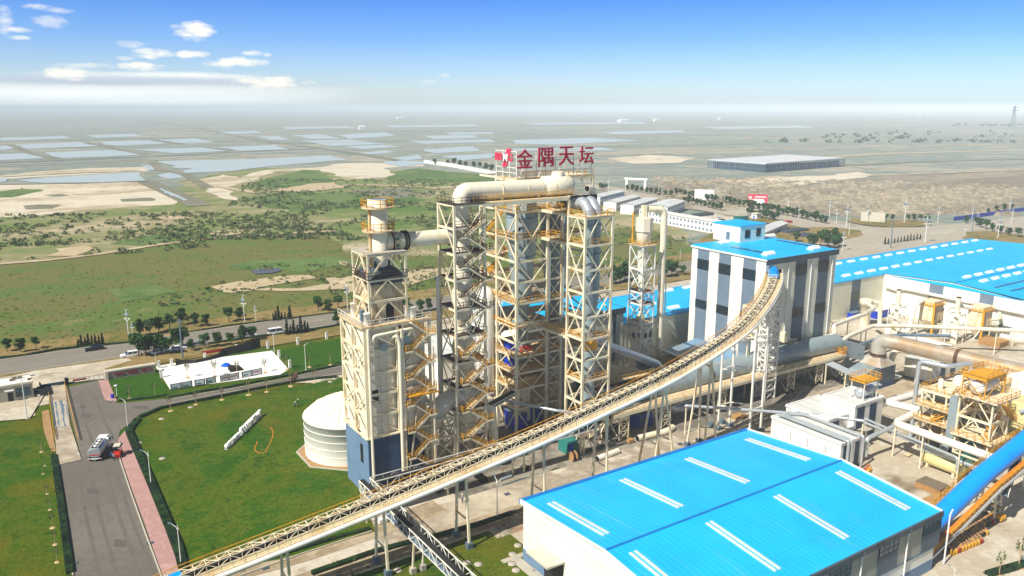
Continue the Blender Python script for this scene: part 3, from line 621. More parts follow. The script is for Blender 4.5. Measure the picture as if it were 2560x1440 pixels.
m.build('canopy', 'stone_cap', b); MB().box(SU0 + .1, SU0 + .2, g[1] - 1.0, g[1] + 3.4, .1, 4.2).build('doorway', 'black_part', b)
MB().box(SU0 - 2.9, SU1 + 1, SV1 + .2, SV1 + 1.2, 0, .22).build('apron', 'concrete_block', b)
MB().box(SU0 - 1.6, SU0, SV0, SV1 + 1.2, 0, .2).build('apron', 'concrete_block', b)

# --- tall striped tower building
b = thing('tower_building', 'tall windowed building in white and slate stripes with a blue roof', 'building', (149.4, 121, 0))
TU0, TU1, TV0, TV1, TZ = 149.4, 175.9, 121.0, 144.6, 31.0
MB().box(TU0, TU1, TV0, TV1, 0, TZ).build('wall', 'white_wall', b)
MB().box(TU0 + .05, TU1 + .02, TV0 - .05, TV0 + .2, 0, TZ - .9).build('cladding', 'cream_wall', b)
m = MB(); m.add([(TU0 - .2, TV0 - .3, TZ + .15), (TU1 + .3, TV0 - .3, TZ + .15), (TU1 + .3, TV1 + .3, TZ + .5), (TU0 - .2, TV1 + .3, TZ + .5),
                 (TU0 - .2, TV0 - .3, TZ - .1), (TU1 + .3, TV0 - .3, TZ - .1), (TU1 + .3, TV1 + .3, TZ + .2), (TU0 - .2, TV1 + .3, TZ + .2)],
                [(0, 1, 2, 3), (7, 6, 5, 4), (0, 4, 5, 1), (1, 5, 6, 2), (2, 6, 7, 3), (3, 7, 4, 0)])
rf = m.build('roof', 'blue_roof_v', b)
MB().box(TU0 - .25, TU1 + .4, TV0 - .5, TV0 - .3, TZ - 1.1, TZ + .25).build('fascia', 'dark_grey', b)
MB().box(TU0 - .32, TU0 - .2, TV0 - .5, TV1 + .3, TZ - .15, TZ + .25).build('fascia', 'white_paint', b)
sv = []
for (x0, x1) in ((672, 771), (866, 971), (1088, 1200)):       # three slate stripes on the lit side
    a = FU(1560 + x0 / 3.6, 520 + 330 / 3.6, TU0)[1]; c = FU(1560 + x1 / 3.6, 520 + 380 / 3.6, TU0)[1]; sv.append((c, a))
for (a, c) in sv:
    MB().box(TU0 - .08, TU0 + .1, a, c, 3, TZ - .15).build('slate_stripe', 'slate_panel', b)
    window_u(b, a + .02, c - .02, TU0 - .09, 25.6, 28.2, 4, rows=2); window_u(b, a + .02, c - .02, TU0 - .09, 15.4, 17.6, 4, rows=2)
for (x0, x1) in ((1550, 1650), (1752, 1845)):
    a = FV(1560 + x0 / 3.6, 520 + 470 / 3.6, TV0)[0]; c = FV(1560 + x1 / 3.6, 520 + 440 / 3.6, TV0)[0]
    MB().box(a, c, TV0 - .12, TV0 + .1, 1, TZ - 1.1).build('slate_stripe', 'dark_panel', b)
    window_v(b, a + .02, c - .02, TV0 - .13, 26.2, 28.8, 4, rows=2); window_v(b, a + .02, c - .02, TV0 - .13, 15.6, 18.0, 4, rows=2)
MB().box(TU0 + 4.5, TU0 + 6.8, TV0 - .12, TV0 + .1, 1, 19.0).build('slate_stripe', 'dark_panel', b)
window_v(b, TU0 + 4.6, TU0 + 6.7, TV0 - .13, 15.6, 18.0, 2, rows=2)
for u in (TU0 + 1, TU0 + 8.2, TU0 + 16.7, TU0 + 24.9): MB().tube([(u, TV0 - .2, TZ - 1), (u, TV0 - .2, .3)], .11, 6).build('downpipe', 'white_paint', b)
for u0_, w_ in ((TU0 + .7, 1.2), (TU0 + 4.4, 1.2)): MB().box(u0_, u0_ + w_, TV0 - .08, TV0 + .2, 26.4, 28.4).build('opening', 'black_part', b)
for (x, y) in ((1810, 606), (1922, 634), (1925, 590), (2035, 620)):
    q = G(x, y, TZ + .5); skylight(rf, q[0], q[1], TZ + .45, 3.0, 1.5)
for (x0, y0, x1, y1) in ((1828, 616, 1905, 635), (1942, 600, 2015, 617)):
    p, q = G(x0, y0, TZ + .45), G(x1, y1, TZ + .45); MB().beam((p[0], p[1], TZ + .5), (p[0], q[1], TZ + .45), .9, .08).build('skylight_strip', 'glass_blue', rf)
p0, p1, p2 = G(1792, 594, TZ + .4), G(1849, 608, TZ + .3), G(1912, 600, TZ + .3)
ph = wallbox('penthouse', 'white_wall', b, p1[0], p2[0], p1[1], p0[1], TZ + .2, TZ + 4.6)
m = MB(); m.box(p1[0] - .2, p2[0] + .2, p1[1] - .2, p0[1] + .2, TZ + 4.6, TZ + 4.85); m.build('penthouse_roof', 'blue_roof_v', ph)
window_v(ph, p1[0] + 1.9, p1[0] + 3.7, p1[1] - .02, TZ + 1.4, TZ + 3.5, 2); window_v(ph, p2[0] - 3.4, p2[0] - 1.8, p1[1] - .02, TZ + 1.6, TZ + 3.7, 2)
q = FU(1820, 590, p1[0]); MB().box(p1[0] - .08, p1[0] + .05, q[1] - .6, q[1] + .6, TZ + .4, TZ + 2.8).build('door', 'slate', ph)
MB().box(TU0 + 6.8, TU0 + 12, TV0 - 1.5, TV0, 10.2, 10.4).build('ledge', 'cream_steel', b)
MB().box(TU0 + 6.6, TU0 + 8.4, TV0 - 1.7, TV0, 10.4, 12.6).build('vent_hood', 'cream_steel', b)

# --- the long production hall behind
b = thing('production_hall', 'huge blue-roofed production hall with rows of roof ventilators', 'hall', (130.6, 149, 0))
HV0, HV1, HU1, HC = 149.0, 172.6, 344.0, 243.5; HZ = 12.4
m = MB(); m.box(130.6, HC, HV0, HV1, 0, HZ - .75); m.box(HC, HU1, 104.5, HV1 - .01, 0, HZ - .75); m.box(130.6, HC, HV0, HV0 + .3, HZ - .75, HZ)
m.extr([(HC, 104.6, HZ - .75), (HC, 104.6, HZ - .45), (HC, HV0, HZ - .75), (HC, HV0, HZ - .1), (HC, 126, 13.3)][::-1], (.3, 0, 0))
m.build('wall', 'cream_wall', b)
MB().box(HC - .06, HC + .1, 104.5, HV0 - .1, .1, HZ - .5).build('cladding', 'white_wall', b)
m = MB(); e = .35
m.add([(130.4, HV0 - .2, HZ + .1), (HC - .2, HV0 - .2, HZ + .1), (HC - .2, HV1 + .2, HZ - .5), (130.4, HV1 + .2, HZ - .5), (HC - .2, HV0 - .2, HZ - e), (130.4, HV0 - .2, HZ - e)], [(0, 1, 2, 3), (1, 0, 5, 4)])
m.add([(HC - .2, 126, 13.5), (HU1, 126, 13.5), (HU1, HV1 + .2, HZ - .5), (HC - .2, HV1 + .2, HZ - .5), (HC - .2, HV0 - .2, HZ + .1), (HC - .2, 104, HZ - .2), (HU1, 104, HZ - .2)], [(0, 1, 2, 3, 4), (5, 6, 1, 0)])
m.add([(HC - .2, 104, HZ - .6), (HC - .2, 126, 13.1), (HC - .2, HV0 - .2, HZ - .3)], [(0, 1, 2)])
rf = m.build('roof', 'blue_roof_u', b)
MB().box(HC - .2, HU1, 125.8, 126.15, 13.45, 13.6).build('ridge_cap', 'roof_trim', rf)
m = MB(); m.box(130.4, HU1, HV1 + .2, HV1 + .5, HZ - .9, HZ - .35); m.build('gutter', 'blue_roof_v', b)
def hz_at(v, u): return (HZ + .1 - .6 * (v - HV0) / 23.6) if v > HV0 else (13.5 - 1.0 * (v - 126) / 23 if v > 126 else 13.5 - 1.2 * (126 - v) / 22)
rows = [((2095, 657), (2440, 593)), ((2118, 690), (2545, 617)), ((2385, 695), (2560, 660)), ((2430, 705), (2560, 674))]
for i, (a, c) in enumerate(rows):
    p, q = G(*a, 12.4), G(*c, 12.6); n = [13, 14, 9, 8][i]; v = [168.8, 153.6, 128.6, 122.8][i]
    for k in range(n):
        u = p[0] + (6.9 if i else 7.6) * k
        if u < HU1 - 3 and not (i == 1 and 246 < u < 250): skylight(rf, u, v, hz_at(v, u), 2.8, 1.5, .55)
for u in (134, 150): skylight(rf, u, 160, 12.2); 
for (x, y) in ((1670, 724), (1720, 716), (1684, 770)):
    q = G(x, y, 12.3); skylight(rf, q[0], q[1], hz_at(q[1], q[0]), 3.2, 1.7)
for v in (117, 112.5): 
    MB().beam((HC + 6, v, hz_at(v, 0) + .05), (HU1, v, hz_at(v, 0) + .05), .8, .06).build('skylight_strip', 'glass_blue', rf)
p = FV(2060 + 395 / 5.54, 700, HV0)[0]; q = FV(2060 + 510 / 5.54, 700, HV0)[0]
MB().box(p, q, HV0 - .08, HV0 + .1, 0, HZ - .25).build('slate_stripe', 'dark_panel', b); window_v(b, p + .1, q - .1, HV0 - .09, 5, 8, 3, rows=2)
for (y0, y1) in ((2325, 2359), (2454, 2488)):
    a = FU(y0, 712, HC)[1]; c = FU(y1, 725, HC)[1]
    MB().box(HC - .14, HC + .1, c, a, 0, HZ - .3).build('slate_stripe', 'slate_panel', b)
for u in (212, 232):
    MB().box(u - 3, u + 1.5, HV0 - 1.8, HV0, 3.3, 3.5).build('canopy', 'dark_grey', b); MB().box(u - 2, u + .5, HV0 - .06, HV0 + .05, 0, 2.6).build('door', 'slate', b)
MB().tube([(HC - .8, 147.6, 8.4), (HC - .8, 143.5, 7.9), (HC - .8, 141, 8.9), (HC - .8, 131, 8.7), (HC - .8, 100, 8.4)], .55, 10).build('exhaust_pipe', 'white_steel', b)
MB().box(HC - 2.2, HC, 108, 111.5, 3.4, 3.6).build('canopy', 'dark_grey', b); MB().box(HC - .1, HC + .1, 108.6, 110.8, 0, 2.8).build('door', 'white_paint', b)
MB().box(HC - .2, HC, 128, 131.5, .1, 5).build('gateway', 'black_part', b)
# --- the taller hall behind the towers
b = thing('dryer_hall', 'white-walled blue-roofed hall half hidden behind the process towers', 'hall', (98.8, 149, 0))
MB().box(98.8, 130.5, 149, 174.5, 0, 16.0).build('wall', 'white_wall', b)
MB().box(98.9, 130.52, 148.9, 149.1, 0, 15.6).build('cladding', 'cream_wall', b)
MB().box(98.5, 130.8, 148.7, 174.8, 16.0, 16.35).build('roof', 'blue_roof_v', b)
m = MB(); m.box(120, 130.9, 148.5, 148.7, 15.0, 16.45); m.box(130.8, 130.95, 148.5, 174.8, 15.4, 16.45); m.box(127.0, 127.9, 148.6, 148.88, 3, 15); m.build('fascia', 'dark_grey', b)
for (x, y) in ((1216, 742), (1240, 760), (1290, 752), (1480, 748)):
    q = G(x, y, 16.4); skylight(b, min(max(q[0], 101), 128), min(max(q[1], 152), 172), 16.35, 3, 1.6)
# small white annex left of it
b = thing('annex_building', 'plain white annex beside the first process tower', 'building', (80, 150, 0))
MB().box(83, 98.6, 158, 176, 0, 8.5).build('wall', 'white_wall', b); MB().box(82.8, 98.6, 157.8, 176.2, 8.5, 8.7).build('roof', 'pale_roof', b)
# --- low lean-to with weathered ribbed roof in front of the tower building
b = thing('lean_to', 'low open lean-to with a weathered ribbed roof beside the striped tower', 'shed', (134, 121, 0))
a0, a1, a2, a3 = G(1660, 842, 6.4), G(1705, 827, 8.0), G(1880, 905, 7.2), G(1800, 893, 6.4)
m = MB(); U0, U1, V0, V1 = 137.5, 149.3, 119.5, 141.5
m.add([(U0, V0, 5.6), (U1, V0, 7.2), (U1, V1, 7.2), (U0, V1, 5.6), (U0, V0, 5.3), (U1, V0, 6.9), (U1, V1, 6.9), (U0, V1, 5.3)], [(0, 1, 2, 3), (7, 6, 5, 4), (0, 4, 5, 1), (1, 5, 6, 2), (2, 6, 7, 3), (3, 7, 4, 0)])
m.build('roof', 'old_blue_roof', b)
MB().box(U0 + 1.5, U1, V0 + .5, V1 - .5, 0, 5.4).build('wall', 'dark_grey', b)
for k in range(6): MB().box(U0 + 1.42, U0 + 1.52, V0 + 1.5 + k * 3.4, V0 + 3.4 + k * 3.4, 0, 4.2).build('panel', 'cream_wall' if k % 2 else 'stone_wall', b)
for k in range(5): MB().beam((U0 + .2, V0 + .3 + k * 5.2, 0), (U0 + .2, V0 + .3 + k * 5.2, 5.4), .22).build('post', 'cream_steel', b)
MB().tube([(U0 - .3, V1 + 4, 6.0), (U0 - .3, V0 - .5, 5.7)], .35, 8).build('gutter_pipe', 'white_steel', b)
m = MB(); m.add([(U0 - 2.2, 136.0, 4.3), (U0 + .2, 136.0, 4.9), (U0 + .2, 140.6, 4.9), (U0 - 2.2, 140.6, 4.3), (U0 - 2.2, 136.0, 4.2), (U0 + .2, 136.0, 4.8), (U0 + .2, 140.6, 4.8), (U0 - 2.2, 140.6, 4.2)], [(0, 1, 2, 3), (7, 6, 5, 4), (0, 4, 5, 1), (1, 5, 6, 2), (2, 6, 7, 3), (3, 7, 4, 0)])
m.build('awning', 'soil', b)

# --- white switch houses
def swhouse(name, label, u0, u1, v0, v1, z, ps):
    b = thing(name, label, 'building', (u0, v0, 0))
    MB().box(u0, u1, v0, v1, .5, z).build('wall', 'plain_white', b); MB().box(u0 - .06, u1 + .06, v0 - .06, v1 + .06, 0, .5).build('plinth', 'navy_wall', b)
    MB().box(u0 - .15, u1 + .15, v0 - .15, v1 + .15, z, z + .18).build('roof', 'pale_roof', b)
    m = MB()
    for a, c, d, e in ((u0 - .15, u1 + .15, v0 - .15, v0 + .1), (u0 - .15, u1 + .15, v1 - .1, v1 + .15), (u0 - .15, u0 + .1, v0 + .1, v1 - .1), (u1 - .1, u1 + .15, v0 + .1, v1 - .1)): m.box(a, c, d, e, z + .18, z + .5)
    m.build('parapet', 'white_paint', b)
    for (a, c) in ps: MB().box(a, c, v0 - .07, v0 + .1, .5, z - .35).build('dark_panel', 'navy_panel', b)
    return b
sa = G(2103, 1114, 5.5); sb = G(1922, 1048, 5.5); sc_ = G(2165, 1097, 5.5)
b1 = swhouse('switch_house', 'long low white equipment house with pipes across its roof', sa[0], sc_[0], sa[1], sb[1], 5.5, [(sa[0] + .8, sa[0] + 2.2), (sc_[0] - 2.2, sc_[0] - .9)])
for t in (.2, .45, .7): MB().tube([(sa[0] - .3, sa[1] * (1 - t) + sb[1] * t, 4.6), (sa[0] - .3, sa[1] * (1 - t) + sb[1] * t, .4)], .14, 6).build('downpipe', 'white_paint', b1)
m = MB()
for k in (0, .9): m.tube([(sa[0] + 1.0 + k, sb[1] - 1, .5), (sa[0] + 1.0 + k, sb[1] - 1, 6.4), (sa[0] + 1.0 + k, sa[1] - .8, 6.4), (sa[0] + 1.0 + k, sa[1] - .8, .5)], .26, 8)
m.tube([(sa[0] + 5.2, sb[1] - 2, 6.4), (sa[0] + 5.2, sa[1] - 1.0, 6.4), (sa[0] + 5.2, sa[1] - 1.0, .6)], .24, 8)
m.build('roof_pipes', 'silver_pipe', b1)
MB().box(sa[0] + .1, sa[0] + 4.6, sa[1] - .9, sa[1] - .05, 0, .5).build('step', 'concrete_block', b1)
ta = G(2138, 1019, 8.2); tb = G(2054, 993, 8.2); tc_ = G(2209, 996, 8.2)
b2 = swhouse('switch_house', 'taller white equipment house with dark stripes and a silver tank on top', ta[0], tc_[0], ta[1], tb[1], 8.2, [(ta[0] + .8, ta[0] + 3.2), (tc_[0] - 4.4, tc_[0] - 2.2)])
MB().box(ta[0] + .2, ta[0] + 5, ta[1] - 1.6, ta[1], 3.2, 3.35).build('canopy', 'concrete_block', b2)
MB().box(ta[0] + .8, ta[0] + 4, ta[1] - .12, ta[1], .3, 3.1).build('doorway', 'black_part', b2)
mid = G(2100, 1040, 6.4)
b3 = swhouse('switch_house', 'middle white equipment house between the low and the taller one', sc_[0] - .5, ta[0] + 3.5, ta[1] + 1.2, sb[1] + 1.4, 6.2, [])
MB().box(sc_[0] + 1, sc_[0] + 3, ta[1] + 1.1, ta[1] + 1.3, .5, 5.8).build('dark_panel', 'navy_panel', b3)
# silver tank and platform on the taller house
tk = thing('pressure_tank', 'horizontal silver tank on the roof of the taller equipment house', 'tank', (tc_[0] - 4, tb[1] - 2, 8.4))
tu, tv = (G(2141, 985, 9.6)[0] + .5), G(2141, 985, 9.6)[1]
MB().tube([(tu, tv, 9.7), (tu + .25, tv, 9.7), (tu + 4.5, tv, 9.7), (tu + 4.75, tv, 9.7)], [.5, 1.05, 1.05, .5], 16, bend=0).build('tank_body', 'silver_pipe', tk)
m = MB()
for u in (tu + .8, tu + 3.8): m.box(u - .1, u + .1, tv - .9, tv + .9, 8.4, 9.1)
m.build('saddle', 'white_steel', tk)
pf = thing('maintenance_platform', 'small yellow-railed platform above the silver rooftop tank', 'platform', (tu, tv, 8.4))
m = MB()
for u in (tu - .2, tu + 4.2):
    for v in (tv - 1.4, tv + 1.4): m.beam((u, v, 8.4), (u, v, 12.2), .16)
m.build('post', 'white_steel', pf)
MB().box(tu - .6, tu + 4.8, tv - 1.8, tv + 1.8, 12.2, 12.35).build('deck', 'yellow_steel', pf)
m = MB(); c4 = [(tu - .6, tv - 1.8, 12.35), (tu + 4.8, tv - 1.8, 12.35), (tu + 4.8, tv + 1.8, 12.35), (tu - .6, tv + 1.8, 12.35)]
for k in range(4): m.rail(c4[k], c4[(k + 1) % 4], 1.1, .09, 1.2)
m.build('railing', 'yellow_steel', pf)
# ------------------------------------------------------------ steel towers
def frame(root, u0, u1, v0, v1, zs, cw=.5, br='XXXX', bw=.26, mat='cream_steel', faces='flbr', cols=True, zb=0, beamw=.4):
    """braced tower: columns, a ring of beams at each level and bracing in between; faces f(ront -v) l(eft -u) b(ack) r(ight)"""
    cn = {'fl': (u0, v0), 'fr': (u1, v0), 'bl': (u0, v1), 'br': (u1, v1)}
    if cols:
        for k in cn.values(): MB().box(k[0] - cw / 2, k[0] + cw / 2, k[1] - cw / 2, k[1] + cw / 2, zb, zs[-1] + .1).build('column', mat, root)
    E_ = {'f': ((u0, v0), (u1, v0)), 'l': ((u0, v1), (u0, v0)), 'b': ((u1, v1), (u0, v1)), 'r': ((u1, v0), (u1, v1))}
    for i, z in enumerate(zs):
        m = MB()
        for f_ in faces:
            a, c = E_[f_]; m.beam((a[0], a[1], z), (c[0], c[1], z), beamw * .8, beamw)
        m.build('level_beam', mat, root)
    zz = [zb] + list(zs); m = MB()
    for i in range(len(zz) - 1):
        lo, hi = zz[i] + .1, zz[i + 1] - .1
        for j, f_ in enumerate(faces):
            a, c = E_[f_]; t = br[(i + j) % len(br)] if len(br) != 4 else br[j % 4]
            A0, A1, B0, B1 = (a[0], a[1], lo), (a[0], a[1], hi), (c[0], c[1], lo), (c[0], c[1], hi); mid = lambda z: ((a[0] + c[0]) / 2, (a[1] + c[1]) / 2, z)
            if t == 'X': m.beam(A0, B1, bw * .8, bw); m.beam(A1, B0, bw * .8, bw)
            elif t == '/': m.beam(A0, B1, bw)
            elif t == '\\': m.beam(A1, B0, bw)
            elif t == 'A': m.beam(A0, mid(hi), bw); m.beam(B0, mid(hi), bw)
            elif t == 'V': m.beam(A1, mid(lo), bw); m.beam(B1, mid(lo), bw)
            elif t == 'W':
                if i % 2: m.beam(A0, mid(hi), bw); m.beam(B0, mid(hi), bw)
                else: m.beam(A1, mid(lo), bw); m.beam(B1, mid(lo), bw)
    if m.f: m.build('bracing', mat, root)
def deck(root, u0, u1, v0, v1, z, mat='rust_deck', rail='yellow_steel', sides='flbr', hole=None, t=.16, step=1.6, h=1.1):
    m = MB()
    if hole:
        cu, cv, r = hole; m.box(u0, u1, v0, cv - r, z, z + t); m.box(u0, u1, cv + r, v1, z, z + t); m.box(u0, cu - r, cv - r, cv + r, z, z + t); m.box(cu + r, u1, cv - r, cv + r, z, z + t)
    else: m.box(u0, u1, v0, v1, z, z + t)
    d = m.build('deck', mat, root)
    m = MB(); z += t; E_ = {'f': ((u0, v0), (u1, v0)), 'l': ((u0, v1), (u0, v0)), 'b': ((u1, v1), (u0, v1)), 'r': ((u1, v0), (u1, v1))}
    for s_ in sides:
        a, c = E_[s_]; m.rail((a[0], a[1], z), (c[0], c[1], z), h, .085, step)
    if m.f: m.build('railing', rail, root)
    return d
def zigzag(root, ul, ur, v, zt, zb, dz, mat='cream_steel', rail='yellow_steel', dk='rust_deck', first='r', w=1.0, land=1.3):
    """flights that run back and forth along u on the outside of a face at v"""
    z = zt; dirn = 1 if first == 'r' else -1; i = 0
    a, c = ul + land, ur - land
    while z - dz > zb - .2:
        u0_, u1_ = (a, c) if dirn > 0 else (c, a)
        m = MB(); m.steps((u0_, v - w, z), (u1_, v - w, z - dz), (0, 1, 0), w * .9); fl = m.build('stair_flight', mat, root)
        m = MB(); m.rail((u0_, v - w, z), (u1_, v - w, z - dz), 1.0, .07, 1.1); m.rail((u0_, v - .05, z), (u1_, v - .05, z - dz), 1.0, .06, 1.1); m.build('handrail', rail, fl)
        z -= dz; L0, L1 = (c, ur) if dirn > 0 else (ul, a)
        m = MB(); m.box(L0, L1, v - w - .1, v + .1, z - .18, z); ld = m.build('landing', dk, root)
        m = MB(); m.beam((L0, v - w - .14, z - .1), (L1, v - w - .14, z - .1), .12, .3); m.build('landing_edge', mat, ld)
        m = MB(); e = ur if dirn > 0 else ul; m.rail((L0, v - w - .1, z), (L1, v - w - .1, z), 1.05, .07, .7); m.rail((e, v - w, z), (e, v + .1, z), 1.05, .07, .7); m.build('landing_rail', rail, ld)
        dirn = -dirn; i += 1

# --- boiler tower on its slate base
b = thing('boiler_tower', 'tall cream-clad boiler tower with steel bracing standing on a slate blue base', 'boiler tower', (47.8, 118.3, 0))
BU0, BU1, BV0, BV1 = 47.9, 60.2, 118.4, 128.6
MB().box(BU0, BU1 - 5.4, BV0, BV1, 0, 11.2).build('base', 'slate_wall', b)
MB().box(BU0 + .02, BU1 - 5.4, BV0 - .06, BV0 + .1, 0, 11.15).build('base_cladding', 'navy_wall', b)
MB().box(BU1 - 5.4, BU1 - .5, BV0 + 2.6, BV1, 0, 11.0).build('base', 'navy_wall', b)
for (y0, y1, v) in ((1115, 1150, 120.6), (1075, 1088, 120.4)):
    q = FU(905 if y0 > 1100 else 898, (y0 + y1) / 2, BU0)
    MB().box(BU0 - .06, BU0 + .1, q[1] - .55, q[1] + .55, q[2] - (1.7 if y0 > 1100 else .5), q[2] + (1.7 if y0 > 1100 else .5)).build('opening', 'black_part', b)
MB().box(BU0 - .35, BU1 - .2, BV0 - .35, BV1 + .3, 11.2, 11.45).build('ledge', 'cream_old', b)
MB().box(BU0 + .6, BU1 - .9, BV0 + .7, BV1 - .6, 11.45, 30.3).build('casing', 'boiler_panel', b)
q = FV(937, 990, BV0 + .6); MB().box(q[0] - .6, q[0] + .7, BV0 + .62, BV0 + .8, q[2] - 1.0, q[2] + 1.0).build('opening', 'black_part', b)
zs = [15.1, 18.8, 22.6, 26.5, 30.4]
frame(b, BU0 + .15, BU0 + 6.0, BV0 + .1, BV1 - .1, zs, .45, '\\/V/', .2, faces='f', zb=11.4)
frame(b, BU0 + .15, BU0 + 6.0, BV0 + .1, BV1 - .1, zs, .4, 'N', .2, faces='l', cols=False)
m = MB()
for i, z in enumerate([11.5] + zs): m.beam((BU0 + .1, (BV0 + BV1) / 2, 11.4), (BU0 + .1, (BV0 + BV1) / 2, 30.4), .4) if i == 0 else None
m.build('middle_column', 'cream_steel', b)
m = MB(); lv = [11.5] + zs
for i in range(5):
    for (a, c) in ((BV0 + .1, 123.5), (123.5, BV1 - .1)):
        m.beam((BU0, a, lv[i]), (BU0, c, lv[i + 1]), .22); m.beam((BU0, a, lv[i + 1]), (BU0, c, lv[i]), .22) if i % 2 else None
m.build('side_bracing', 'cream_steel', b)
frame(b, BU0 + 7.0, BU1 - .2, BV0 + .15, BV1 - .1, zs, .42, 'A/AA', .24, faces='fr')
m = MB()
for z in (4.2, 7.8): m.beam((BU1 - .2, BV0 + .2, z), (BU1 - .2, BV1, z), .3)
m.build('low_beam', 'cream_steel', b)
MB().box(BU0 + 6.15, BU0 + 6.75, BV0 - .02, BV0 + .6, 3, 30.0).build('cable_riser', 'black_part', b)
for du in (1.6, 4.2):
    q = (BU0 + .9 + du * 1.6, BV0 + .3, 26.6 + du * .25)
    MB().tube([q, (q[0], q[1] - .6, q[2])], .7, 14).build('fan_port', 'grey_steel', b)
q = FV(968, 1000, BV0 + .5)
# downpipes on the front
x0 = FV(922, 900, BV0 - .3)[0]; x1 = FV(998, 900, BV0 - .6)[0]
MB().tube([(x0, BV0 - .4, 30.5), (x0, BV0 - .4, 1.2), (x0 + 1.4, BV0 - .4, 1.0)], .26, 10).build('downpipe', 'cream_pipe', b)
MB().tube([(x1 - 1.6, BV0 - .2, 28.3), (x1 - .4, BV0 - .9, 28.9), (x1, BV0 - .9, 27.5), (x1, BV0 - .9, .4)], .32, 10).build('downpipe', 'cream_pipe', b)
MB().tube([(x1 + .5, BV0 - .7, 29.8), (x1 + .5, BV0 - .7, 15), (x1 + .15, BV0 - .7, 13.5), (x1 + .15, BV0 - .9, 2.4), (x1 - 1.0, BV0 - 1.0, 2.2), (x1 - 2.6, BV0 - .9, 1.4), (x1 - 2.7, BV0 - .3, .5)], .3, 10).build('downpipe', 'cream_pipe', b)
MB().tube([(x1 - 4.4, BV0 - .1, 27.6), (x1 - 4.4, BV0 - .6, 29.3), (x1 + 2.6, BV0 - .6, 29.6), (x1 + 3.0, BV0 - .4, 28.3)], .28, 10).build('header_pipe', 'cream_pipe', b)
# roof deck with vents and cabinets
deck(b, BU0 - .3, BU1, BV0 - .2, BV1 + .2, 30.5, 'rust_deck', 'white_steel', 'fl', t=.3)
for (x, y, r, h) in ((885, 785, .55, 2.2), (901, 787, .5, 1.8), (918, 808, .55, 1.9), (993, 790, .55, 1.7), (1032, 790, .55, 1.9)):
    q = G(x, y + 6, 30.8); MB().lathe(q[0], q[1], [(r, 30.8), (r, 30.8 + h), (r * 1.12, 30.82 + h), (r * 1.12, 31 + h)], 14).build('vent_pipe', 'white_tank', b)
for (x, y, mt) in ((910, 797, 'slate'), (959, 795, 'concrete_block'), (1020, 789, 'white_paint')):
    q = G(x, y + 8, 30.8); MB().box(q[0] - .6, q[0] + .7, q[1] - .4, q[1] + .4, 30.8, 32.9).build('cabinet', mt, b)
# upper furnace block and its frame
UU0, UU1, UV0, UV1 = 49.6, 56.3, 119.4, 125.8
m = MB(); m.box(UU0 + .7, UU1 - .5, UV0 + .8, UV1 - .5, 30.8, 37.4); m.build('furnace', 'tan_block', b)
m = MB(); m.lathe((UU0 + UU1) / 2 + .1, (UV0 + UV1) / 2 + .1, [(4.2, 37.4), (4.1, 39.0), (2.0, 40.2), (1.9, 41)], 4, False, a0=math.pi / 4); m.build('hood', 'dark_grey', b)
MB().extr([(UU0 + 3.2, UV0 + .78, 31.0), (UU0 + 4.6, UV0 + .78, 31.0), (UU0 + 4.6, UV0 + .78, 33.4), (UU0 + 3.9, UV0 + .78, 34.4), (UU0 + 3.2, UV0 + .78, 33.4)], (0, -.08, 0)).build('hatch', 'black_part', b)
frame(b, UU0, UU1, UV0, UV1, [34.6, 38.2, 42.4], .34, 'AAAA', .26, 'cream_old', zb=30.8)
deck(b, UU0 - .2, UU1 + .2, UV0 - .2, UV1 + .2, 38.3, 'dark_deck', 'brown_steel', 'fl', (53, 122.6, 1.9))
deck(b, UU0 - .2, UU1 + .2, UV0 - .2, UV1 + .2, 42.5, 'concrete_block', 'brown_steel', '', (53, 122.6, 1.9), .2)
zigzag(b, 54.9, BU1 + .3, BV0 - .1, 30.6, 1.5, 2.42)
m = MB(); m.box(55.2, BU1 + .5, BV0 - 1.6, BV0, 17.7, 17.9); m.rail((55.2, BV0 - 1.6, 17.9), (BU1 + .5, BV0 - 1.6, 17.9)); m.build('long_landing', 'yellow_steel', b)
m = MB(); m.beam((BU1 - .2, BV0 - 1.1, 0), (BU1 - .2, BV0 - 1.1, 26), .26); m.build('stair_post', 'cream_steel', b)
# --- chimney on top
ch = thing('chimney', 'cream chimney with two yellow ring galleries on the boiler tower', 'chimney', (53, 122.6, 38.4))
ztop = FV(947, 497, 122.6)[2]
MB().lathe(53, 122.6, [(1.62, 38.5), (1.62, ztop - .05), (1.48, ztop)], 28, cap=False).build('flue', 'cream_pipe', ch)
MB().lathe(53, 122.6, [(1.45, ztop - 1.2), (1.5, ztop - .02)], 28).build('flue_mouth', 'slate', ch)
for z in (FV(950, 519, 122.6)[2], FV(950, 577, 122.6)[2]):
    m = MB(); m.lathe(53, 122.6, [(1.6, z), (2.7, z), (2.7, z + .25), (1.6, z + .25)], 24, False, False); g_ = m.build('gallery', 'rust_deck', ch)
    m = MB(); P_ = [(53 + 2.65 * math.cos(2 * math.pi * k / 14), 122.6 + 2.65 * math.sin(2 * math.pi * k / 14), z + .2) for k in range(14)]
    for k in range(14): m.rail(P_[k], P_[(k + 1) % 14], 1.25, .09, 3)
    m.build('gallery_rail', 'yellow_steel', g_)
MB().beam((51.2, 122.0, 40), (51.2, 122.0, 50), .1, .3).build('ladder', 'yellow_steel', ch)
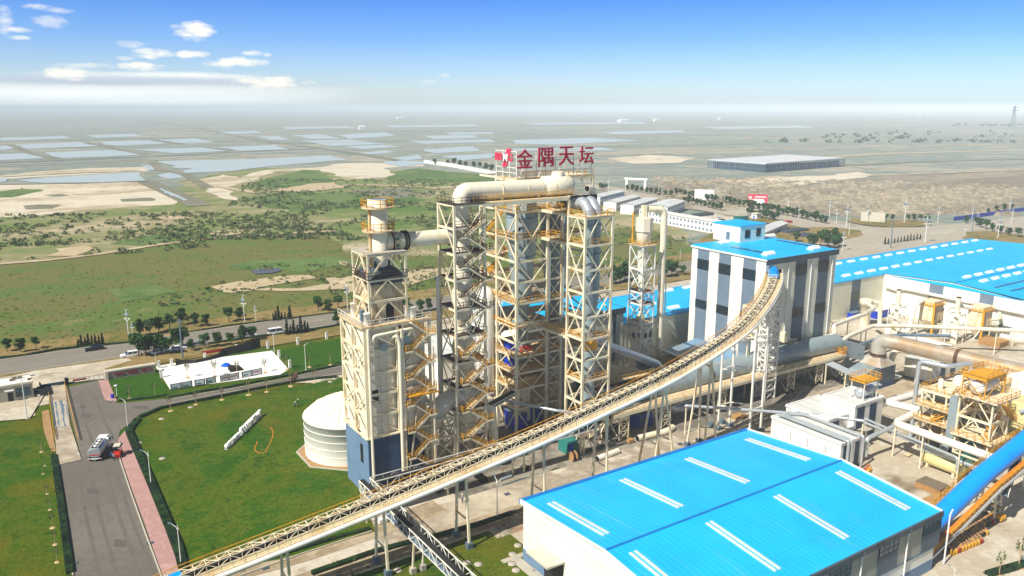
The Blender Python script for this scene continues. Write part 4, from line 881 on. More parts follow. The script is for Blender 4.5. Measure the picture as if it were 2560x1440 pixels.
# --- duct from chimney to scrubber
du_ = thing('flue_duct', 'cream horizontal duct joining the chimney to the stair tower', 'duct', (55, 122.5, 43))
zz = FV(1060, 596, 122.3)[2]
MB().tube([(54.2, 122.5, zz), (66.9, 121.9, zz)], 1.38, 22).build('duct_body', 'cream_pipe', du_)
MB().tube([(54.6, 122.5, zz), (56.4, 122.5, zz)], 1.62, 22).build('expansion_joint', 'cream_old', du_)
for u in (55.0, 57.3, 57.8, 66.2): MB().tube([(u, 122.4, zz), (u + .16, 122.4, zz)], 1.72, 22).build('flange', 'black_part', du_)
for dv, dz_ in ((-1.7, .6), (-1.75, -.5)): MB().box(55.5, 55.9, 122.5 + dv - .15, 122.5 + dv + .15, zz + dz_ - .2, zz + dz_ + .2).build('actuator', 'teal_paint', du_)

# --- stair tower with the scrubber column
b = thing('stair_tower', 'slim cream steel tower with dark zigzag stairs around a cream column', 'steel tower', (65.2, 118.4, 0))
T0, T1, W0, W1 = 65.2, 71.2, 118.5, 124.2
lev2 = [3.6, 7.6, 12.2, 16.6, 21.4, 26.2, 31.2, 36.5, 41.1, 45.6, 49.6]
frame(b, T0, T1, W0, W1, lev2, .38, 'VWVV', .17)
for z in (26.2, 31.2, 36.5, 41.1, 45.6): deck(b, T0, T1 + .4, W0, W1, z + .1, 'dark_deck', 'brown_steel', 'fr', (68.3, 121.5, 1.7))
deck(b, T0 - .2, T1 + .4, W0 - .2, W1, 49.7, 'dark_deck', 'brown_steel', 'fl', (68.3, 121.5, 1.6))
for z in (12.2, 16.6, 21.4): deck(b, T0, T1 + .4, W0, W1, z + .1, 'dark_deck', 'yellow_steel', 'fr', (68.3, 121.5, 1.9))
for (za, zb_, mt, rl, dk) in ((46.9, 26.3, 'cream_steel', 'brown_steel', 'dark_deck'), (25.7, 1.0, 'cream_steel', 'yellow_steel', 'dark_deck')):
    zigzag(b, T0 + .5, T1 + 1.0, W0 - .15, za, zb_, 2.62, mt, rl, dk, 'l')
zb = thing('scrubber_column', 'tall cream cylindrical column inside the stair tower', 'column', (68.3, 121.5, 5))
MB().lathe(68.3, 121.5, [(.7, 5), (1.95, 8.5), (1.95, 14), (1.5, 15.5), (1.5, 17.5), (2.0, 19), (2.0, 24), (1.55, 25.5), (1.55, 29), (1.95, 30.5), (1.95, 34), (1.5, 35.4), (1.5, 46.5), (1.42, 49.5)], 26).build('shell', 'cream_pipe', zb)
for z in (9, 13.5, 19.4, 23.6, 31, 33.6, 38, 42): m = MB(); m.lathe(68.3, 121.5, [(2.02 if z < 36 else 1.56, z), (2.1 if z < 36 else 1.64, z + .05), (2.1 if z < 36 else 1.64, z + .2), (2.02 if z < 36 else 1.56, z + .25)], 26, False, False); m.build('stiffener', 'cream_old', zb)
MB().tube([(70.2, 123.4, 2), (70.2, 123.4, 44)], .5, 10).build('side_pipe', 'cream_pipe', zb)
MB().tube([(66.0, 124.8, 36.3), (64.6, 123.9, 36.3), (64.6, 123.9, 3)], .32, 10, 1.2).build('side_pipe', 'white_steel', zb)
# lower flue elbow between boiler and scrubber
fe = thing('flue_elbow', 'fat cream elbow duct low between the boiler tower and stair tower', 'duct', (60, 121.5, 10))
MB().tube([(58.5, 121.5, 8.0), (60.8, 121.3, 9.5), (63.2, 121.3, 13.2), (65.8, 121.4, 14.2), (71.6, 121.6, 14.2)], 1.75, 20, 2.4).build('duct_body', 'cream_pipe', fe)
for p in ((64.2, 121.3, 13.8),): MB().tube([p, (p[0] + .25, p[1], p[2] + .06)], 1.9, 20).build('flange', 'cream_old', fe)
# low steel skeleton between them
fr = thing('pipe_rack', 'low open steel frame between the boiler base and the stair tower', 'steel frame', (60.6, 119, 0))
frame(fr, 60.9, 64.7, 118.8, 123.5, [4.0, 8.0, 11.6], .28, 'XXXX', .16, 'cream_steel')
el = thing('vent_elbow', 'cream pipe bending down to the ground beside the stair tower', 'pipe', (73, 119.5, 0))
MB().tube([(71.4, 120, 11), (73.2, 119.8, 11), (73.6, 119.7, 6), (73.8, 119.6, 0.3)], .85, 16, 2.4).build('pipe_body', 'cream_pipe', el)

# --- big top duct
td = thing('top_duct', 'huge cream duct bending out of the stair tower towards the cyclone tower', 'duct', (68.3, 121.5, 49))
zt = 51.5
MB().tube([(68.3, 121.5, 48.8), (68.3, 121.5, zt + .1), (84.5, 121.3, zt), (88, 121.3, zt)], 1.55, 26, 2.9).build('duct_body', 'cream_pipe', td)
MB().tube([(85.6, 121.3, zt + .1), (85.8, 121.3, zt + .1), (91.2, 121.3, zt + .1), (92.0, 121.3, zt + .1), (92.5, 121.3, zt + .1)], [1.5, 1.92, 1.92, 1.5, .8], 26, bend=0).build('end_cap', 'cream_pipe', td)
MB().lathe(89.2, 121.6, [(1.15, zt + 1.2), (1.15, zt + 2.5), (1.0, zt + 2.7)], 18).build('nozzle', 'cream_pipe', td)
for u in (76, 81.5, 84.6, 87.4): MB().tube([(u, 121.3, zt), (u + .1, 121.3, zt)], 1.6 if u < 85 else 1.97, 26).build('seam', 'cream_old', td)
for u in (76, 84): MB().box(u - .2, u + .2, 120.2, 122.4, 49.9, 50.4).build('saddle', 'cream_steel', td)
wk = thing('duct_walkway', 'long cream beam walkway with yellow railing under the big top duct', 'walkway', (71.3, 118.4, 49.6))
m = MB(); m.beam((71.3, 118.5, 49.4), (89.8, 118.5, 49.4), .4, .6); m.beam((71.3, 123.6, 49.4), (89.8, 123.6, 49.4), .4, .6)
m.build('girder', 'cream_steel', wk)
m = MB(); m.box(71.4, 92.0, 118.6, 123.4, 49.6, 49.75); m.build('deck', 'rust_deck', wk)
m = MB(); m.rail((69, 118.45, 49.75), (92, 118.45, 49.75), 1.15, .07, 1.5); m.rail((71.3, 123.5, 49.75), (92, 123.5, 49.75), 1.15, .07, 1.5); m.build('railing', 'yellow_steel', wk)

# --- cyclone tower
b = thing('cyclone_tower', 'tallest cream steel tower holding the two big grey cyclones', 'steel tower', (84.4, 128.3, 0))
CU = [84.4, 91.8, 95.4, 103.0]; CV0, CV1, CV2 = 128.3, 135.6, 142.0
lev = [5.5, 9.7, 13.1, 16.5, 19.5, 23.5, 27.7, 32.0, 36.2, 40.7, 46.0, 52.4]
frame(b, CU[0], CU[1], CV0, CV1, lev, .5, 'WWNN', .22, faces='fl', zb=0)
frame(b, CU[1], CU[2], CV0, CV1, lev, .5, 'XXXX', .18, faces='f', cols=False)
for u in CU[2:]:
    MB().box(u - .25, u + .25, CV0 - .25, CV0 + .25, 0, 46 if u < 100 else 52.5).build('column', 'cream_steel', b)
    MB().box(u - .25, u + .25, CV2 - .25, CV2 + .25, 0, 46 if u < 100 else 52.5).build('column', 'cream_steel', b)
MB().box(CU[0] - .2, CU[0] + .2, CV2 - .25, CV2 + .25, 0, 46).build('column', 'cream_steel', b)
m = MB()
for z in lev:
    m.beam((CU[2], CV0, z), (CU[3], CV0, z), .3, .36); m.beam((CU[3], CV0, z), (CU[3], CV2, z), .3, .36); m.beam((CU[0], CV2, z), (CU[3], CV2, z), .3, .36); m.beam((CU[0], CV1, z), (CU[0], CV2, z), .3, .36)
m.build('far_beams', 'cream_steel', b)
m = MB()
for i in range(len(lev) - 1):
    if i % 2: m.beam((CU[0], CV2, lev[i]), (CU[1], CV2, lev[i + 1]), .24); m.beam((CU[2], CV2, lev[i + 1]), (CU[3], CV2, lev[i]), .24); m.beam((CU[3], CV0, lev[i]), (CU[3], CV2, lev[i + 1]), .24)
m.build('far_bracing', 'cream_steel', b)
for z in (46.0, 40.7): deck(b, CU[0] - .3, CU[1], CV0 - .3, CV1 + 1, z, 'rust_deck', 'yellow_steel', 'fl', (88.1, 132.0, 3.3), .2)
for z in (27.7, 22.6): deck(b, CU[0] - .3, CU[1] + .3, CV0 - .1, CV2, z, 'rust_deck', 'yellow_steel', 'fl', (88.1, 132.0, 1.9 if z < 25 else 2.2), .2)
for z in (16.5, 13.1, 9.7, 5.5): deck(b, CU[0] - .2, CU[3], CV0 - .1, CV2, z, 'rust_deck', 'yellow_steel', 'fl' if z > 7 else '', (88.1, 132.0, 1.2), .22)
for z in (46, 40.7, 27.7, 22.6): deck(b, CU[1] + .4, CU[3], CV0 - .1, CV2, z - .05, 'rust_deck', 'yellow_steel', 'f', (98.2, 134.6, 3.3), .2)
for z in (19.5, 32, 36.2):
    m = MB(); m.box(CU[0], CU[3], CV1 + 2.4, CV2, z, z + .15); m.build('deck', 'rust_deck', b); m = MB(); m.rail((CU[0], CV1 + 2.4, z + .15), (CU[3], CV1 + 2.4, z + .15)); m.rail((CU[0], CV1, z + .15), (CU[0], CV2, z + .15)); m.build('railing', 'yellow_steel', b)
for i, z in enumerate(lev[1:-2]):
    m = MB(); m.steps((CU[0] + 1 + (i % 2) * 5, CV2 - 1.4, z), (CU[0] + 6 - (i % 2) * 5, CV2 - 1.4, lev[i + 2] if i + 2 < len(lev) else z + 3), (0, 1, 0), .9); m.build('stair_flight', 'yellow_steel', b)
MB().box(86.6, 89.2, 130.3, 132.7, 1.5, 9.3).build('chute', 'cream_steel', b)
MB().box(94.8, 97.6, 130.3, 132.7, 3, 14).build('chute', 'cream_old', b)
frame(b, CU[0], CU[3], CV0, CV1, [52.4], .3, 'A', .2, faces='', cols=False)
m = MB(); m.box(CU[0] - .2, CU[3] + .2, CV0 - .2, CV0 + 2.4, 52.4, 52.6); m.box(CU[0] - .2, CU[0] + 2.2, CV0 + 2.4, CV1 + .2, 52.4, 52.6); m.build('roof_deck', 'rust_deck', b)
m = MB(); m.rail((CU[0], CV0, 52.6), (CU[3], CV0, 52.6), 1.1, .07, 2); m.rail((CU[0] + 2.2, CV0 + 2.4, 52.6), (CU[3], CV0 + 2.4, 52.6), 1.1, .07, 2); m.build('railing', 'yellow_steel', b)
m = MB(); m.beam((CU[0], CV0, 52.2), (CU[3], CV0, 52.2), .4, .5); m.beam((CU[0], CV0, 52.2), (CU[0], CV1, 52.2), .4, .5); m.beam((CU[3], CV0, 46), (CU[3] - 3, CV0, 52), .3); m.beam((CU[3], CV0, 52.2), (CU[3], CV2, 52.2), .4, .5); m.build('top_girder', 'cream_steel', b)
def cyclone(label, u, v, prof, zl):
    c = thing('cyclone', label, 'cyclone', (u, v, prof[0][1]))
    MB().lathe(u, v, prof, 32).build('shell', 'grey_steel', c)
    for (r, z) in zl: MB().lathe(u, v, [(r, z), (r + .08, z + .03), (r + .08, z + .16), (r, z + .2)], 32, False, False).build('stiffener', 'slate', c)
    return c
c1 = cyclone('front grey tapering cyclone in the left half of the cyclone tower', 88.1, 132.0, [(.8, 14.5), (.95, 19), (1.25, 21.5), (1.3, 25.6), (1.9, 27), (2.25, 31), (2.6, 36), (3.15, 41), (3.2, 45.8), (3.0, 46), (3.0, 49), (2.7, 49.6)], [(3.2, 41.5), (3.2, 44.6), (2.7, 36.8), (2.3, 31.6), (1.3, 24)])
q = FV(1297, 574, 129); MB().box(q[0] - .3, q[0] + .3, 128.86, 129.1, q[2] - .35, q[2] + .35).build('manhole', 'black_part', c1)
MB().box(87.0, 89.4, 130.4, 131.2, 16.9, 17.8).build('valve', 'red_paint', c1)
c2 = cyclone('rear grey cyclone behind the right half of the cyclone tower', 98.2, 134.6, [(.9, 18), (1.3, 23), (2.0, 27), (2.6, 34), (3.2, 41), (3.2, 48.5), (2.8, 49)], [(3.2, 42), (3.2, 45), (2.7, 35.4), (2.1, 28)])
MB().box(97.2, 99.6, 129.6, 130.6, 22.0, 22.9).build('valve', 'red_paint', c2)
c = thing('cross_duct', 'dark horizontal duct from the cyclones to the twin silver pipes', 'duct', (90, 127, 47.5))
MB().tube([(98.2, 134.0, 47.6), (97, 125, 47.6), (93.6, 119.6, 47.9)], 1.35, 18).build('duct_body', 'dark_grey', c)
for t in (.25, .6): MB().tube([(97.6 - t * 2, 130 - t * 8, 47.6), (97.5 - t * 2, 129.7 - t * 8, 47.6)], 1.5, 18).build('flange', 'black_part', c)
lk = thing('link_platform', 'high link walkways from the cyclone tower to the twin pipe tower', 'walkway', (90.4, 118.4, 22))
for z in (46.2, 40.7, 22.3):
    m = MB(); w_ = 2.6 if z > 30 else 6.5; m.box(90.2, 90.2 + w_, 118.6, 128.0, z, z + .2); dk = m.build('deck', 'rust_deck', lk)
    m = MB(); m.beam((90.2, 118.5, z - .1), (90.2, 128.2, z - .1), .3, .5); m.build('girder', 'cream_steel', dk)
    m = MB(); m.rail((90.2, 118.6, z + .2), (90.2, 128.2, z + .2)); m.rail((90.2 + w_, 118.6, z + .2), (90.2 + w_, 128.2, z + .2)); m.build('railing', 'yellow_steel', dk)
rq = random.Random(21)
for k in range(46):
    z = rq.choice((5.7, 9.9, 13.3, 16.7, 22.8, 27.9)); u, v = rq.uniform(85, 101), rq.uniform(133.6, 140.5) if rq.random() < .5 else rq.uniform(129, 130.4)
    if abs(u - 88.1) < 2.4 and abs(v - 132) < 2.6: continue
    m = MB(); t_ = rq.random(); mt = rq.choice(('cream_old', 'cream_pipe', 'grey_steel', 'brown_steel', 'rust_deck', 'yellow_steel'))
    if t_ < .4: m.box(u - rq.uniform(.3, .9), u + .5, v - .4, v + .5, z, z + rq.uniform(.6, 2.2))
    elif t_ < .75: m.tube([(u, v, z), (u, v, z + rq.uniform(1, 3)), (u + rq.uniform(-3, 3), v, z + 3)], rq.uniform(.12, .35), 8, .5)
    else: m.tube([(u, v, z + .6), (u + rq.uniform(1, 2), v, z + .6)], rq.uniform(.3, .6), 12)
    m.build('deck_equipment', mt, b)
for (u, v, z0_, z1_) in ((84.8, 128.9, 0, 46), (92.3, 128.0, 0, 40), (95.8, 128.0, 5, 46), (84.9, 135, 5, 40)): MB().tube([(u, v, z0_), (u, v, z1_)], .12, 6).build('cable_pipe', 'grey_steel', b)
# equipment on the low decks
def machine(name, label, cat, org, parts):
    t_ = thing(name, label, cat, org)
    for (nm, mt, f_) in parts:
        m = MB(); f_(m); m.build(nm, mt, t_)
    return t_
machine('filter_unit', 'upright blue filter box on the second deck of the cyclone tower', 'filter', (86, 133, 13.3), [('housing', 'blue_box', lambda m: m.box(85.6, 86.8, 132.4, 135.2, 13.4, 18.2)), ('door', 'slate', lambda m: m.box(86.8, 86.9, 132.8, 134.6, 13.8, 17.6))])
machine('motor_unit', 'cream motor box with yellow frame on the deck edge', 'motor', (88.6, 129, 9.9), [('housing', 'cream_old', lambda m: m.box(87.6, 89.6, 128.9, 130, 10.0, 11.6)), ('guard', 'yellow_steel', lambda m: m.rail((87.2, 128.7, 10), (90.2, 128.7, 10), 1.9, .1, .5))])
machine('control_cabin', 'blue control cabin at the foot of the cyclone tower left column', 'cabin', (86.5, 130.5, 0), [('housing', 'blue_box', lambda m: m.box(85.2, 87.8, 129.4, 134, 0, 3.6)), ('roof', 'slate', lambda m: m.box(85.1, 87.9, 129.3, 134.1, 3.6, 3.7))])
machine('control_cabin', 'blue and grey cabin further inside under the cyclone tower', 'cabin', (89.5, 131, 0), [('housing', 'blue_box', lambda m: m.box(89.6, 93.2, 131.6, 134, 0, 4.2)), ('panel', 'cream_wall', lambda m: m.box(90.6, 91.3, 131.5, 131.7, .1, 4)), ('roof', 'slate', lambda m: m.box(89.5, 93.3, 131.5, 134.1, 4.2, 4.3))])
machine('fan_motor', 'small red and black motor on the lowest deck of the cyclone tower', 'motor', (85.3, 131.5, 5.7), [('motor', 'red_paint', lambda m: m.tube([(85.2, 131.2, 6.3), (86.4, 131.2, 6.3)], .42, 12)), ('base', 'black_part', lambda m: m.box(85.0, 86.6, 130.7, 131.7, 5.7, 5.95))])
rd = thing('return_duct', 'pair of silver return ducts curving down behind the cyclone tower', 'duct', (84, 141, 4))
MB().tube([(90, 140, 22.5), (84.5, 141.2, 22.5), (83.2, 141.4, 19), (83.2, 141.4, 6)], .95, 16, 2.5).build('pipe_body', 'silver_pipe', rd)
MB().tube([(92, 141.5, 23), (86.5, 142.6, 23), (85.6, 142.6, 19), (85.6, 142.6, 8)], .8, 16, 2.5).build('pipe_body', 'silver_pipe', rd)
MB().lathe(83, 138, [(1.9, 8), (2.0, 8.2), (2.0, 28.0), (1.3, 29.4), (.4, 29.8)], 20).build('vessel', 'white_tank', thing('storage_vessel', 'white round-topped vessel behind the left side of the cyclone tower', 'vessel', (83, 138, 0)))

# --- rooftop sign
sf = thing('sign_scaffold', 'white lattice sign frame along the top of the cyclone tower', 'sign frame', (84.4, 128.3, 52.6))
m = MB(); uR = FV(1480, 400, 128.1)[0]
for k in range(9):
    u = 84.4 + (uR - 84.4) * k / 8; m.beam((u, 128.3, 52.6), (u, 128.3, 57.9), .14)
    if k % 2: m.beam((u - .9, 129.6, 52.6), (u, 128.3, 56), .14); m.beam((u + .9, 129.6, 52.6), (u, 128.3, 56), .14)
for z in (53.9, 55.9, 57.8): m.beam((84.4, 128.3, z), (uR, 128.3, z), .12)
for k in range(4):
    v = 128.3 + 7.3 * k / 3; m.beam((84.4, v, 52.6), (84.4, v, 57.9), .2); m.beam((85.6, v, 52.6), (84.4, v, 55), .14)
for z in (53.6, 54.6, 57.7, 56.7): m.beam((84.4, 128.3, z), (84.4, 135.6, z), .14)
m.build('lattice', 'white_steel', sf)
def text_mesh(name, txt, mat, parent, W_, H_, depth, bold=0.0, org=None):
    """flat lettering turned into mesh, fitted to W x H, standing in the local x-z plane with its face towards -y"""
    c = bpy.data.curves.new(name, 'FONT'); c.body = txt; c.extrude = .05; c.offset = bold; c.resolution_u = 3
    o = bpy.data.objects.new(name, c); C.objects.link(o); bpy.context.view_layer.update()
    me = bpy.data.meshes.new_from_object(o.evaluated_get(bpy.context.evaluated_depsgraph_get()))
    bpy.data.objects.remove(o); xs = [v.co.x for v in me.vertices]; ys = [v.co.y for v in me.vertices]
    x0, x1, y0, y1 = min(xs), max(xs), min(ys), max(ys)
    for v in me.vertices:
        v.co = Vector(((v.co.x - x0) / (x1 - x0) * W_, -v.co.z / .05 * depth / 2, (v.co.y - y0) / (y1 - y0) * H_))
    me.materials.clear(); me.materials.append(M[mat]); me.name = name
    ob = bpy.data.objects.new(name, me); C.objects.link(ob)
    if parent: ob.parent = parent
    return ob
for ch_, x0, x1, yt, yb, lb in (('金', 1292, 1332, 373, 421, 'first big dark red character reading 金 on the rooftop sign'), ('隅', 1346, 1384, 369, 417, 'second big dark red character reading 隅 on the rooftop sign'),
                            ('天', 1397, 1434, 366, 413, 'third big dark red character reading 天 on the rooftop sign'), ('坛', 1448, 1484, 365, 410, 'last big dark red character reading 坛 at the right end of the rooftop sign')):
    a, c = FV(x0, yb, 127.9), FV(x1, yb, 127.9); tp = FV((x0 + x1) / 2, yt, 127.9)[2]; bt = FV((x0 + x1) / 2, yb, 127.9)[2]
    o = text_mesh('sign_character', ch_, 'sign_red', None, c[0] - a[0], tp - bt, .25, .008)
    o.location = PW((a[0], 127.9, bt)); o.rotation_euler = (0, 0, TH); tag(o, lb, 'sign character', 'red characters of the rooftop sign')
lg = thing('logo_sign', 'small red BBMG logo sign left of the big rooftop characters', 'logo', (84.1, 135, 53), None)
def on_u(px, py): return FU(px, py, 84.15)
for t_, x0, x1, yt, yb, mt in (('B', 1240, 1248.5, 381, 400, 'logo_red'), ('B', 1249, 1257.5, 382, 401, 'logo_red'), ('M', 1260, 1270.5, 384, 403, 'white_paint'), ('G', 1273, 1283, 385, 404, 'logo_red')):
    a, c = on_u(x0, yb), on_u(x1, yb); z1_ = on_u((x0 + x1) / 2, yt)[2]; z0_ = on_u((x0 + x1) / 2, yb)[2]
    o = text_mesh('letter', t_, mt, None, abs(c[1] - a[1]), z1_ - z0_, .2, .02)
    o.parent = lg; o.rotation_euler = (0, 0, -R(90)); o.location = (84.0 - lg_o[0] if False else -.12, a[1] - 135, z0_ - 53)
P_ = [on_u(*k) for k in ((1266.5, 371), (1277, 372), (1265, 417), (1254.5, 416))]
m = MB(); m.extr([(84.2, p[1], p[2]) for p in P_], (.15, 0, 0)); m.build('slash', 'logo_red', lg)

# --- twin pipe tower
b = thing('pipe_tower', 'braced cream steel tower around the twin grey pipes', 'steel tower', (89.6, 113.4, 0))
P0, P1, Q0, Q1 = 89.6, 96.0, 113.4, 118.5
lev3 = [6.4, 10.5, 14.8, 19.0, 23.1, 27.4, 32.1, 36.4, 41.0, 46.2]
frame(b, P0, P1, Q0, Q1, lev3, .42, 'WWNX', .2)
MB().box(P0 - .2, P0 + .2, Q1 - .2, Q1 + .2, 46, 50).build('column', 'cream_steel', b)
m = MB(); m.beam((P0, Q1, 49.6), (P1, Q1, 49.6), .3, .5); m.beam((P1, Q1, 46.3), (P1, Q1, 49.8), .35); m.build('portal', 'black_part', b)
deck(b, P0 - .2, P1 + .2, Q0 - .2, Q1 + .2, 46.3, 'rust_deck', 'yellow_steel', 'flr')
for z in (41.0, 23.1, 14.8): deck(b, P0, P1, Q0, Q1, z, 'rust_deck', 'yellow_steel', 'fl', (92.8, 116, 1.9), .18)
tp_ = thing('twin_pipes', 'pair of tall grey-blue pipes with silver elbows merging at the foot', 'pipe', (92.8, 116, 5))
for (u, v, k) in ((92.0, 115.4, 0), (94.3, 116.2, 1)):
    MB().tube([(u + .1, v + 4.6, 47.9), (u, v + 1.6, 48.9), (u, v, 47.0), (u, v, 46)], 1.05, 18, 1.4).build('elbow', 'silver_pipe', tp_)
    MB().tube([(u, v, 46.2), (u, v, 33 - k * 2), (92.9, 115.8, 25.5)], .98, 18).build('pipe_body', 'grey_steel', tp_)
    for z in (44.5, 39, 35): MB().lathe(u, v, [(1.0, z), (1.08, z + .03), (1.08, z + .2), (1.0, z + .23)], 18, False, False).build('flange', 'slate', tp_)
MB().tube([(92.9, 115.8, 26), (92.9, 115.8, 9.2), (93.6, 116.4, 6.8), (97.5, 118.4, 6.3)], 1.3, 20, 2.6).build('lower_pipe', 'grey_steel', tp_)
MB().lathe(92.9, 115.8, [(1.6, 20.5), (1.6, 22.6)], 20).build('joint', 'yellow_steel', tp_)
g = thing('gooseneck_vent', 'cream gooseneck vent pipe open to the left at the tower top', 'vent pipe', (97.5, 119, 46))
zt_ = FV(1487, 470, 121)[2]
MB().tube([(97.2, 121, 44), (97.2, 121, zt_), (95.2, 120.2, zt_ + .1)], .62, 14, 1.2).build('pipe_body', 'cream_pipe', g)
MB().tube([(95.25, 120.22, zt_ + .1), (95.13, 120.17, zt_ + .1)], .54, 14).build('mouth', 'black_part', g)
b = thing('platform_block', 'rust-stained filter platform on dark blocks right of the twin pipe tower', 'platform', (101, 126, 0))
MB().box(102, 116, 124.5, 131.5, 0, 8.2).build('housing', 'dark_grey', b)
deck(b, 100.5, 117, 123.8, 132, 8.3, 'rust_deck', 'yellow_steel', 'fl')
for u in (102.4, 107, 112): MB().box(u, u + .8, 124.2, 124.5, 1, 8).build('frame_post', 'orange_steel', b)
MB().box(106, 109.5, 124.3, 124.5, 0.5, 6.5).build('door', 'navy_wall', b)
deck(b, 102, 108, 127, 131, 11.5, 'cream_old', 'yellow_steel', 'fl')
m = MB()
for (u, v) in ((102.2, 127.2), (107.8, 127.2), (102.2, 130.8), (107.8, 130.8)): m.beam((u, v, 8.4), (u, v, 11.5), .25)
m.build('upper_post', 'cream_steel', b)
# ------------------------------------------------------------ conveyor
KP = [(8, 98, 6.9), (15, 98, 7.9), (27, 98, 9.2), (41, 98, 10.8), (54, 98, 12.4), (69, 98.05, 14.4), (82, 98.7, 16.2), (96.7, 99.9, 18.1), (110.5, 102.3, 20.0), (123, 105.2, 22.1), (135, 110.2, 24.3), (143.5, 114.6, 26.1), (149.5, 118.6, 27.4), (152.3, 121.2, 28.0)]
def cr(P, n=6):
    P = [Vector(p) for p in P]; P = [2 * P[0] - P[1]] + P + [2 * P[-1] - P[-2]]; o = []
    for i in range(1, len(P) - 2):
        for k in range(n):
            t = k / n; a, b, c, d = P[i - 1:i + 3]
            o.append(.5 * ((2 * b) + (c - a) * t + (2 * a - 5 * b + 4 * c - d) * t * t + (3 * b - a - 3 * c + d) * t ** 3))
    return o + [P[-2]]
KC = cr(KP, 8)
def resample(P, step):
    o = [P[0].copy()]; acc = 0
    for a, b in zip(P[:-1], P[1:]):
        d = (b - a).length
        while acc + d >= step:
            t = (step - acc) / d; a = a.lerp(b, t); o.append(a.copy()); d = (b - a).length; acc = 0
        acc += d
    return o
KR = resample(KC, 1.5)
def side(P, i):
    d = P[min(i + 1, len(P) - 1)] - P[max(i - 1, 0)]; d.z = 0; d.normalize(); return Vector((-d.y, d.x, 0))
Z = Vector((0, 0, 1))
cv = thing('belt_conveyor', 'long cream belt conveyor sweeping from the lower left up to the striped tower', 'conveyor', KP[0])
off = lambda i, s, z: KR[i] + side(KR, i) * s + Z * z
m = MB()
for i in range(len(KR) - 1):
    for s in (-.7, .7): m.beam(off(i, s, 1.15), off(i + 1, s, 1.15), .09); m.beam(off(i, s, .1), off(i, s, 1.15), .08); m.beam(off(i, s, .15), off(i + 1, s, .15), .1)
    for s in (-.7, .7): m.beam(off(i, s, .15 if (i) % 2 else 1.15), off(i + 1, s, 1.15 if i % 2 else .15), .09)
    m.beam(off(i, -.7, 1.15), off(i, .7, 1.15), .1); m.beam(off(i, -.7 if i % 2 else .7, 1.15), off(i + 1, .7 if i % 2 else -.7, 1.15), .09)
m.build('gallery_truss', 'cream_steel', cv)
m = MB()
for i in range(len(KR) - 1): m.add([off(i, -.5, .62), off(i, .5, .62), off(i + 1, .5, .62), off(i + 1, -.5, .62)], [(0, 1, 2, 3)]); m.add([off(i, -.5, .2), off(i, .5, .2), off(i + 1, .5, .2), off(i + 1, -.5, .2)], [(0, 1, 2, 3)])
m.build('belt', 'rubber_belt', cv)
for s, w_ in ((-1.35, .6), (1.3, .55)):
    m = MB()
    for i in range(len(KR) - 1): m.add([off(i, s - w_, 0), off(i, s + w_, 0), off(i + 1, s + w_, 0), off(i + 1, s - w_, 0), off(i, s - w_, -.08), off(i, s + w_, -.08), off(i + 1, s + w_, -.08), off(i + 1, s - w_, -.08)], [(0, 1, 2, 3), (7, 6, 5, 4)])
    m.build('walkway', 'rust_deck', cv)
    m = MB(); e = -1.95 if s < 0 else 1.85
    for i in range(len(KR) - 1):
        m.beam(off(i, e, 1.05), off(i + 1, e, 1.05), .09); m.beam(off(i, e, .55), off(i + 1, e, .55), .06); m.beam(off(i, e, 0), off(i, e, 1.05), .07)
    m.build('handrail', 'yellow_steel' if s > 0 else 'cream_old', cv)
m = MB()
m.tube([off(i, -2.05, -.3) for i in range(len(KR))], .36, 10, 0)
m.build('side_girder', 'white_steel', cv); m = MB()
for i in range(0, len(KR) - 1): m.beam(off(i, 1.9, -.3), off(i + 1, 1.9, -.3), .2, .5)
m.build('side_girder', 'white_steel', cv)
m = MB()
for i in range(0, len(KR), 2): m.beam(off(i, -2, -.35), off(i, 1.9, -.35), .14, .3)
m.build('cross_beam', 'cream_steel', cv)
def half_cover(lo, hi, r, z, mat='tube_blue'):
    mm = MB(); idx = [i for i in range(len(KR)) if lo <= KR[i].x <= hi]; vs = []; n = 8
    for i in idx:
        for k in range(n + 1):
            a = math.pi * k / n; vs.append(off(i, r * math.cos(a), z + r * math.sin(a)))
    fs = [(j * (n + 1) + k, (j + 1) * (n + 1) + k, (j + 1) * (n + 1) + k + 1, j * (n + 1) + k + 1) for j in range(len(idx) - 1) for k in range(n)]
    mm.add(vs, fs, True); mm.add(vs[-(n + 1):], [tuple(range(n + 1))]); mm.add(vs[:n + 1], [tuple(reversed(range(n + 1)))]); return mm.build('belt_cover', mat, cv)
half_cover(5, 15.2, 1.0, .3); half_cover(147.6, 153, 1.15, .5)
def aframe(u, v, zt, du=0, spread=.9, sv=1.75, sz=.34, mat='cream_steel', bz=1.05, name='support_leg'):
    for s_ in (-1, 1):
        MB().beam((u + du, v + s_ * (sv + spread), bz), (u, v + s_ * sv * .75, zt), sz, sz).build(name, mat, cv)
        MB().box(u + du - .45, u + du + .45, v + s_ * (sv + spread) - .45, v + s_ * (sv + spread) + .45, 0, bz).build('pedestal', 'slate_block', cv)
    for f_ in (.33,): MB().beam((u + du * (1 - f_), v - sv - spread * .75, bz + (zt - bz) * f_), (u + du * (1 - f_), v + sv + spread * .75, bz + (zt - bz) * f_), .2).build('leg_tie', mat, cv)
    MB().beam((u, v - 2, zt), (u, v + 2, zt), .3, .35).build('leg_head', mat, cv)
for (u, v, zt) in ((27, 98, 8.7), (41, 98, 10.2), (54.5, 98, 11.9), (68.8, 98, 13.8), (82.3, 98.7, 15.7)): aframe(u, v, zt, 0, .3)
for du in (-2.6, 2.6): aframe(96.7, 99.9, 17.6, du, .3, sz=.3)
for du in (-1.6, 1.6): aframe(111.3, 102.6, 19.6, du, .5, sz=.3)
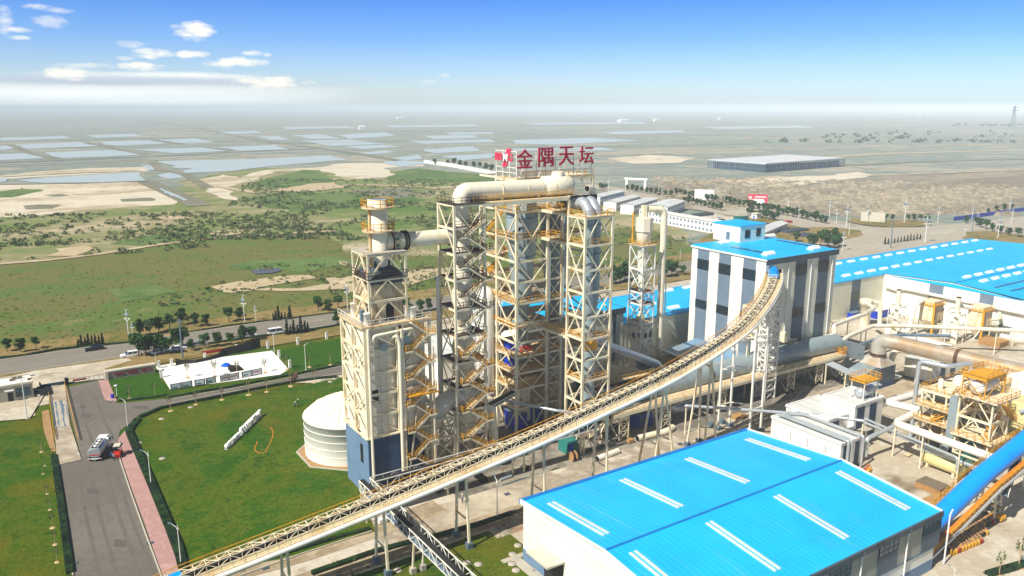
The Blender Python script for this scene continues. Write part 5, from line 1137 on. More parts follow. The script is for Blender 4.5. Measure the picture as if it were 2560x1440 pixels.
# four-post support frame
b = thing('support_frame', 'tall open cream frame of four posts straddling the conveyor', 'steel frame', (124.5, 105, 0))
fc = [(121.2, 107.2), (124.6, 107.2), (124.6, 102.2), (128.0, 102.2)]
cc = [(121.2, 107.4), (124.6, 107.4), (128.2, 102.2), (124.8, 102.2)]
for (u, v) in cc:
    MB().beam((u, v, .8), (u, v, 22.5 if v < 105 else 21.0), .36).build('post', 'white_steel', b); MB().box(u - .55, u + .55, v - .55, v + .55, 0, .85).build('pedestal', 'slate_block', b)
for z in (5.5, 13.5, 19.6, 20.9):
    m = MB()
    for k in range(4): m.beam((*cc[k], z), (*cc[(k + 1) % 4], z), .22)
    m.build('tie_beam', 'white_steel', b)
for (u, v) in ((121.5, 109.6), (124.6, 109.4)):
    tag(MB().box(u - .55, u + .55, v - .55, v + .55, 0, .9).build('footing_block', 'slate_block', org=(u, v, 0)), 'spare dark concrete footing block beside the four-post frame, ' + ('left one' if u < 123 else 'right one'), 'footing', 'spare footing blocks')
# lattice tower next to the striped building
b = thing('lattice_tower', 'slim cream lattice tower carrying the top end of the conveyor', 'lattice tower', (144.5, 114, 0))
frame(b, 142.8, 146.2, 113.4, 116.0, [2.4, 4.8, 7.2, 9.6, 12, 14.4, 16.8, 19.2, 21.6, 24.6], .3, 'XXXX', .16, 'white_steel')
b = thing('service_stage', 'small cream service platform beside the conveyor top', 'platform', (142.5, 121, 0))
for u, v in ((141, 120.5), (145, 120.5), (141, 117.8)): MB().beam((u, v, 0), (u, v, 16.5 if v > 119 else 14), .25).build('post', 'cream_steel', b)
deck(b, 139.5, 146, 117.5, 121.5, 14, 'cream_old', 'cream_steel', 'lb'); frame(b, 143, 146, 118.4, 121.4, [17, 21], .22, 'XX', .14, zb=14)

# thin galleries of the low conveyor
def gallery(name, label, p, q, w_=1.9, h=1.6, belt='slate'):
    g = thing(name, label, 'gallery', p); p, q = Vector(p), Vector(q); d = (q - p).normalized(); s_ = d.cross(Z).normalized(); n = int((q - p).length / 2.0); m = MB()
    for e in (-w_ / 2, w_ / 2):
        for z in (0, h): m.beam(p + s_ * e + Z * z, q + s_ * e + Z * z, .13)
        for i in range(n + 1):
            a = p.lerp(q, i / n); m.beam(a + s_ * e, a + s_ * e + Z * h, .1)
            if i < n:
                c = p.lerp(q, (i + 1) / n); m.beam(a + s_ * e + Z * (0 if i % 2 else h), c + s_ * e + Z * (h if i % 2 else 0), .09)
    m.build('side_truss', 'white_steel', g)
    m = MB(); m.beam(p + Z * .1, q + Z * .1, w_, .08); m.build('floor', 'slate', g)
    m = MB(); m.beam(p + Z * .75 + s_ * .1, q + Z * .75 + s_ * .1, w_ * .62, .1); m.beam(p + Z * (h + .02) + s_ * .45, q + Z * (h + .02) + s_ * .45, w_ * .42, .08); m.build('belt', 'rubber_belt', g); return g
g1 = gallery('low_gallery', 'low white truss gallery running out from the boiler base towards the viewer', (45.2, 114.0, 5.0), (46.0, 76, 4.4))
for v in (94.6, 82): 
    for s_ in (-.8, .8): MB().beam((45.1 + s_, v, 1), (45.4 + s_, v, 4.7), .24).build('leg', 'cream_steel', g1); MB().box(44.7 + s_, 45.5 + s_, v - .4, v + .4, 0, 1.0).build('pedestal', 'concrete_block', g1)
    MB().beam((44.3, v, 3.2), (46, v, 3.2), .16).build('leg_tie', 'cream_steel', g1)
for (u, v) in ((44.3, 113.4), (44.3, 111.5), (46.4, 111.5)): MB().beam((u, v, 0), (u, v, 6.5), .22).build('leg', 'cream_steel', g1)
g2 = gallery('low_gallery', 'low white truss gallery along the front of the boiler and stair tower', (46.4, 113.1, 5.0), (92, 112.8, 5.4))
for u in (60, 73.5, 76, 90): MB().beam((u, 113, 0), (u, 113, 5.1), .25).build('leg', 'cream_steel', g2)
g3 = gallery('cable_tray', 'silver cable tray gallery between stair tower and cyclone tower', (71.5, 122.5, 9.2), (83, 127.4, 9.4), 1.5, .6)

# --- elevated grey duct on trestles
b = thing('elevated_duct', 'long fat grey duct lying behind the trestle walkway', 'duct', (97, 118.4, 6.3))
MB().tube([(97.2, 118.4, 7.5), (120, 118.4, 7.6), (150, 118.2, 7.9), (168, 117.5, 8.2), (173.5, 117.2, 8.0)], 2.3, 26).build('duct_body', 'grey_steel', b)
for u in (112, 128.3, 145.0, 158.6): MB().tube([(u, 118.3, 7.6 + (u - 112) * .01), (u + .5, 118.3, 7.6 + (u - 112) * .01)], 2.42, 26).build('joint_ring', 'cream_old' if u > 150 else ('brown_steel' if u > 120 else 'slate'), b)
m = MB(); m.add([(173, 115.2, 5.2), (173, 119.2, 5.2), (173, 119.2, 9.2), (173, 115.2, 9.2), (179.5, 113.0, 3.4), (179.5, 118.4, 3.4), (179.5, 118.4, 7.4), (179.5, 113.0, 7.4)],
    [(0, 3, 2, 1), (4, 5, 6, 7), (0, 1, 5, 4), (1, 2, 6, 5), (2, 3, 7, 6), (3, 0, 4, 7)])
m.build('taper_box', 'grey_steel', b)
b = thing('trestle_walkway', 'long cream walkway on braced trestles in front of the grey duct', 'walkway', (97, 114, 0))
m = MB(); m.beam((97.8, 113.6, 5.9), (172.5, 113.4, 5.9), .35, .7); m.beam((97.8, 116, 5.9), (172.5, 116, 5.9), .3, .6); m.build('girder', 'cream_steel', b)
MB().box(97.6, 172.8, 113.5, 116.3, 6.2, 6.35).build('deck', 'rust_deck', b)
m = MB(); m.rail((97.8, 113.55, 6.35), (172.5, 113.55, 6.35), .8, .06, 1.6); m.build('railing', 'cream_old', b)
m = MB(); m.box(171.2, 173, 113.4, 115.2, 6.4, 6.5); 
for k in range(4): m.rail([(171.2, 113.4, 6.5), (173, 113.4, 6.5), (173, 115.2, 6.5), (171.2, 115.2, 6.5)][k], [(173, 113.4, 6.5), (173, 115.2, 6.5), (171.2, 115.2, 6.5), (171.2, 113.4, 6.5)][k], 1.3, .12, .8)
m.build('end_cage', 'yellow_steel', b)
for u in (100.8, 112.3, 129, 152.4, 163, 171):
    m = MB(); frs = [(u - 1.2, 113.8), (u + 1.2, 113.8)]
    for (a, c) in frs: m.beam((a, c, .5), (a, c, 5.6), .24)
    for k in range(3):
        z0_, z1_ = .5 + k * 1.7, .5 + (k + 1) * 1.7; m.beam((u - 1.2, 113.8, z0_), (u + 1.2, 113.8, z1_), .12); m.beam((u + 1.2, 113.8, z0_), (u - 1.2, 113.8, z1_), .12); m.beam((u - 1.2, 113.8, z1_), (u + 1.2, 113.8, z1_), .14)
    for s_ in (-1.2, 1.2): m.beam((u + s_, 113.8, .6), (u + s_, 119, 5.5), .2); m.beam((u + s_, 119, .5), (u + s_, 119, 5.0), .24); m.beam((u + s_, 119, .6), (u + s_, 113.8, 5.5), .14)
    m.build('trestle', 'cream_steel', b)
    for (a, c) in frs: MB().box(a - .35, a + .35, c - .35, c + .35, 0, .5).build('footing', 'black_part', b)
o = thing('silver_drum', 'polished silver drum duct lying under the trestle walkway', 'duct', (122, 117, 2))
MB().tube([(117.5, 118, 2.6), (119, 117.4, 1.9), (124.5, 117.2, 1.9), (126, 118, 2.6)], 1.15, 18, 1.5).build('pipe_body', 'silver_pipe', o)
# --- pipes behind the conveyor
def pipe(name, label, pts, r, mat, bend=None, fl=(), cat='pipe', posts=(), pm='cream_steel'):
    t_ = thing(name, label, cat, pts[0]); MB().tube(pts, r, 16, bend).build('pipe_body', mat, t_)
    for (p, d) in fl: MB().tube([Vector(p), Vector(p) + Vector(d)], r * 1.12, 16).build('flange', 'cream_old', t_)
    for (u, v, z) in posts: MB().beam((u, v, 0), (u, v, z), .22).build('post', pm, t_)
    return t_
pipe('silver_pipe', 'big shiny silver pipe sloping down behind the conveyor', [(98, 126, 20), (103.6, 126, 17.4), (122.6, 127, 8.6), (123.4, 127.4, 4.5)], .95, 'silver_pipe', 2.4)
pipe('cream_pipeline', 'cream pipeline stepping past the round tanks behind the conveyor', [(97.5, 123, 8.3), (100, 124.6, 5.6), (107, 125.7, 5.6), (119.2, 126, 5.6), (121.5, 128.6, 7.0), (126, 129.6, 6.6), (128.4, 126.2, 6.0), (141, 125.0, 6.0), (147, 119.4, 6.2), (149, 119.3, 8.6)], .62, 'cream_pipe', 1.0, posts=((110, 125.7, 5), (134, 125.6, 5.4)))
pipe('cream_pipeline', 'cream pipeline along the foot of the striped tower building', [(150.5, 119.2, 9.2), (173, 119.2, 9.2), (176, 119.4, 9.4), (178, 121.5, 11), (196, 124, 11), (206, 128, 10.2), (210, 133, 10)], .6, 'cream_pipe', 1.0, posts=((165, 119.2, 8.6), (186, 122.6, 10.4), (200, 126, 10)))
pipe('cream_pipeline', 'second cream pipeline just below the first one right of the tower', [(178, 119, 7.0), (184, 120.5, 7.4), (198, 123, 7.4), (205, 118.5, 7.4), (232, 96, 7.0)], .55, 'cream_pipe', 1.0, posts=((191, 121.7, 7), (208, 116, 7), (224, 103, 7)))
pipe('grey_pipeline', 'thin dark grey pipeline below the cream ones at the tower foot', [(152, 118.5, 4.2), (178, 118.0, 4.8), (199, 119.8, 5.2), (204, 117.5, 5.2), (214, 110, 5.2)], .42, 'slate', 1.0, posts=((168, 118.2, 4.4), (192, 119.3, 5)))
pipe('silver_pipeline', 'straight thin silver pipe crossing the road beside the four-post frame', [(113.6, 109.6, 6.2), (113.6, 109.4, 6.4), (132, 91.5, 6.4), (136.2, 84.4, 6.6)], .3, 'silver_pipe', .5, posts=((113.7, 109.5, 6.1), (136.4, 84.6, 6.4)))
pipe('return_pipe', 'thin cream return pipe low among the towers', [(95, 112.2, 7.2), (87, 118, 8.2), (80, 127, 9)], .3, 'silver_pipe', .5)
for i, (x, y, z, r) in enumerate(((1621, 908, 4.5, 2.9), (1683, 917, 3.6, 3.5))):
    q = G(x, y, z); t_ = thing('round_tank', ('nearer' if not i else 'farther') + ' round slate tank with a railed lid behind the conveyor', 'tank', (q[0], q[1], 0), 'round slate tanks')
    MB().lathe(q[0], q[1], [(r, 0), (r, z)], 28).build('tank_wall', 'slate', t_)
    MB().lathe(q[0], q[1], [(r + .1, z), (r + .1, z + .15), (.3, z + .45)], 28).build('lid', 'dark_grey', t_)
    MB().lathe(q[0] + .3, q[1], [(.6, z + .3), (.6, z + .9)], 10).build('hatch', 'black_part', t_)
    m = MB(); P_ = [(q[0] + r * math.cos(k * .6283), q[1] + r * math.sin(k * .6283), z + .15) for k in range(10)]
    for k in range(10): m.rail(P_[k], P_[(k + 1) % 10], 1.0, .05, 3)
    m.build('railing', 'slate', t_)

# --- slim cyclone tower on the right
b = thing('dust_tower', 'slim cream tower of stacked vessels left of the striped building', 'steel tower', (130.6, 142.6, 0))
D0, D1, E0, E1 = 130.7, 134.7, 142.6, 147.4
frame(b, D0, D1, E0, E1, [4.5, 9.2, 13.4, 18.2, 21.2, 27, 32.8], .26, 'XXXX', .18, 'white_steel')
deck(b, D0 - .4, D1 + .4, E0 - .4, E1 + .4, 32.9, 'rust_deck', 'yellow_steel', 'flb')
for z in (21.3, 18.3, 13.5): deck(b, D0, D1, E0, E1, z, 'brown_steel' if z > 14 else 'rust_deck', 'brown_steel', 'fl', (132.7, 145, 1.1))
cu, cv_ = 132.8, 145.0
MB().lathe(cu, cv_, [(2.3, 0), (2.3, 9.2)], 24).build('lower_vessel', 'cream_pipe', b)
MB().lathe(cu, cv_, [(2.5, 9.2), (2.5, 11.4), (2.2, 11.6), (1.3, 13.2), (.8, 15)], 24).build('middle_vessel', 'cream_old', b)
MB().lathe(cu, cv_, [(.55, 14), (.6, 20), (1.35, 29), (1.35, 33), (1.75, 33.2), (1.75, 36.2)], 24).build('cone', 'cream_pipe', b)
MB().lathe(cu, cv_, [(1.75, 36.2), (2.15, 36.3), (2.15, 39.6), (.9, 39.8), (.9, 42.6)], 8, False).build('head', 'cream_pipe', b)
for z in (3, 6): MB().lathe(cu, cv_, [(2.32, z), (2.42, z + .05), (2.42, z + .2), (2.32, z + .25)], 24, False, False).build('stiffener', 'cream_old', b)
for k in range(5): a = math.pi * (1.05 + k * .2); MB().box(cu + 2.5 * math.cos(a) - .3, cu + 2.5 * math.cos(a) + .3, cv_ + 2.5 * math.sin(a) - .3, cv_ + 2.5 * math.sin(a) + .3, 9.7, 10.9).build('louvre', 'dark_grey', b)
MB().beam((D0 - .3, E1 - 1, 33), (D0 - .3, E1 - 1, 41), .12, .5).build('ladder', 'yellow_steel', b)
q0 = FV(1655, 700, 143.2)[0]; zt_ = FV(1660, 560, 143.2)[2]
pipe('tall_pipe', 'nearer tall cream pipe beside the slim dust tower, hooking into its top', [(cu + .9, cv_, 41.6), (q0, 143.4, 41.6), (q0, 143.4, .2)], .82, 'cream_pipe', 1.7, posts=((q0 + 1.6, 143.4, 24),))
pipe('tall_pipe', 'farther tall cream pipe with its bend below the nearer one', [(q0 + .5, 147.6, 40.6), (q0 + 2.8, 147.0, 40.0), (q0 + 3.0, 146.6, 37.8), (q0 + 3.0, 146.6, .2)], .72, 'cream_pipe', 1.6)

# --- white ribbed tank by the lawn
b = thing('fire_tank', 'big white round water tank with a ribbed cone roof beside the boiler', 'tank', (0, 0, 0))
C.objects.unlink(b); bpy.data.objects.remove(b)
tc0, tr = (52.6, 141.3), 8.0
q = G(868, 1150, 0); TC = (53.0, 140.4)
b = thing('water_tank', 'big white round water tank with a ribbed cone roof beside the boiler', 'tank', (TC[0], TC[1], 0))
MB().lathe(TC[0], TC[1], [(8.6, .3), (8.6, 7.6), (8.75, 7.65), (8.75, 7.85)], 40).build('shell', 'white_tank', b)
MB().lathe(TC[0], TC[1], [(8.7, 7.85), (7.0, 9.35), (3.6, 10.9), (.6, 11.7), (.6, 12)], 20, False).build('dome_roof', 'white_tank', b)
m = MB()
for k in range(20):
    a = 2 * math.pi * k / 20; pp = [(TC[0] + r_ * math.cos(a), TC[1] + r_ * math.sin(a), z_) for r_, z_ in ((8.7, 7.9), (7.0, 9.4), (3.6, 10.95), (.6, 11.75))]
    for p_, q_ in zip(pp[:-1], pp[1:]): m.beam(p_, q_, .1, .12)
m.build('roof_rib', 'cream_pipe', b)
for z in (1.8, 3.3, 4.8, 6.3): MB().lathe(TC[0], TC[1], [(8.6, z), (8.66, z + .03), (8.66, z + .09), (8.6, z + .12)], 40, False, False).build('hoop', 'white_tank', b)
sl = MB(); sl.lathe(TC[0], TC[1], [(10.4, 0.1), (10.4, .3)], 8, False, a0=math.pi / 8); sl.build('slab', 'concrete_block', b); MB().lathe(TC[0], TC[1], [(10.05, .3), (10.05, .34)], 8, False, a0=math.pi / 8).build('slab_fill', 'soil', b)

# --- rusty silver duct with its hood on the right
b = thing('stained_duct', 'huge silver duct stained rust brown, bending down on the right', 'duct', (172, 105, 9))
zz = 11.2; pA, pB = G(2205, 850, zz), G(2556, 930, zz)
MB().tube([(pA[0], pA[1] + .6, 7.0), (pA[0], pA[1] + .6, zz), (pA[0] + .8, pA[1] - 5, zz), (pB[0], pB[1], zz), (pB[0] + 1, pB[1] - 8, zz)], 1.75, 26, 3.0).build('duct_body', 'rusty_silver', b)
for t in (.56,):
    u, v = pA[0] + (pB[0] - pA[0]) * t, pA[1] + (pB[1] - pA[1]) * t; MB().tube([(u, v, zz), (u + .1, v - .7, zz)], 1.92, 26).build('joint_ring', 'brown_steel', b)
MB().lathe(pA[0], pA[1] + .6, [(1.85, 7.2), (1.85, 7.9)], 26).build('joint_ring', 'brown_steel', b)
hu, hv = pA[0], pA[1] + .6
m = MB(); s1, s2 = 3.0, 1.35
m.add([(hu - s1, hv - s1, 5.2), (hu + s1, hv - s1, 5.2), (hu + s1, hv + s1, 5.2), (hu - s1, hv + s1, 5.2), (hu - s2, hv - s2, 7.1), (hu + s2, hv - s2, 7.1), (hu + s2, hv + s2, 7.1), (hu - s2, hv + s2, 7.1)], [(0, 3, 2, 1), (4, 5, 6, 7), (0, 1, 5, 4), (1, 2, 6, 5), (2, 3, 7, 6), (3, 0, 4, 7)])
m.build('hood', 'rusty_silver', b)
MB().box(hu - 3, hu + 3, hv - 3, hv + 3, 1.2, 5.2).build('box_duct', 'dark_grey', b); MB().box(hu - 3.1, hu + 3.1, hv - 3.1, hv + 3.1, 0, 1.2).build('plinth', 'navy_wall', b)
m = MB(); m.extr([(hu - 3 - 6.5, hv - 2.4, 1.0), (hu - 3, hv - 2.4, 1.0), (hu - 3, hv - 2.4, 5.2), (hu - 4.5, hv - 2.4, 5.5), (hu - 7.5, hv - 2.4, 4.8), (hu - 9.6, hv - 2.4, 3.0)], (0, 4.6, 0)); m.build('fan_casing', 'grey_steel', b)
pipe('white_duct', 'long cream duct running beneath the stained silver duct', [(pA[0] + 6.5, pA[1] + 1, 4.5), (pA[0] + 7, pA[1] + .5, 7.6), (pA[0] + 8, pA[1] - 4, 7.8), (pB[0] + 6, pB[1] + 2, 7.8)], .75, 'cream_pipe', 1.5, posts=((pA[0] + 7.6, pA[1] - 5, 7), (pA[0] + 9, pA[1] - 16, 7)))
b = thing('equipment_house', 'cream equipment block under the long cream duct', 'building', (190, 100, 0))
q0, q1 = G(2212, 918, 0), G(2290, 905, 0)
MB().box(186, 200, 99, 106, .4, 5.0).build('wall', 'cream_wall', b); MB().box(185.8, 200.2, 98.8, 106.2, 0, .4).build('plinth', 'navy_wall', b); MB().box(185.8, 200.2, 98.8, 106.2, 5.0, 5.2).build('roof', 'pale_roof', b)
MB().box(185.9, 186.1, 100, 104, .5, 4.4).build('rounded_door', 'white_paint', b); MB().box(190, 192, 98.9, 99.1, .5, 4.5).build('dark_panel', 'navy_panel', b); MB().box(194.5, 196.5, 98.9, 99.1, .5, 4.5).build('dark_panel', 'navy_panel', b)
# pipe racks on the ground near the tank house
for i, (x0, y0, x1, y1, z, n, cat) in enumerate(((2055, 905, 2180, 965, 5.2, 7, 'stack'), (2180, 965, 2255, 940, 1.0, 6, 'stack'))):
    p, q = G(x0, y0, z), G(x1, y1, z)
    t_ = thing('pipe_rack', ('raised bundle of parallel silver pipes left of the tank platform', 'flat stack of pale tubes lying behind the tank platform')[i], 'pipe rack', p)
    d = Vector((q[0] - p[0], q[1] - p[1], 0)).normalized(); s_ = Vector((-d.y, d.x, 0))
    for k in range(n):
        o_ = s_ * (k * .42); MB().tube([Vector(p) + o_, Vector(q) + o_], .17, 8).build('tube', 'silver_pipe' if i == 0 else 'pale_tube' if 'pale_tube' in M else 'white_steel', t_)
    for f_ in (.1, .5, .9): c = Vector(p).lerp(Vector(q), f_); MB().beam(c - Z * .25 - s_ * .3, c - Z * .25 + s_ * (n * .42), .2).build('sleeper', 'cream_steel', t_)
    if i == 0:
        for f_ in (.1, .5, .9): c = Vector(p).lerp(Vector(q), f_); MB().beam((c.x, c.y, 0), (c.x, c.y, z - .3), .25).build('post', 'cream_steel', t_)

# --- big looping white pipe and silver lines by the energy plant
P5 = [G(x, y, 7.0) for x, y in ((2360, 968), (2296, 985), (2215, 1006), (2303, 1026), (2300, 1034), (2238, 1058), (2244, 1075), (2492, 1148))]
pipe('white_loop_pipe', 'fat white pipe making a zigzag loop in front of the energy plant', [P5[0], P5[2], P5[3], P5[5], P5[7]], .72, 'white_tank', 1.5, posts=((P5[5][0] + .3, P5[5][1], 6.4), (P5[3][0], P5[3][1] - .3, 6.4), (P5[7][0] - .3, P5[7][1] + 6, 6.4), (P5[7][0], P5[7][1] + 13, 6.4)))
pa, pb = G(2163, 1098, 4.6), G(2246, 1060, 5.6)
pipe('silver_header', 'silver pipe from the low equipment house rising towards the loop pipe', [(pa[0] + .6, pa[1], 1), (pa[0] + .6, pa[1], 4.6), (pb[0], pb[1], 5.6)], .42, 'silver_pipe', .8)
for k, zz_ in enumerate((4.9, 4.1)):
    a, c, d_ = G(2158, 1045 + k * 10, zz_), G(2250, 1088, zz_), G(2395, 1145 + k * 4, zz_)
    pipe('silver_line', ('upper' if not k else 'lower') + ' thin silver pipe line crossing the yard in front of the energy plant', [a, d_, (d_[0], d_[1], 2.5)], .24, 'silver_pipe', .6)
a = G(2276, 1095, 0); zt_ = 16.5; c = FV(2340, 912, a[1] - 1)
pipe('silver_gooseneck', 'tall silver pipe with a horizontal bend standing left of the energy plant', [(a[0], a[1], 0), (a[0], a[1], zt_), (a[0] + 1.2, a[1] - 5, zt_), (a[0] + 6, a[1] - 7, zt_ + .4), (a[0] + 6, a[1] - 7.2, zt_ - 2)], .42, 'silver_pipe', 1.0)
pipe('silver_pipe', 'silver pipe frame over the horizontal yellow tank', [G(2300, 1120, 3.2), G(2448, 1170, 3.2), (G(2448, 1170, 3.2)[0] + .5, G(2448, 1170, 3.2)[1], 6.5)], .36, 'silver_pipe', .8)
b = thing('yellow_tank', 'long horizontal pale yellow tank in the yard of the energy plant', 'tank', G(2355, 1165, 0))
p, q = G(2312, 1140, 1.7), G(2405, 1175, 1.7)
d = (Vector(q) - Vector(p)).normalized()
MB().tube([Vector(p) - d * .25, Vector(p), Vector(q), Vector(q) + d * .25], [.7, 1.25, 1.25, .7], 18, bend=0).build('tank_body', 'yellow_tank', b)
for t in (.15, .85): c = Vector(p).lerp(Vector(q), t); MB().box(c.x - 1, c.x + 1, c.y - .2, c.y + .2, 0, .9).build('saddle', 'cream_old', b)
# --- energy plant structures
b = thing('energy_plant', 'dense cream and yellow boiler frame of the energy plant on the right', 'plant frame', (150, 74, 0))
frame(b, 147, 160, 72.5, 79.5, [3.8, 6.8, 9.8, 12.4], .3, 'XVXX', .18, 'cream_steel')
m = MB()
for u in (150.3, 153.6, 156.8): m.beam((u, 72.5, 0), (u, 72.5, 12.4), .26); m.beam((u, 79.5, 0), (u, 79.5, 12.4), .26)
for v in (74.8, 77.2): m.beam((147, v, 0), (147, v, 12.4), .26)
m.build('middle_column', 'cream_steel', b)
for z, s_ in ((3.8, 'fl'), (6.8, 'fl'), (9.8, 'fl'), (12.4, 'flbr')): deck(b, 145.2 if z < 12 else 147, 160.4, 71.2 if z < 12 else 72.3, 79.9, z, 'rust_deck' if z < 12 else 'cream_old', 'yellow_steel', s_, h=1.1)
MB().box(149.5, 158.8, 74.5, 79, .5, 3.7).build('furnace', 'dark_grey', b); MB().box(149.5, 158.8, 74.5, 79, 7.0, 9.7).build('casing', 'grey_steel', b); MB().box(150, 158, 74.5, 78.5, 10, 12.2).build('casing', 'grey_steel', b)
for (u, v, z0_, z1_, r_) in ((148.2, 73.4, 7, 11.5, .4), (149.4, 73.2, 4, 8.5, .5), (152, 73.4, .2, 6.5, .45), (155, 73.3, .2, 9, .35), (157.6, 73.4, 4, 12, .3), (159, 72.2, .2, 12, .22)): MB().tube([(u, v, z0_), (u, v, z1_), (u + .9, v + 1, z1_)], r_, 10, .6).build('riser_pipe', 'silver_pipe', b)
for (u, v, z0_) in ((147.9, 74.6, 4), (146.2, 73.4, 7), (150.5, 73.2, 10), (154, 73.2, 4), (156.4, 73.2, 7)): MB().box(u - .5, u + .6, v - .4, v + .4, z0_, z0_ + 1.2).build('pump_set', 'cream_steel', b)
m = MB(); m.steps((147.2, 70.6, 12.6), (151.2, 70.6, 9.9), (0, 1, 0)); m.steps((146.2, 73.2, 9.8), (146.2, 77, 6.9), (1, 0, 0)); m.steps((153.5, 70.4, 9.9), (157.5, 70.4, 6.9), (0, 1, 0)); m.rail((147.2, 70.6, 12.6), (151.2, 70.6, 9.9), 1, .1, .9); m.rail((153.5, 70.4, 9.9), (157.5, 70.4, 6.9), 1, .1, .9); m.rail((146.2, 73.2, 9.8), (146.2, 77, 6.9), 1, .1, .9); m.build('stair_flight', 'yellow_steel', b)
for (u, v, r, z0_, z1_) in ((152, 75, .8, 12.5, 13.6), (156, 77.6, 1.0, 12.5, 14), (149.6, 77.6, .5, 12.5, 14.4)): MB().lathe(u, v, [(r, z0_), (r, z1_), (r * .6, z1_ + .3)], 14).build('vent_stub', 'cream_pipe', b)
MB().tube([(148, 75, 13.2), (160, 75.5, 13.2), (166, 76, 13.2)], .55, 12).build('top_pipe', 'cream_pipe', b)
b = thing('access_tower', 'cream stair tower with yellow stairs and a tank on top at the energy plant', 'steel frame', (145, 66, 0))
frame(b, 143.4, 149.4, 64.8, 70.6, [3.6, 7.3, 11, 15], .3, 'AAVV', .18, 'cream_steel')
for z in (7.3, 15): deck(b, 142.6, 150.4, 63.8, 71.2, z, 'cream_old', 'yellow_steel', 'flbr' if z > 10 else 'fl')
m = MB(); m.steps((144.2, 63.0, 15), (148.6, 63.0, 11.2), (0, 1, 0)); m.steps((148.4, 65.6, 11.2), (144.2, 65.6, 7.4), (0, 1, 0)); m.steps((144.2, 65.6, 7.3), (148.4, 65.6, 3.7), (0, 1, 0)); m.build('stair_flight', 'yellow_steel', b)
m = MB(); m.rail((144.2, 63.0, 15), (148.6, 63.0, 11.2), 1, .09, .9); m.rail((144.2, 65.6, 7.3), (148.4, 65.6, 11.2), 1, .09, .9); m.build('handrail', 'yellow_steel', b)
MB().tube([(143.6, 68.3, 16.9), (143.9, 68.3, 16.9), (149.4, 68.3, 16.9), (149.7, 68.3, 16.9)], [.7, 1.3, 1.3, .7], 18, bend=0).build('drum', 'white_tank', b)
frame(b, 143.2, 149.8, 66.4, 70.4, [18.8], .16, 'XX', .1, 'yellow_steel', zb=15)
deck(b, 143, 150, 66.2, 70.6, 18.9, 'yellow_steel', 'yellow_steel', 'flbr', t=.08)
MB().box(144.6, 145.8, 71.4, 73, 4, 13.6).build('air_duct', 'grey_steel', b)
MB().tube([(141.6, 71.6, .4), (142.2, 71.8, 4.0), (145.5, 72.6, 4.8), (147.6, 73, 3)], .7, 14, 1.4).build('flue_duct', 'grey_steel', b)
MB().lathe(148, 70.2, [(1.3, 0), (1.3, 6.5)], 14).build('collector', 'teal_paint', b)
b = thing('filter_house', 'cream roofed filter house with yellow stairs at the right edge', 'building', (160, 72, 0))
MB().box(161, 172, 72, 80, 0, 12.3).build('wall', 'cream_old', b); MB().box(160.8, 172.2, 71.8, 80.2, 12.3, 12.6).build('roof', 'rust_deck', b)
m = MB()
for k in range(4):
    c4 = [(160.8, 71.8, 12.6), (172, 71.8, 12.6), (172, 80, 12.6), (160.8, 80, 12.6)]; m.rail(c4[k], c4[(k + 1) % 4], 1.1, .08)
m.steps((161.5, 73, 15.6), (165, 73, 12.7), (0, 1, 0)); m.rail((161.5, 73, 15.6), (165, 73, 12.7), 1.0, .1); m.build('railing', 'yellow_steel', b)
b = thing('storage_silo', 'yellow cylindrical silo with grid seams at the right edge', 'silo', (163.6, 69.4, 0))
MB().lathe(161.6, 67.4, [(2.9, .3), (2.9, 10.6), (2.5, 11.2)], 28).build('shell', 'yellow_tank', b)
for k in range(6): MB().lathe(161.6, 67.4, [(2.9, 1.6 + k * 1.6), (2.96, 1.65 + k * 1.6), (2.96, 1.72 + k * 1.6)], 28, False, False).build('seam', 'cream_old', b)
b = thing('white_silo', 'white silo with a flat cone lid behind the yellow silo', 'silo', (168, 68, 0))
MB().lathe(167.6, 70.5, [(3.0, 0), (3.0, 13.6), (1.0, 14.6), (.5, 14.8)], 12, False).build('shell', 'white_tank', b)
m = MB()
for k in range(12): a = 2 * math.pi * k / 12; m.beam((167.6 + 3.05 * math.cos(a), 70.5 + 3.05 * math.sin(a), 4), (167.6 + 3.05 * math.cos(a), 70.5 + 3.05 * math.sin(a), 13.6), .12)
m.build('rib', 'cream_steel', b)
pipe('silver_downpipe', 'silver pipe looping around the yellow silo', [(158.4, 66.8, 9.6), (161, 64.4, 10.8), (163.6, 63.8, 10.8), (164, 63.8, 4)], .42, 'silver_pipe', .9)
pipe('silver_downpipe', 'silver pipe dropping beside the stair frame to the yellow silo', [(152, 66, 8), (152, 65.6, 2.6), (157, 63.8, 2.2)], .36, 'silver_pipe', .8)
# --- blue tube conveyor
b = thing('tube_conveyor', 'thick bright blue tube conveyor rising out of the right edge', 'conveyor', (108, 57.8, 2))
TB = [(103, 57.8, .9), (117.0, 57.8, 4.9), (127.6, 57.8, 8.4), (139.6, 57.8, 11.0), (152, 57.8, 13.8), (165, 57.8, 16.6)]
MB().tube(TB, 1.5, 28, 2).build('tube', 'tube_blue', b)
m = MB(); w_ = MB(); rl = MB()
for a, c in zip(TB[:-1], TB[1:]):
    a, c = Vector(a), Vector(c); o_ = Vector((0, -2.3, -1.0)); w_.beam(a + o_, c + o_, 1.1, .12)
    o_ = Vector((0, -3.0, -1.3)); m.beam(a + o_, c + o_, .3, .34)
    rl.rail(a + Vector((0, -2.85, -.95)), c + Vector((0, -2.85, -.95)), .8, .1, 1.2); rl.rail(a + Vector((0, 2.6, -1.2)), c + Vector((0, 2.6, -1.2)), 1.1, .08, 1.2)
w_.build('walkway', 'orange_steel', b); m.build('girder', 'silver_pipe', b); rl.build('handrail', 'yellow_steel', b)
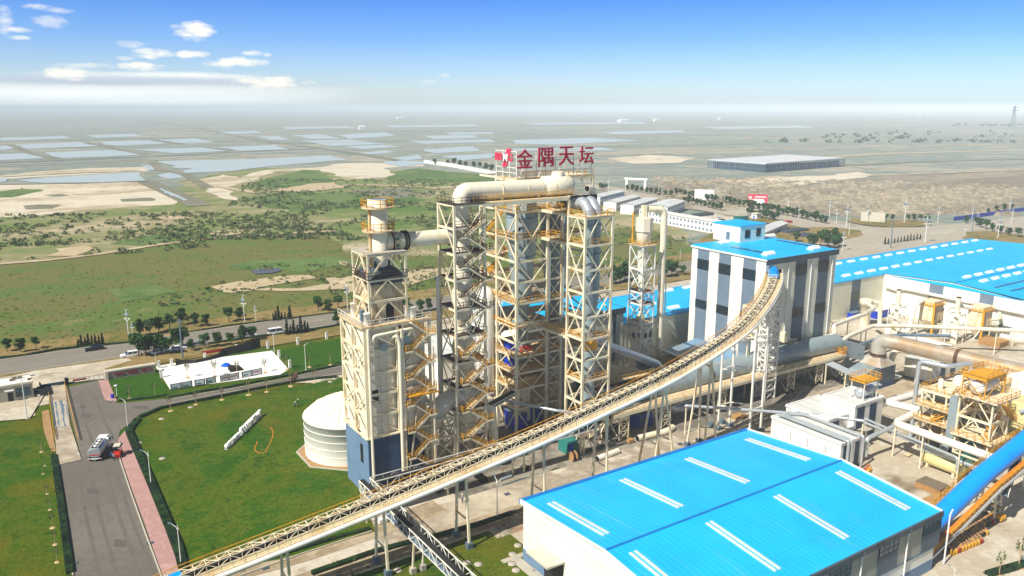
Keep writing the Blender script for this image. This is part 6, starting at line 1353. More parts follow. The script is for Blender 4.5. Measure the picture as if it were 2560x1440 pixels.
for u, zt_ in ((130.8, 7.2), (147, 10.6)):
    for du in (-.9, .9):
        for dv in (-1.6, 1.6): MB().beam((u + du, 57.8 + dv, 0), (u + du, 57.8 + dv * .8, zt_), .22).build('leg', 'cream_steel', b)
    for z in (1.6, 3.6, 5.6):
        m = MB()
        for dv in (-1.6, 1.6): m.beam((u - .9, 57.8 + dv, z), (u + .9, 57.8 + dv, z), .14)
        m.beam((u - .9, 56.2, z), (u - .9, 59.4, z), .14); m.build('leg_bracing', 'cream_steel', b)
g4 = gallery('side_gallery', 'thin grey conveyor gallery branching off beside the blue tube', (129, 54.8, 5.6), (150, 61.5, 11.5), 1.0, .5)
# --- bag filters by the hall
def baghouse(label, cu, cv_, grp, sc_=1):
    b = thing('bag_filter', label, 'dust filter', (cu, cv_, 0), grp)
    MB().box(cu - 2.6, cu + 2.6, cv_ - 2.1, cv_ + 2.1, 4.4, 9.0).build('housing', 'cream_old', b)
    MB().box(cu - 2.9, cu + 2.9, cv_ - 2.5, cv_ + 2.5, 9.0, 9.25).build('top_deck', 'yellow_steel', b)
    MB().box(cu - 2.3, cu + 2.3, cv_ - 1.9, cv_ + 1.9, 9.25, 10.2).build('top_box', 'cream_steel', b)
    m = MB(); c4 = [(cu - 2.9, cv_ - 2.5, 9.25), (cu + 2.9, cv_ - 2.5, 9.25), (cu + 2.9, cv_ + 2.5, 9.25), (cu - 2.9, cv_ + 2.5, 9.25)]
    for k in range(4): m.rail(c4[k], c4[(k + 1) % 4], 1.0, .08, 1.4)
    m.build('railing', 'yellow_steel', b)
    m = MB()
    for k in range(8): m.box(cu - 2.5 + k * .68, cu - 2.4 + k * .68, cv_ - 2.2, cv_ - 2.1, 4.6, 8.8)
    m.build('rib', 'tan_block', b)
    for du in (-1.3, 1.3):
        m = MB(); m.add([(cu + du - 1.25, cv_ - 2, 4.4), (cu + du + 1.25, cv_ - 2, 4.4), (cu + du + 1.25, cv_ + 2, 4.4), (cu + du - 1.25, cv_ + 2, 4.4), (cu + du, cv_, 1.2)], [(1, 0, 4), (2, 1, 4), (3, 2, 4), (0, 3, 4)]); m.build('hopper', 'tan_block', b)
    for du in (-2.5, 2.5):
        for dv in (-2, 2): MB().beam((cu + du, cv_ + dv, 0), (cu + du, cv_ + dv, 4.4), .24).build('leg', 'cream_steel', b)
    MB().beam((cu - 2.8, cv_ - 2.3, 0), (cu - 2.8, cv_ - 2.3, 10), .1, .6).build('ladder', 'yellow_steel', b)
def vstack(label, cu, cv_, h, grp):
    b = thing('exhaust_stack', label, 'exhaust stack', (cu, cv_, 0), grp)
    MB().lathe(cu, cv_, [(.9, 0), (.9, 3.5), (.62, 4.5), (.62, h)], 16).build('pipe_body', 'cream_pipe', b); MB().lathe(cu, cv_, [(.68, h - .1), (.68, h + .12)], 16).build('rim', 'brown_steel', b)
    frame(b, cu - 1.7, cu + 1.7, cv_ - 1.6, cv_ + 1.6, [2.6, 5.6, 8.6], .18, 'N', .1, 'white_steel')
x1_ = G(2360, 838, 0); x2_ = G(2436, 838, 0)
baghouse('left yellow and cream bag filter with hoppers in front of the hall gateway', 229.5, 124.5, 'bag filters by the hall')
baghouse('right yellow and cream bag filter beside the hall corner stripe', 234.5, 113.0, 'bag filters by the hall')
s1 = G(2236, 835, 0); s2 = G(2383, 857, 0)
vstack('left free-standing exhaust stack inside a white open frame', s1[0], s1[1], 13.5, 'exhaust stacks by the hall'); vstack('right exhaust stack inside a cream frame near the right bag filter', s2[0], s2[1], 13.4, 'exhaust stacks by the hall')
pipe('u_pipe', 'white U-shaped pipe from the left stack up to the left bag filter', [(s1[0] + .6, s1[1] - .4, 1.4), (s1[0] + 1.6, s1[1] - 3.2, 1.2), (s1[0] + 2.0, s1[1] - 4.2, 9.6), (227.4, 126, 10.2), (228.6, 125, 9.4)], .62, 'white_tank', 1.5)
pipe('u_pipe', 'white U-shaped pipe left of the right exhaust stack', [(s2[0] + .3, s2[1] + .5, 1.2), (s2[0] - .6, s2[1] + 2.6, 1.4), (s2[0] - .3, s2[1] + 3.0, 9.8), (s2[0] + 2, s2[1] + 1.2, 10.6), (233, 114, 9.4)], .65, 'white_tank', 1.5)
pipe('branch_pipe', 'cream pipe leaving the right bag filter towards the hall wall', [(236, 111.5, 6), (240, 110, 6.2), (242.6, 111.6, 7.2)], .5, 'cream_pipe', 1.0)
pipe('rail_pipe', 'thin white pipe on posts along the hall yard', [(230, 112, 1), (231.5, 110.5, 4.6), (238, 101, 4.6), (243, 92, 4.6)], .16, 'white_steel', .8, posts=((236, 104, 4.4), (240, 97.5, 4.4)))
b = thing('cyclone_vessel', 'stout cream cyclone vessel with a hooked outlet in the middle yard', 'vessel', (208, 132, 0))
q = G(2160, 815, 0)
MB().lathe(q[0], q[1], [(1.5, 0), (1.5, 6.8), (1.9, 6.9), (1.9, 8.4), (1.8, 8.5)], 20).build('shell', 'cream_pipe', b)
MB().tube([(q[0] + 1.2, q[1] - 1, 7.8), (q[0] + 3.2, q[1] - 2.6, 7.6), (q[0] + 3.4, q[1] - 3, .3)], .66, 14, 1.6).build('outlet', 'cream_pipe', b)
q = G(2217, 853, 0); tag(MB().lathe(q[0], q[1], [(.85, 0), (.85, 4.2), (.8, 4.2)], 16).build('standpipe', 'cream_pipe', org=(q[0], q[1], 0)), 'short cream standpipe with an open top behind the stained duct bend', 'pipe')
for (lab, x, y, lu, lv, h, mt) in (('blue container with a white lid against the hall wall', 2200, 793, 7, 2.2, 2.6, 'blue_box'), ('small dark blue container beside the cream cyclone vessel', 2135, 797, 4.5, 2, 2.2, 'blue_box')):
    q = G(x, y, 0); b = thing('container', lab, 'container', (q[0], q[1], 0)); MB().box(q[0] - lu / 2, q[0] + lu / 2, q[1] - lv / 2, q[1] + lv / 2, 0, h).build('body', mt, b); MB().box(q[0] - lu / 2 - .05, q[0] + lu / 2 + .05, q[1] - lv / 2 - .05, q[1] + lv / 2 + .05, h, h + .12).build('lid', 'white_paint' if x > 2150 else 'slate', b)
for (lab, x, y, lu, lv, h, mt, tp) in (('blue compressor cabin under the trestle walkway', 1600, 1063, 4.0, 3.2, 3.0, 'blue_box', 'slate'), ('teal cabin with a blue door beside the cable drum', 1420, 1128, 2.6, 3.0, 2.6, 'teal_paint', 'teal_paint')):
    q = G(x, y, 0); b = thing('machine_cabin', lab, 'cabin', (q[0], q[1], 0)); MB().box(q[0] - lu / 2, q[0] + lu / 2, q[1] - lv / 2, q[1] + lv / 2, 0, h).build('body', mt, b); MB().box(q[0] - lu / 2, q[0] + lu / 2, q[1] - lv / 2, q[1] + lv / 2, h, h + .1).build('roof', tp, b)
    MB().box(q[0] - lu / 2 + .3, q[0] + lu / 2 - 1.2, q[1] - lv / 2 - .05, q[1] - lv / 2 + .02, .2, h - .4).build('door', 'blue_box' if mt == 'teal_paint' else 'navy_panel', b)
# --- loose things in the yard
def ptube(label, p, q, r, extra=None, mat='cream_pipe'):
    a, c = G(*p, r), G(*q, r); pts = [a, c] + ([G(*extra, r)] if extra else []); t_ = thing('loose_pipe', label, 'pipe', (a[0], a[1], 0)); MB().tube(pts, r, 18, 1.2, cap=False).build('pipe_body', mat, t_)
    d = (Vector(a) - Vector(c)).normalized(); MB().tube([Vector(a) - d * .12, Vector(a) - d * .02], r * .96, 18).build('dark_inside', 'black_part', t_)
ptube('long cream bent pipe lying under the trestle walkway', (1593, 1096), (1668, 1078), .65, (1682, 1068))
ptube('pale loose pipe lying beside the road near the cable drum', (1493, 1147), (1545, 1127), .55, None, 'white_tank')
ptube('short cream pipe piece on blocks near the road', (1318, 1170), (1305, 1163), .5)
q = G(1432, 1140, .95); b = thing('cable_drum', 'wooden cable drum standing on edge by the teal cabin', 'cable drum', (q[0], q[1], 0))
for s_ in (-.5, .5): MB().tube([(q[0] + s_ - .06, q[1], .98), (q[0] + s_ + .06, q[1], .98)], .98, 20).build('flange', 'drum_top', b)
MB().tube([(q[0] - .45, q[1], .98), (q[0] + .45, q[1], .98)], .55, 16).build('core', 'brown_steel', b)
# ------------------------------------------------------------ vegetation
def clump(m, c, r, n, s, rg):
    for _ in range(n):
        while True:
            p = Vector((rg.uniform(-1, 1), rg.uniform(-1, 1), rg.uniform(-1, 1)))
            if p.length <= 1 and p.length > .25: break
        p = Vector((c[0] + p.x * r[0], c[1] + p.y * r[1], c[2] + p.z * r[2]))
        a = Vector((rg.gauss(0, 1), rg.gauss(0, 1), rg.gauss(0, .7))).normalized(); b = a.cross(Vector((rg.gauss(0, 1), rg.gauss(0, 1), rg.gauss(0, 1)))).normalized(); k = s * rg.uniform(.5, 1.4)
        m.add([p - a * k, p + b * k * .6, p + a * k, p - b * k * .6], [(0, 1, 2, 3)])
def tree_src(name, h, rw, seed, mat='tree_leaf', n=900, leafs=.24):
    rg = random.Random(seed); r = thing(name, 'tree', 'tree', (0, 0, 0), rot=0); m = MB()
    m.tube([(0, 0, 0), (.05, .03, h * .25), (rg.uniform(-.15, .15), rg.uniform(-.15, .15), h * .7)], [.13, .10, .04], 7, bend=0, cap=False) if True else None
    for k in range(5):
        a = k * 1.3 + rg.random(); m.beam((0, 0, h * (.26 + .06 * k)), (math.cos(a) * rw * .6, math.sin(a) * rw * .6, h * (.48 + .08 * k)), .06)
    m.build('trunk', 'trunk', r); m = MB()
    for k in range(11):
        a = rg.uniform(0, 6.28); q = rg.uniform(.1, .72) * rw; z = h * rg.uniform(.38, .88); e = rw * rg.uniform(.3, .52) * (1.15 - .45 * z / h)
        clump(m, (math.cos(a) * q * (1.3 - z / h * .8), math.sin(a) * q * (1.3 - z / h * .8), z), (e, e, e * .8), n // 11, leafs, rg)
    m.build('crown', mat, r); return r
def cone_src(h, seed):
    rg = random.Random(seed); r = thing('cypress_tree', 'cypress', 'tree', (0, 0, 0), rot=0); MB().tube([(0, 0, 0), (0, 0, h * .8)], [.08, .03], 6, bend=0).build('trunk', 'trunk', r); m = MB()
    for k in range(12): z = h * (.08 + k * .075); e = .55 * (1 - k / 13.5) * h / 3; clump(m, (rg.uniform(-.08, .08), rg.uniform(-.08, .08), z), (e, e, .3), 34, .14, rg)
    m.build('crown', 'cone_leaf', r); return r
def sapling_src(h, seed):
    rg = random.Random(seed); r = thing('sapling', 'sapling', 'tree', (0, 0, 0), rot=0); m = MB(); m.tube([(0, 0, 0), (0, 0, h * .5)], .045, 6)
    m.lathe(0, 0, [(.55, -.0), (.5, .1), (.3, .14)], 12); f = MB()
    for k in range(5): a = k * 1.26; t = (math.cos(a) * .42, math.sin(a) * .42, h * rg.uniform(.82, 1)); m.beam((0, 0, h * .42), t, .04); clump(f, (t[0], t[1], t[2] - h * .12), (.16, .16, h * .16), 26, .1, rg)
    m.build('trunk', 'soil_pale', r); f.build('crown', 'tree_leaf_b', r); return r
used = set()
def place(src, pos, label, group, sc_=1.0):
    rot = rnd.uniform(0, 6.28); P = PW(pos) if len(pos) == 3 else Vector(pos)
    s3 = (sc_ * rnd.uniform(.9, 1.1), sc_ * rnd.uniform(.9, 1.1), sc_)
    if src.name not in used:
        used.add(src.name); o = src; o.location = P; o.rotation_euler = (0, 0, rot); o.scale = s3
    else: o = copy_tree(src, None, P, rot, None, s3)
    tag(o, label, 'tree', group); return o
TA = [tree_src('roadside_tree', 4.6, 1.9, k, 'tree_leaf' if k % 2 else 'tree_leaf_b') for k in range(4)]
CA = [cone_src(2.6, k) for k in range(2)]; SA = [sapling_src(3.4, k) for k in range(2)]
ordn = ['first', 'second', 'third', 'fourth', 'fifth', 'sixth', 'seventh', 'eighth', 'ninth', 'tenth', 'eleventh', 'twelfth', 'thirteenth', 'fourteenth', 'fifteenth', 'sixteenth', 'seventeenth', 'eighteenth', 'nineteenth', 'twentieth', 'twenty-first', 'twenty-second', 'twenty-third', 'twenty-fourth', 'twenty-fifth', 'twenty-sixth', 'twenty-seventh', 'twenty-eighth', 'twenty-ninth', 'thirtieth']
def row(pts, srcs, what, group, sc_=1.0, var=.15):
    for i, p in enumerate(pts):
        place(srcs[i % len(srcs)], G(p[0], p[1], .1), '%s, %s from the left' % (what, ordn[i]) if len(pts) > 1 else what, group, sc_ * (p[2] if len(p) > 2 else 1) * rnd.uniform(1 - var, 1 + var))
row([(18, 880), (53, 882), (91, 874), (352, 842, 1.25), (375, 838, 1.2), (397, 832), (425, 828, 1.35), (457, 814, 1.4), (487, 818, 1.1), (515, 817, .9), (573, 806, 1.15), (601, 803, 1.1), (796, 779, 1.2), (821, 779), (846, 772, 1.25)], TA, 'roadside tree on the far side of the highway', 'far side highway trees')
row([(348, 893, 1.5), (366, 892, 1.4), (385, 888, 1.2), (404, 887, 1.3), (422, 886, 1.25), (440, 872, 1.5), (458, 868, 1.4), (478, 878, .9), (512, 871), (545, 867, 1.05), (577, 864, .95), (607, 857, 1.15), (633, 852, 1.15), (844, 812, 1.15), (1010, 790, 1.2), (1026, 795, 1.1), (1050, 783, 1.3), (1072, 778, 1.1)], TA, 'roadside tree on the near side of the highway', 'near side highway trees')
row([(197, 870), (205, 869, 1.2), (214, 868), (222, 867, 1.3), (231, 866, 1.1), (240, 866, 1.35), (249, 865), (257, 864, 1.1), (684, 804), (690, 803, 1.2), (697, 802, 1.4), (705, 801), (713, 800), (725, 799, 1.35)], CA, 'dark pointed cypress on the far highway verge', 'far verge cypresses', 1.2)
row([(718, 838, 1.3), (727, 837), (735, 836, 1.2), (744, 835), (753, 834, 1.5), (763, 832, 1.2), (770, 831)], CA, 'dark pointed cypress on the near highway verge', 'near verge cypresses', 1.3)
row([(1530, 712, 1.2), (1548, 708, 1.4), (1532, 690), (1562, 704, 1.3), (1664, 694, 1.5), (1680, 690, 1.3), (1690, 684, 1.1), (1655, 668), (1706, 688, .9)], TA, 'leafy tree between the slim dust tower and the highway', 'trees behind the dust tower', 1.15)
row([(2022, 612), (2035, 616, 1.3), (2052, 618, 1.4), (2068, 622, 1.6), (2084, 624, 1.5), (2096, 618, 1.2), (2060, 600), (2088, 598, 1.1), (1990, 606)], TA, 'big tree on the island beside the junction', 'junction island trees', 1.25)
row([(1500 + 7 * k, 474 + k * .9) for k in range(3)] + [(1568 + k * 12, 478 + k * 1.7) for k in range(10)] + [(1690 + k * 11, 487 + k * 2.2) for k in range(10)], TA, 'small distant tree on the far side of the diagonal road', 'far side diagonal road trees', 1.35)
row([(1712 + k * 10, 508 + k * 2.2) for k in range(10)] + [(1870 + k * 9, 540 + k * 1.6) for k in range(9)], TA, 'small distant tree on the near side of the diagonal road', 'near side diagonal road trees', 1.25)
row([(1812 + k * 12, 510 + k * 2.4) for k in range(22)], TA, 'dense distant tree in the long belt by the diagonal road', 'diagonal road tree belt', 1.35)
row([(1087, 412), (1120, 415), (1135, 417), (1150, 419), (1165, 421), (1185, 421), (1200, 424), (1215, 427), (1228, 431)], TA, 'faded tree by the white wall beyond the stair tower', 'trees by the far white wall', 2.0)
row([(2440, 565), (2452, 570), (2466, 575), (2480, 580), (2500, 586), (2520, 590), (2545, 594), (2415, 560)], TA, 'tree on the right junction verge', 'right junction trees', 1.2)
row([(2270, 552), (2284, 553), (2300, 553), (2200, 550), (2215, 551), (2230, 552), (2318, 556), (2470, 535), (2490, 530), (2510, 528), (2530, 524)], TA, 'low tree beyond the junction on the far verge', 'far verge junction trees', 1.0)
row([(2212 + k * 8, 612 + (k % 2) - k * 1.2) for k in range(12)], CA, 'purple-dark small cypress behind the production hall', 'cypresses behind the hall', 1.3)
# saplings
row([(469, 945), (537, 942), (593, 935), (662, 932)], SA, 'young sapling standing inside the white yard', 'saplings in the white yard', 1.15)
row([(427, 1028), (490, 1012), (555, 1000), (622, 988), (667, 980), (727, 966), (787, 957)], SA, 'young sapling on the near lawn edge of the inner road', 'saplings on the near lawn edge', 1.15)
row([(717, 925), (774, 918), (826, 912)], SA, 'young sapling on the bright lawn behind the inner road', 'saplings on the bright lawn', 1.1)
row([(324, 997), (388, 992)], SA, 'young sapling on the small lawn below the slogan wall', 'saplings by the slogan wall', 1.15)
row([(2497, 1440), (2546, 1418)], SA, 'young sapling in the lower right corner', 'saplings in the lower right corner', 1.3)
row([(104, 1130, .8), (112, 1165, .7), (108, 1185, .6), (118, 1235, .7), (125, 1275, .8), (132, 1320, .9), (138, 1362, .9), (143, 1406, 1)], SA, 'thin sapling in a soil ring on the left lawn', 'saplings on the left lawn', .8)
# hedges
def hedge(label, px, w_=1.2, h=.8, dens=30, mat='hedge_leaf', leafs=.13, seed=1):
    rg = random.Random(seed); g = [Vector(G(x, y, .1)) for x, y in px]; m = MB(); pts = resample(g, .5)
    for i, p in enumerate(pts):
        k = .85 + .3 * mnoise.noise(p * .5)
        clump(m, (p.x, p.y, .1 + h * .45 * k), (.45, w_ / 2, h * .5 * k), int(dens * .5), leafs, rg)
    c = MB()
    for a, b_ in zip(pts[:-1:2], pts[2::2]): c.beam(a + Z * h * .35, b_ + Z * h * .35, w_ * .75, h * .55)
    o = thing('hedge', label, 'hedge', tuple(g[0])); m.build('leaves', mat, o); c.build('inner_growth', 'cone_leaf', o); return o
hedge('curved clipped hedge round the big lawn corner', [(345, 1050), (330, 1068), (322, 1080), (332, 1105), (352, 1150), (380, 1215), (415, 1300), (445, 1370), (460, 1432)], 1.8, .9, 44)
hedge('straight hedge along the top of the big lawn', [(350, 1045), (400, 1022), (470, 1008), (530, 997), (600, 982), (670, 968), (740, 955), (800, 947), (850, 943)], 1.0, .8, 30, seed=2)
hedge('hedge below the notice boards', [(425, 995), (500, 980), (580, 968), (660, 951), (740, 936), (862, 911)], 1.0, .6, 24, seed=3)
hedge('hedge below the slogan wall lawn', [(296, 1003), (345, 999), (415, 990)], .8, .5, 22, seed=4)
hedge('dark hedge on the left lawn edge', [(134, 1140), (142, 1190), (152, 1260), (163, 1340), (176, 1440)], 1.4, .7, 34, seed=5)
hedge('hedge on the far verge of the highway', [(0, 898), (60, 892), (140, 876), (230, 868), (330, 858)], 1.6, 1.0, 24, seed=6)
hedge('low hedge on the far verge of the highway to the right', [(440, 838), (560, 818), (650, 806), (740, 796), (850, 782)], 1.2, .8, 18, seed=7)
hedge('hedge between the highway and the white yard', [(520, 862), (600, 850), (700, 836), (780, 826), (850, 814)], 1.6, .9, 26, seed=8)
hedge('hedge along the near kerb of the plant road', [(780, 1436), (850, 1412), (930, 1384), (1010, 1362), (1100, 1340), (1200, 1312), (1290, 1282)], 1.1, .8, 34, seed=9)
hedge('hedge on the lawn side of the plant road', [(560, 1442), (650, 1405), (760, 1370), (860, 1340), (930, 1322)], 1.0, .6, 26, seed=10)
hedge('hedge in the lower right corner', [(2470, 1440), (2520, 1425), (2580, 1408)], 1.6, .9, 30, seed=11)
# scrub: nobody could count it
def scrub(name, polys, n, smin, smax, mat, label, seed, dens_noise=True):
    rg = random.Random(seed); m = MB(); k = 0; tries = 0
    while k < n and tries < n * 12:
        tries += 1; pl = polys[rg.randrange(len(polys))]; a, b_, c, d = pl; u, t = rg.random(), rg.random()
        x = (a[0] * (1 - u) + b_[0] * u) * (1 - t) + (d[0] * (1 - u) + c[0] * u) * t; y = (a[1] * (1 - u) + b_[1] * u) * (1 - t) + (d[1] * (1 - u) + c[1] * u) * t
        g = Vector(G(x, y, 0))
        if dens_noise and mnoise.noise(g * .02) + .5 * mnoise.noise(g * .07) < rg.uniform(-.25, .35): continue
        s = rg.uniform(smin, smax); clump(m, (g.x, g.y, s * .35), (s, s, s * .55), 16, s * .42, rg); k += 1
    o = m.build(name, mat); tag(o, label, 'scrub', kind='stuff'); return o
scrub('scrub', [[(-60, 540), (520, 530), (520, 620), (-60, 660)], [(520, 530), (1240, 500), (1240, 600), (520, 600)], [(620, 450), (1240, 450), (1240, 530), (560, 530)]], 2600, .7, 2.1, 'scrub_leaf', 'grey-green salt scrub scattered over the plain', 3)
scrub('scrub', [[(800, 690), (1240, 640), (1240, 700), (850, 760)], [(250, 720), (860, 640), (900, 690), (420, 770)], [(1530, 560), (1740, 600), (1740, 650), (1530, 700)]], 700, .5, 1.3, 'scrub_leaf', 'low scrub on the nearer meadow', 4)
scrub('grass_tufts', [[(0, 680), (860, 600), (860, 780), (0, 890)], [(840, 600), (1240, 580), (1240, 720), (860, 780)]], 1500, .3, .6, 'grass_leaf', 'rough grass tufts over the meadow', 5, False)
scrub('far_trees', [[(2060, 335), (2560, 325), (2560, 345), (2060, 350)], [(1900, 352), (2560, 350), (2560, 358), (1900, 358)], [(2380, 311), (2560, 312), (2560, 316), (2380, 316)]], 130, 3, 7, 'far_leaf', 'hazy far-off belt of trees on the right', 6, False)
scrub('grass_tufts', [[(340, 1060), (860, 960), (900, 1250), (460, 1430)], [(0, 1060), (100, 1050), (150, 1430), (0, 1430)], [(800, 1440), (1280, 1310), (1290, 1440), (900, 1450)]], 1500, .10, .22, 'hedge_leaf', 'short grass tufts over the lawns', 7, False)
m = MB(); rg = random.Random(9)
for k in range(1500):
    u, t = rg.random(), rg.random(); x = 1640 + 900 * u; y = 452 + 78 * t + (u - .5) * 20; g = G(x, y, 0); h = rg.uniform(.8, 2.2); r = h * rg.uniform(1.8, 2.6)
    m.lathe(g[0], g[1], [(r, -.2), (r * .55, h * .62), (r * .1, h)], 6, False, False, a0=rg.random() * 6)
tag(m.build('spoil_mounds', 'pit_field'), 'countless small earth mounds on the dug field', 'earth mounds', kind='stuff')

# ------------------------------------------------------------ lamps and poles
def lamp_src(h=9.2):
    r = thing('street_lamp', 'lamp', 'street lamp', (0, 0, 0), rot=0)
    MB().lathe(0, 0, [(.13, 0), (.07, h * .93), (.05, h)], 8).build('pole', 'white_paint', r)
    MB().tube([(0, 0, h * .88), (.5, 0, h * .95), (1.9, 0, h)], .05, 6).build('arm', 'white_paint', r)
    MB().tube([(0, 0, h * .85), (-.35, 0, h * .9), (0, 0, h * .95)], .03, 6).build('scroll', 'white_paint', r)
    MB().box(1.5, 2.4, -.16, .16, h - .06, h + .08).build('lamp_head', 'slate', r); MB().box(-.3, .3, -.3, .3, 0, .12).build('footing', 'concrete_block', r); return r
def solar_src(h=9.5, arm=True):
    r = thing('solar_lamp', 'lamp', 'street lamp', (0, 0, 0), rot=0)
    MB().lathe(0, 0, [(.14, 0), (.09, h)], 8).build('pole', 'white_paint', r)
    o = MB().extr([(-.7, -.5, h * .84), (.7, -.5, h * .84), (.7, .3, h * .9), (-.7, .3, h * .9)], (0, .03, -.06)).build('solar_panel', 'slate', r)
    m = MB(); m.tube([(0, 0, h), (0, .7, h + .1)], .06, 6)
    for k in range(3): a = k * 2.094 + .4; m.beam((0, 0, h + .1), (.75 * math.cos(a), 0, h + .1 + .75 * math.sin(a)), .1, .04)
    m.build('wind_turbine', 'white_paint', r)
    m = MB()
    for s_ in (-1, 1): m.tube([(0, 0, h * .6), (s_ * .9, 0, h * .72)], .05, 6); m.box(s_ * .75 - .3, s_ * .75 + .5, -.1, .1, h * .71, h * .735)
    m.build('lamp_arms', 'white_paint', r); return r
def place_obj(src, P, rot, label, cat, group, sc_=1.0):
    if src.name not in used: used.add(src.name); o = src; o.location = P; o.rotation_euler = (0, 0, rot); o.scale = (sc_,) * 3
    else: o = copy_tree(src, None, P, rot, None, sc_)
    o['label'] = label; o['category'] = cat
    if group: o['group'] = group
    return o
LS, SS = lamp_src(), solar_src()
for (x, y, yt, rot, lb) in ((68, 1048, 940, 30, 'white street lamp beside the gatehouse yard'), (320, 1071, 997, 150, 'white street lamp at the tip of the brick path'), (378, 1212, 1127, 160, 'white street lamp halfway along the brick path hedge'), (453, 1412, 1310, 160, 'white street lamp near the lower end of the brick path'),
                            (1243, 1297, 1195, 110, 'white street lamp by the plant road hedge'), (765, 925, 858, 60, 'white street lamp on the bright lawn'), (391, 921, 880, 200, 'white lamp post at the end of the slogan wall'), (1913, 1040, 995, 120, 'white street lamp at the lattice tower foot'),
                            (2380, 1480, 1418, 130, 'white lamp below the front warehouse corner'), (686, 885, 832, 60, 'white street lamp beside the white yard corner post')):
    h = HT(x, y, yt); place_obj(LS, PW(G(x, y, .1)), R(rot), lb, 'street lamp', 'white plant street lamps', h / 9.4)
SL = [(323, 850, 772), (333, 850, 803), (612, 806, 737), (640, 804, 762), (869, 776, 708), (1521, 477, 442), (1647, 481, 449), (1654, 496, 463), (1717, 488, 462), (1793, 502, 467), (1810, 517, 485), (1899, 516, 496), (1970, 530, 489), (1996, 549, 510), (2073, 541, 498),
      (2090, 560, 519), (2115, 571, 510), (2122, 590, 544), (2106, 628, 576), (2167, 556, 512), (2260, 558, 497), (2344, 558, 515), (2312, 608, 537), (2430, 546, 508), (2442, 562, 528), (2523, 535, 494), (2528, 558, 517), (2412, 592, 562), (2494, 597, 544), (1700, 650, 622)]
for i, (x, y, yt) in enumerate(SL):
    place_obj(SS, PW(G(x, y, .1)), R(rnd.choice((-20, -10, 60))), 'tall solar street lamp along the outer roads, %s from the left' % ordn[i] if i < 30 else 'lamp', 'street lamp', 'solar lamps of the outer roads', HT(x, y, yt + 3) / 9.6)
up = thing('utility_pole', 'pole', 'utility pole', (0, 0, 0), rot=0)
MB().lathe(0, 0, [(.25, 0), (.16, 12)], 8).build('pole', 'slate', up); MB().box(-1, 1, -.08, .08, 11.2, 11.4).build('crossarm', 'slate', up)
for (x, y, yt, lb) in ((457, 897, 797, 'grey utility pole among the highway trees'), (2226, 621, 551, 'grey utility pole behind the production hall'), (2430, 582, 526, 'grey utility pole right of the junction'), (2500, 560, 517, 'grey utility pole far right of the junction')):
    place_obj(up, PW(G(x, y, .1)), .5, lb, 'utility pole', 'grey utility poles', HT(x, y, yt) / 12)

# ------------------------------------------------------------ vehicles
def prof_body(m, prof, w_, top=None, bev=.10):
    """side profile (x,z) extruded across the width, narrowed a little at the top"""
    n = len(prof); zmax = max(p[1] for p in prof); zmin = min(p[1] for p in prof); vs = []
    for s_ in (-1, 1):
        for (x, z) in prof: k = 1 - .12 * max(0, (z - zmin - .4)) / max(.1, zmax - zmin); vs.append((x, s_ * w_ / 2 * k, z))
    fs = [tuple(range(n)), tuple(reversed(range(n, 2 * n)))] + [((i + 1) % n, i, n + i, n + (i + 1) % n) for i in range(n)]
    m.add(vs, fs); return m
def wheels(r, xs, w_, rad=.33, big=False):
    for x in xs:
        for s_ in (-1, 1):
            o = MB().tube([(x, s_ * (w_ / 2 - .22), rad), (x, s_ * (w_ / 2 + .01), rad)], rad, 16).build('wheel', 'tyre', r)
            MB().tube([(x, s_ * (w_ / 2 - .02), rad), (x, s_ * (w_ / 2 + .03), rad)], rad * .55, 10).build('rim', 'car_silver', o)
def car(kind, paint_, label, pos, rot, group=None):
    r = thing('parked_car' if kind != 'van' else 'passenger_van', label, 'car' if kind != 'van' else 'van', (0, 0, 0), group, rot=rot); r.location = PW(pos)
    if kind == 'sedan': L_, w_ = 4.6, 1.8; low = [(-2.3, .35), (2.25, .35), (2.3, .6), (2.15, .78), (1.0, .92), (-1.7, .96), (-2.28, .88)]; cab = [(1.05, .9), (.35, 1.38), (-.95, 1.42), (-1.75, .94)]
    elif kind == 'suv': L_, w_ = 4.8, 1.9; low = [(-2.35, .4), (2.35, .4), (2.4, .75), (2.2, .98), (1.1, 1.08), (-2.3, 1.1), (-2.4, .8)]; cab = [(1.15, 1.06), (.55, 1.66), (-1.9, 1.7), (-2.25, 1.08)]
    else: L_, w_ = 5.4, 1.95; low = [(-2.65, .4), (2.6, .4), (2.7, .8), (2.5, 1.15), (1.9, 1.25), (-2.65, 1.25)]; cab = [(2.0, 1.22), (1.25, 2.05), (-2.5, 2.1), (-2.68, 1.2)]
    prof_body(MB(), low, w_).build('body', paint_, r); cb = prof_body(MB(), cab, w_ * .94).build('cabin', 'glass', r)
    x0, x1 = cab[1][0], cab[2][0]; z = cab[1][1]; MB().box(x1 - .02, x0 + .02, -w_ * .41, w_ * .41, z - .02, z + .06).build('roof', paint_, cb)
    m = MB()
    for x in (x0, (x0 + x1) / 2, x1 + .1):
        for s_ in (-1, 1): m.beam((x, s_ * w_ * .435, z), (x + .12, s_ * w_ * .48, cab[0][1]), .09)
    m.build('pillar', paint_, cb)
    for s_ in (-1, 1): MB().box(L_ / 2 - .14, L_ / 2 + .02, s_ * w_ * .34 - .18, s_ * w_ * .34 + .18, .6, .75).build('headlight', 'white_paint', r); MB().box(-L_ / 2 - .01, -L_ / 2 + .1, s_ * w_ * .36 - .15, s_ * w_ * .36 + .15, .7, .86).build('tail_light', 'red_paint', r)
    wheels(r, (-L_ * .3, L_ * .31), w_); return r
car('suv', 'car_black', 'dark blue-black off-roader driving on the highway', G(237, 878), TH + math.pi)
car('suv', 'car_white', 'white car leftmost under the roadside trees', G(326, 893), TH + math.pi)
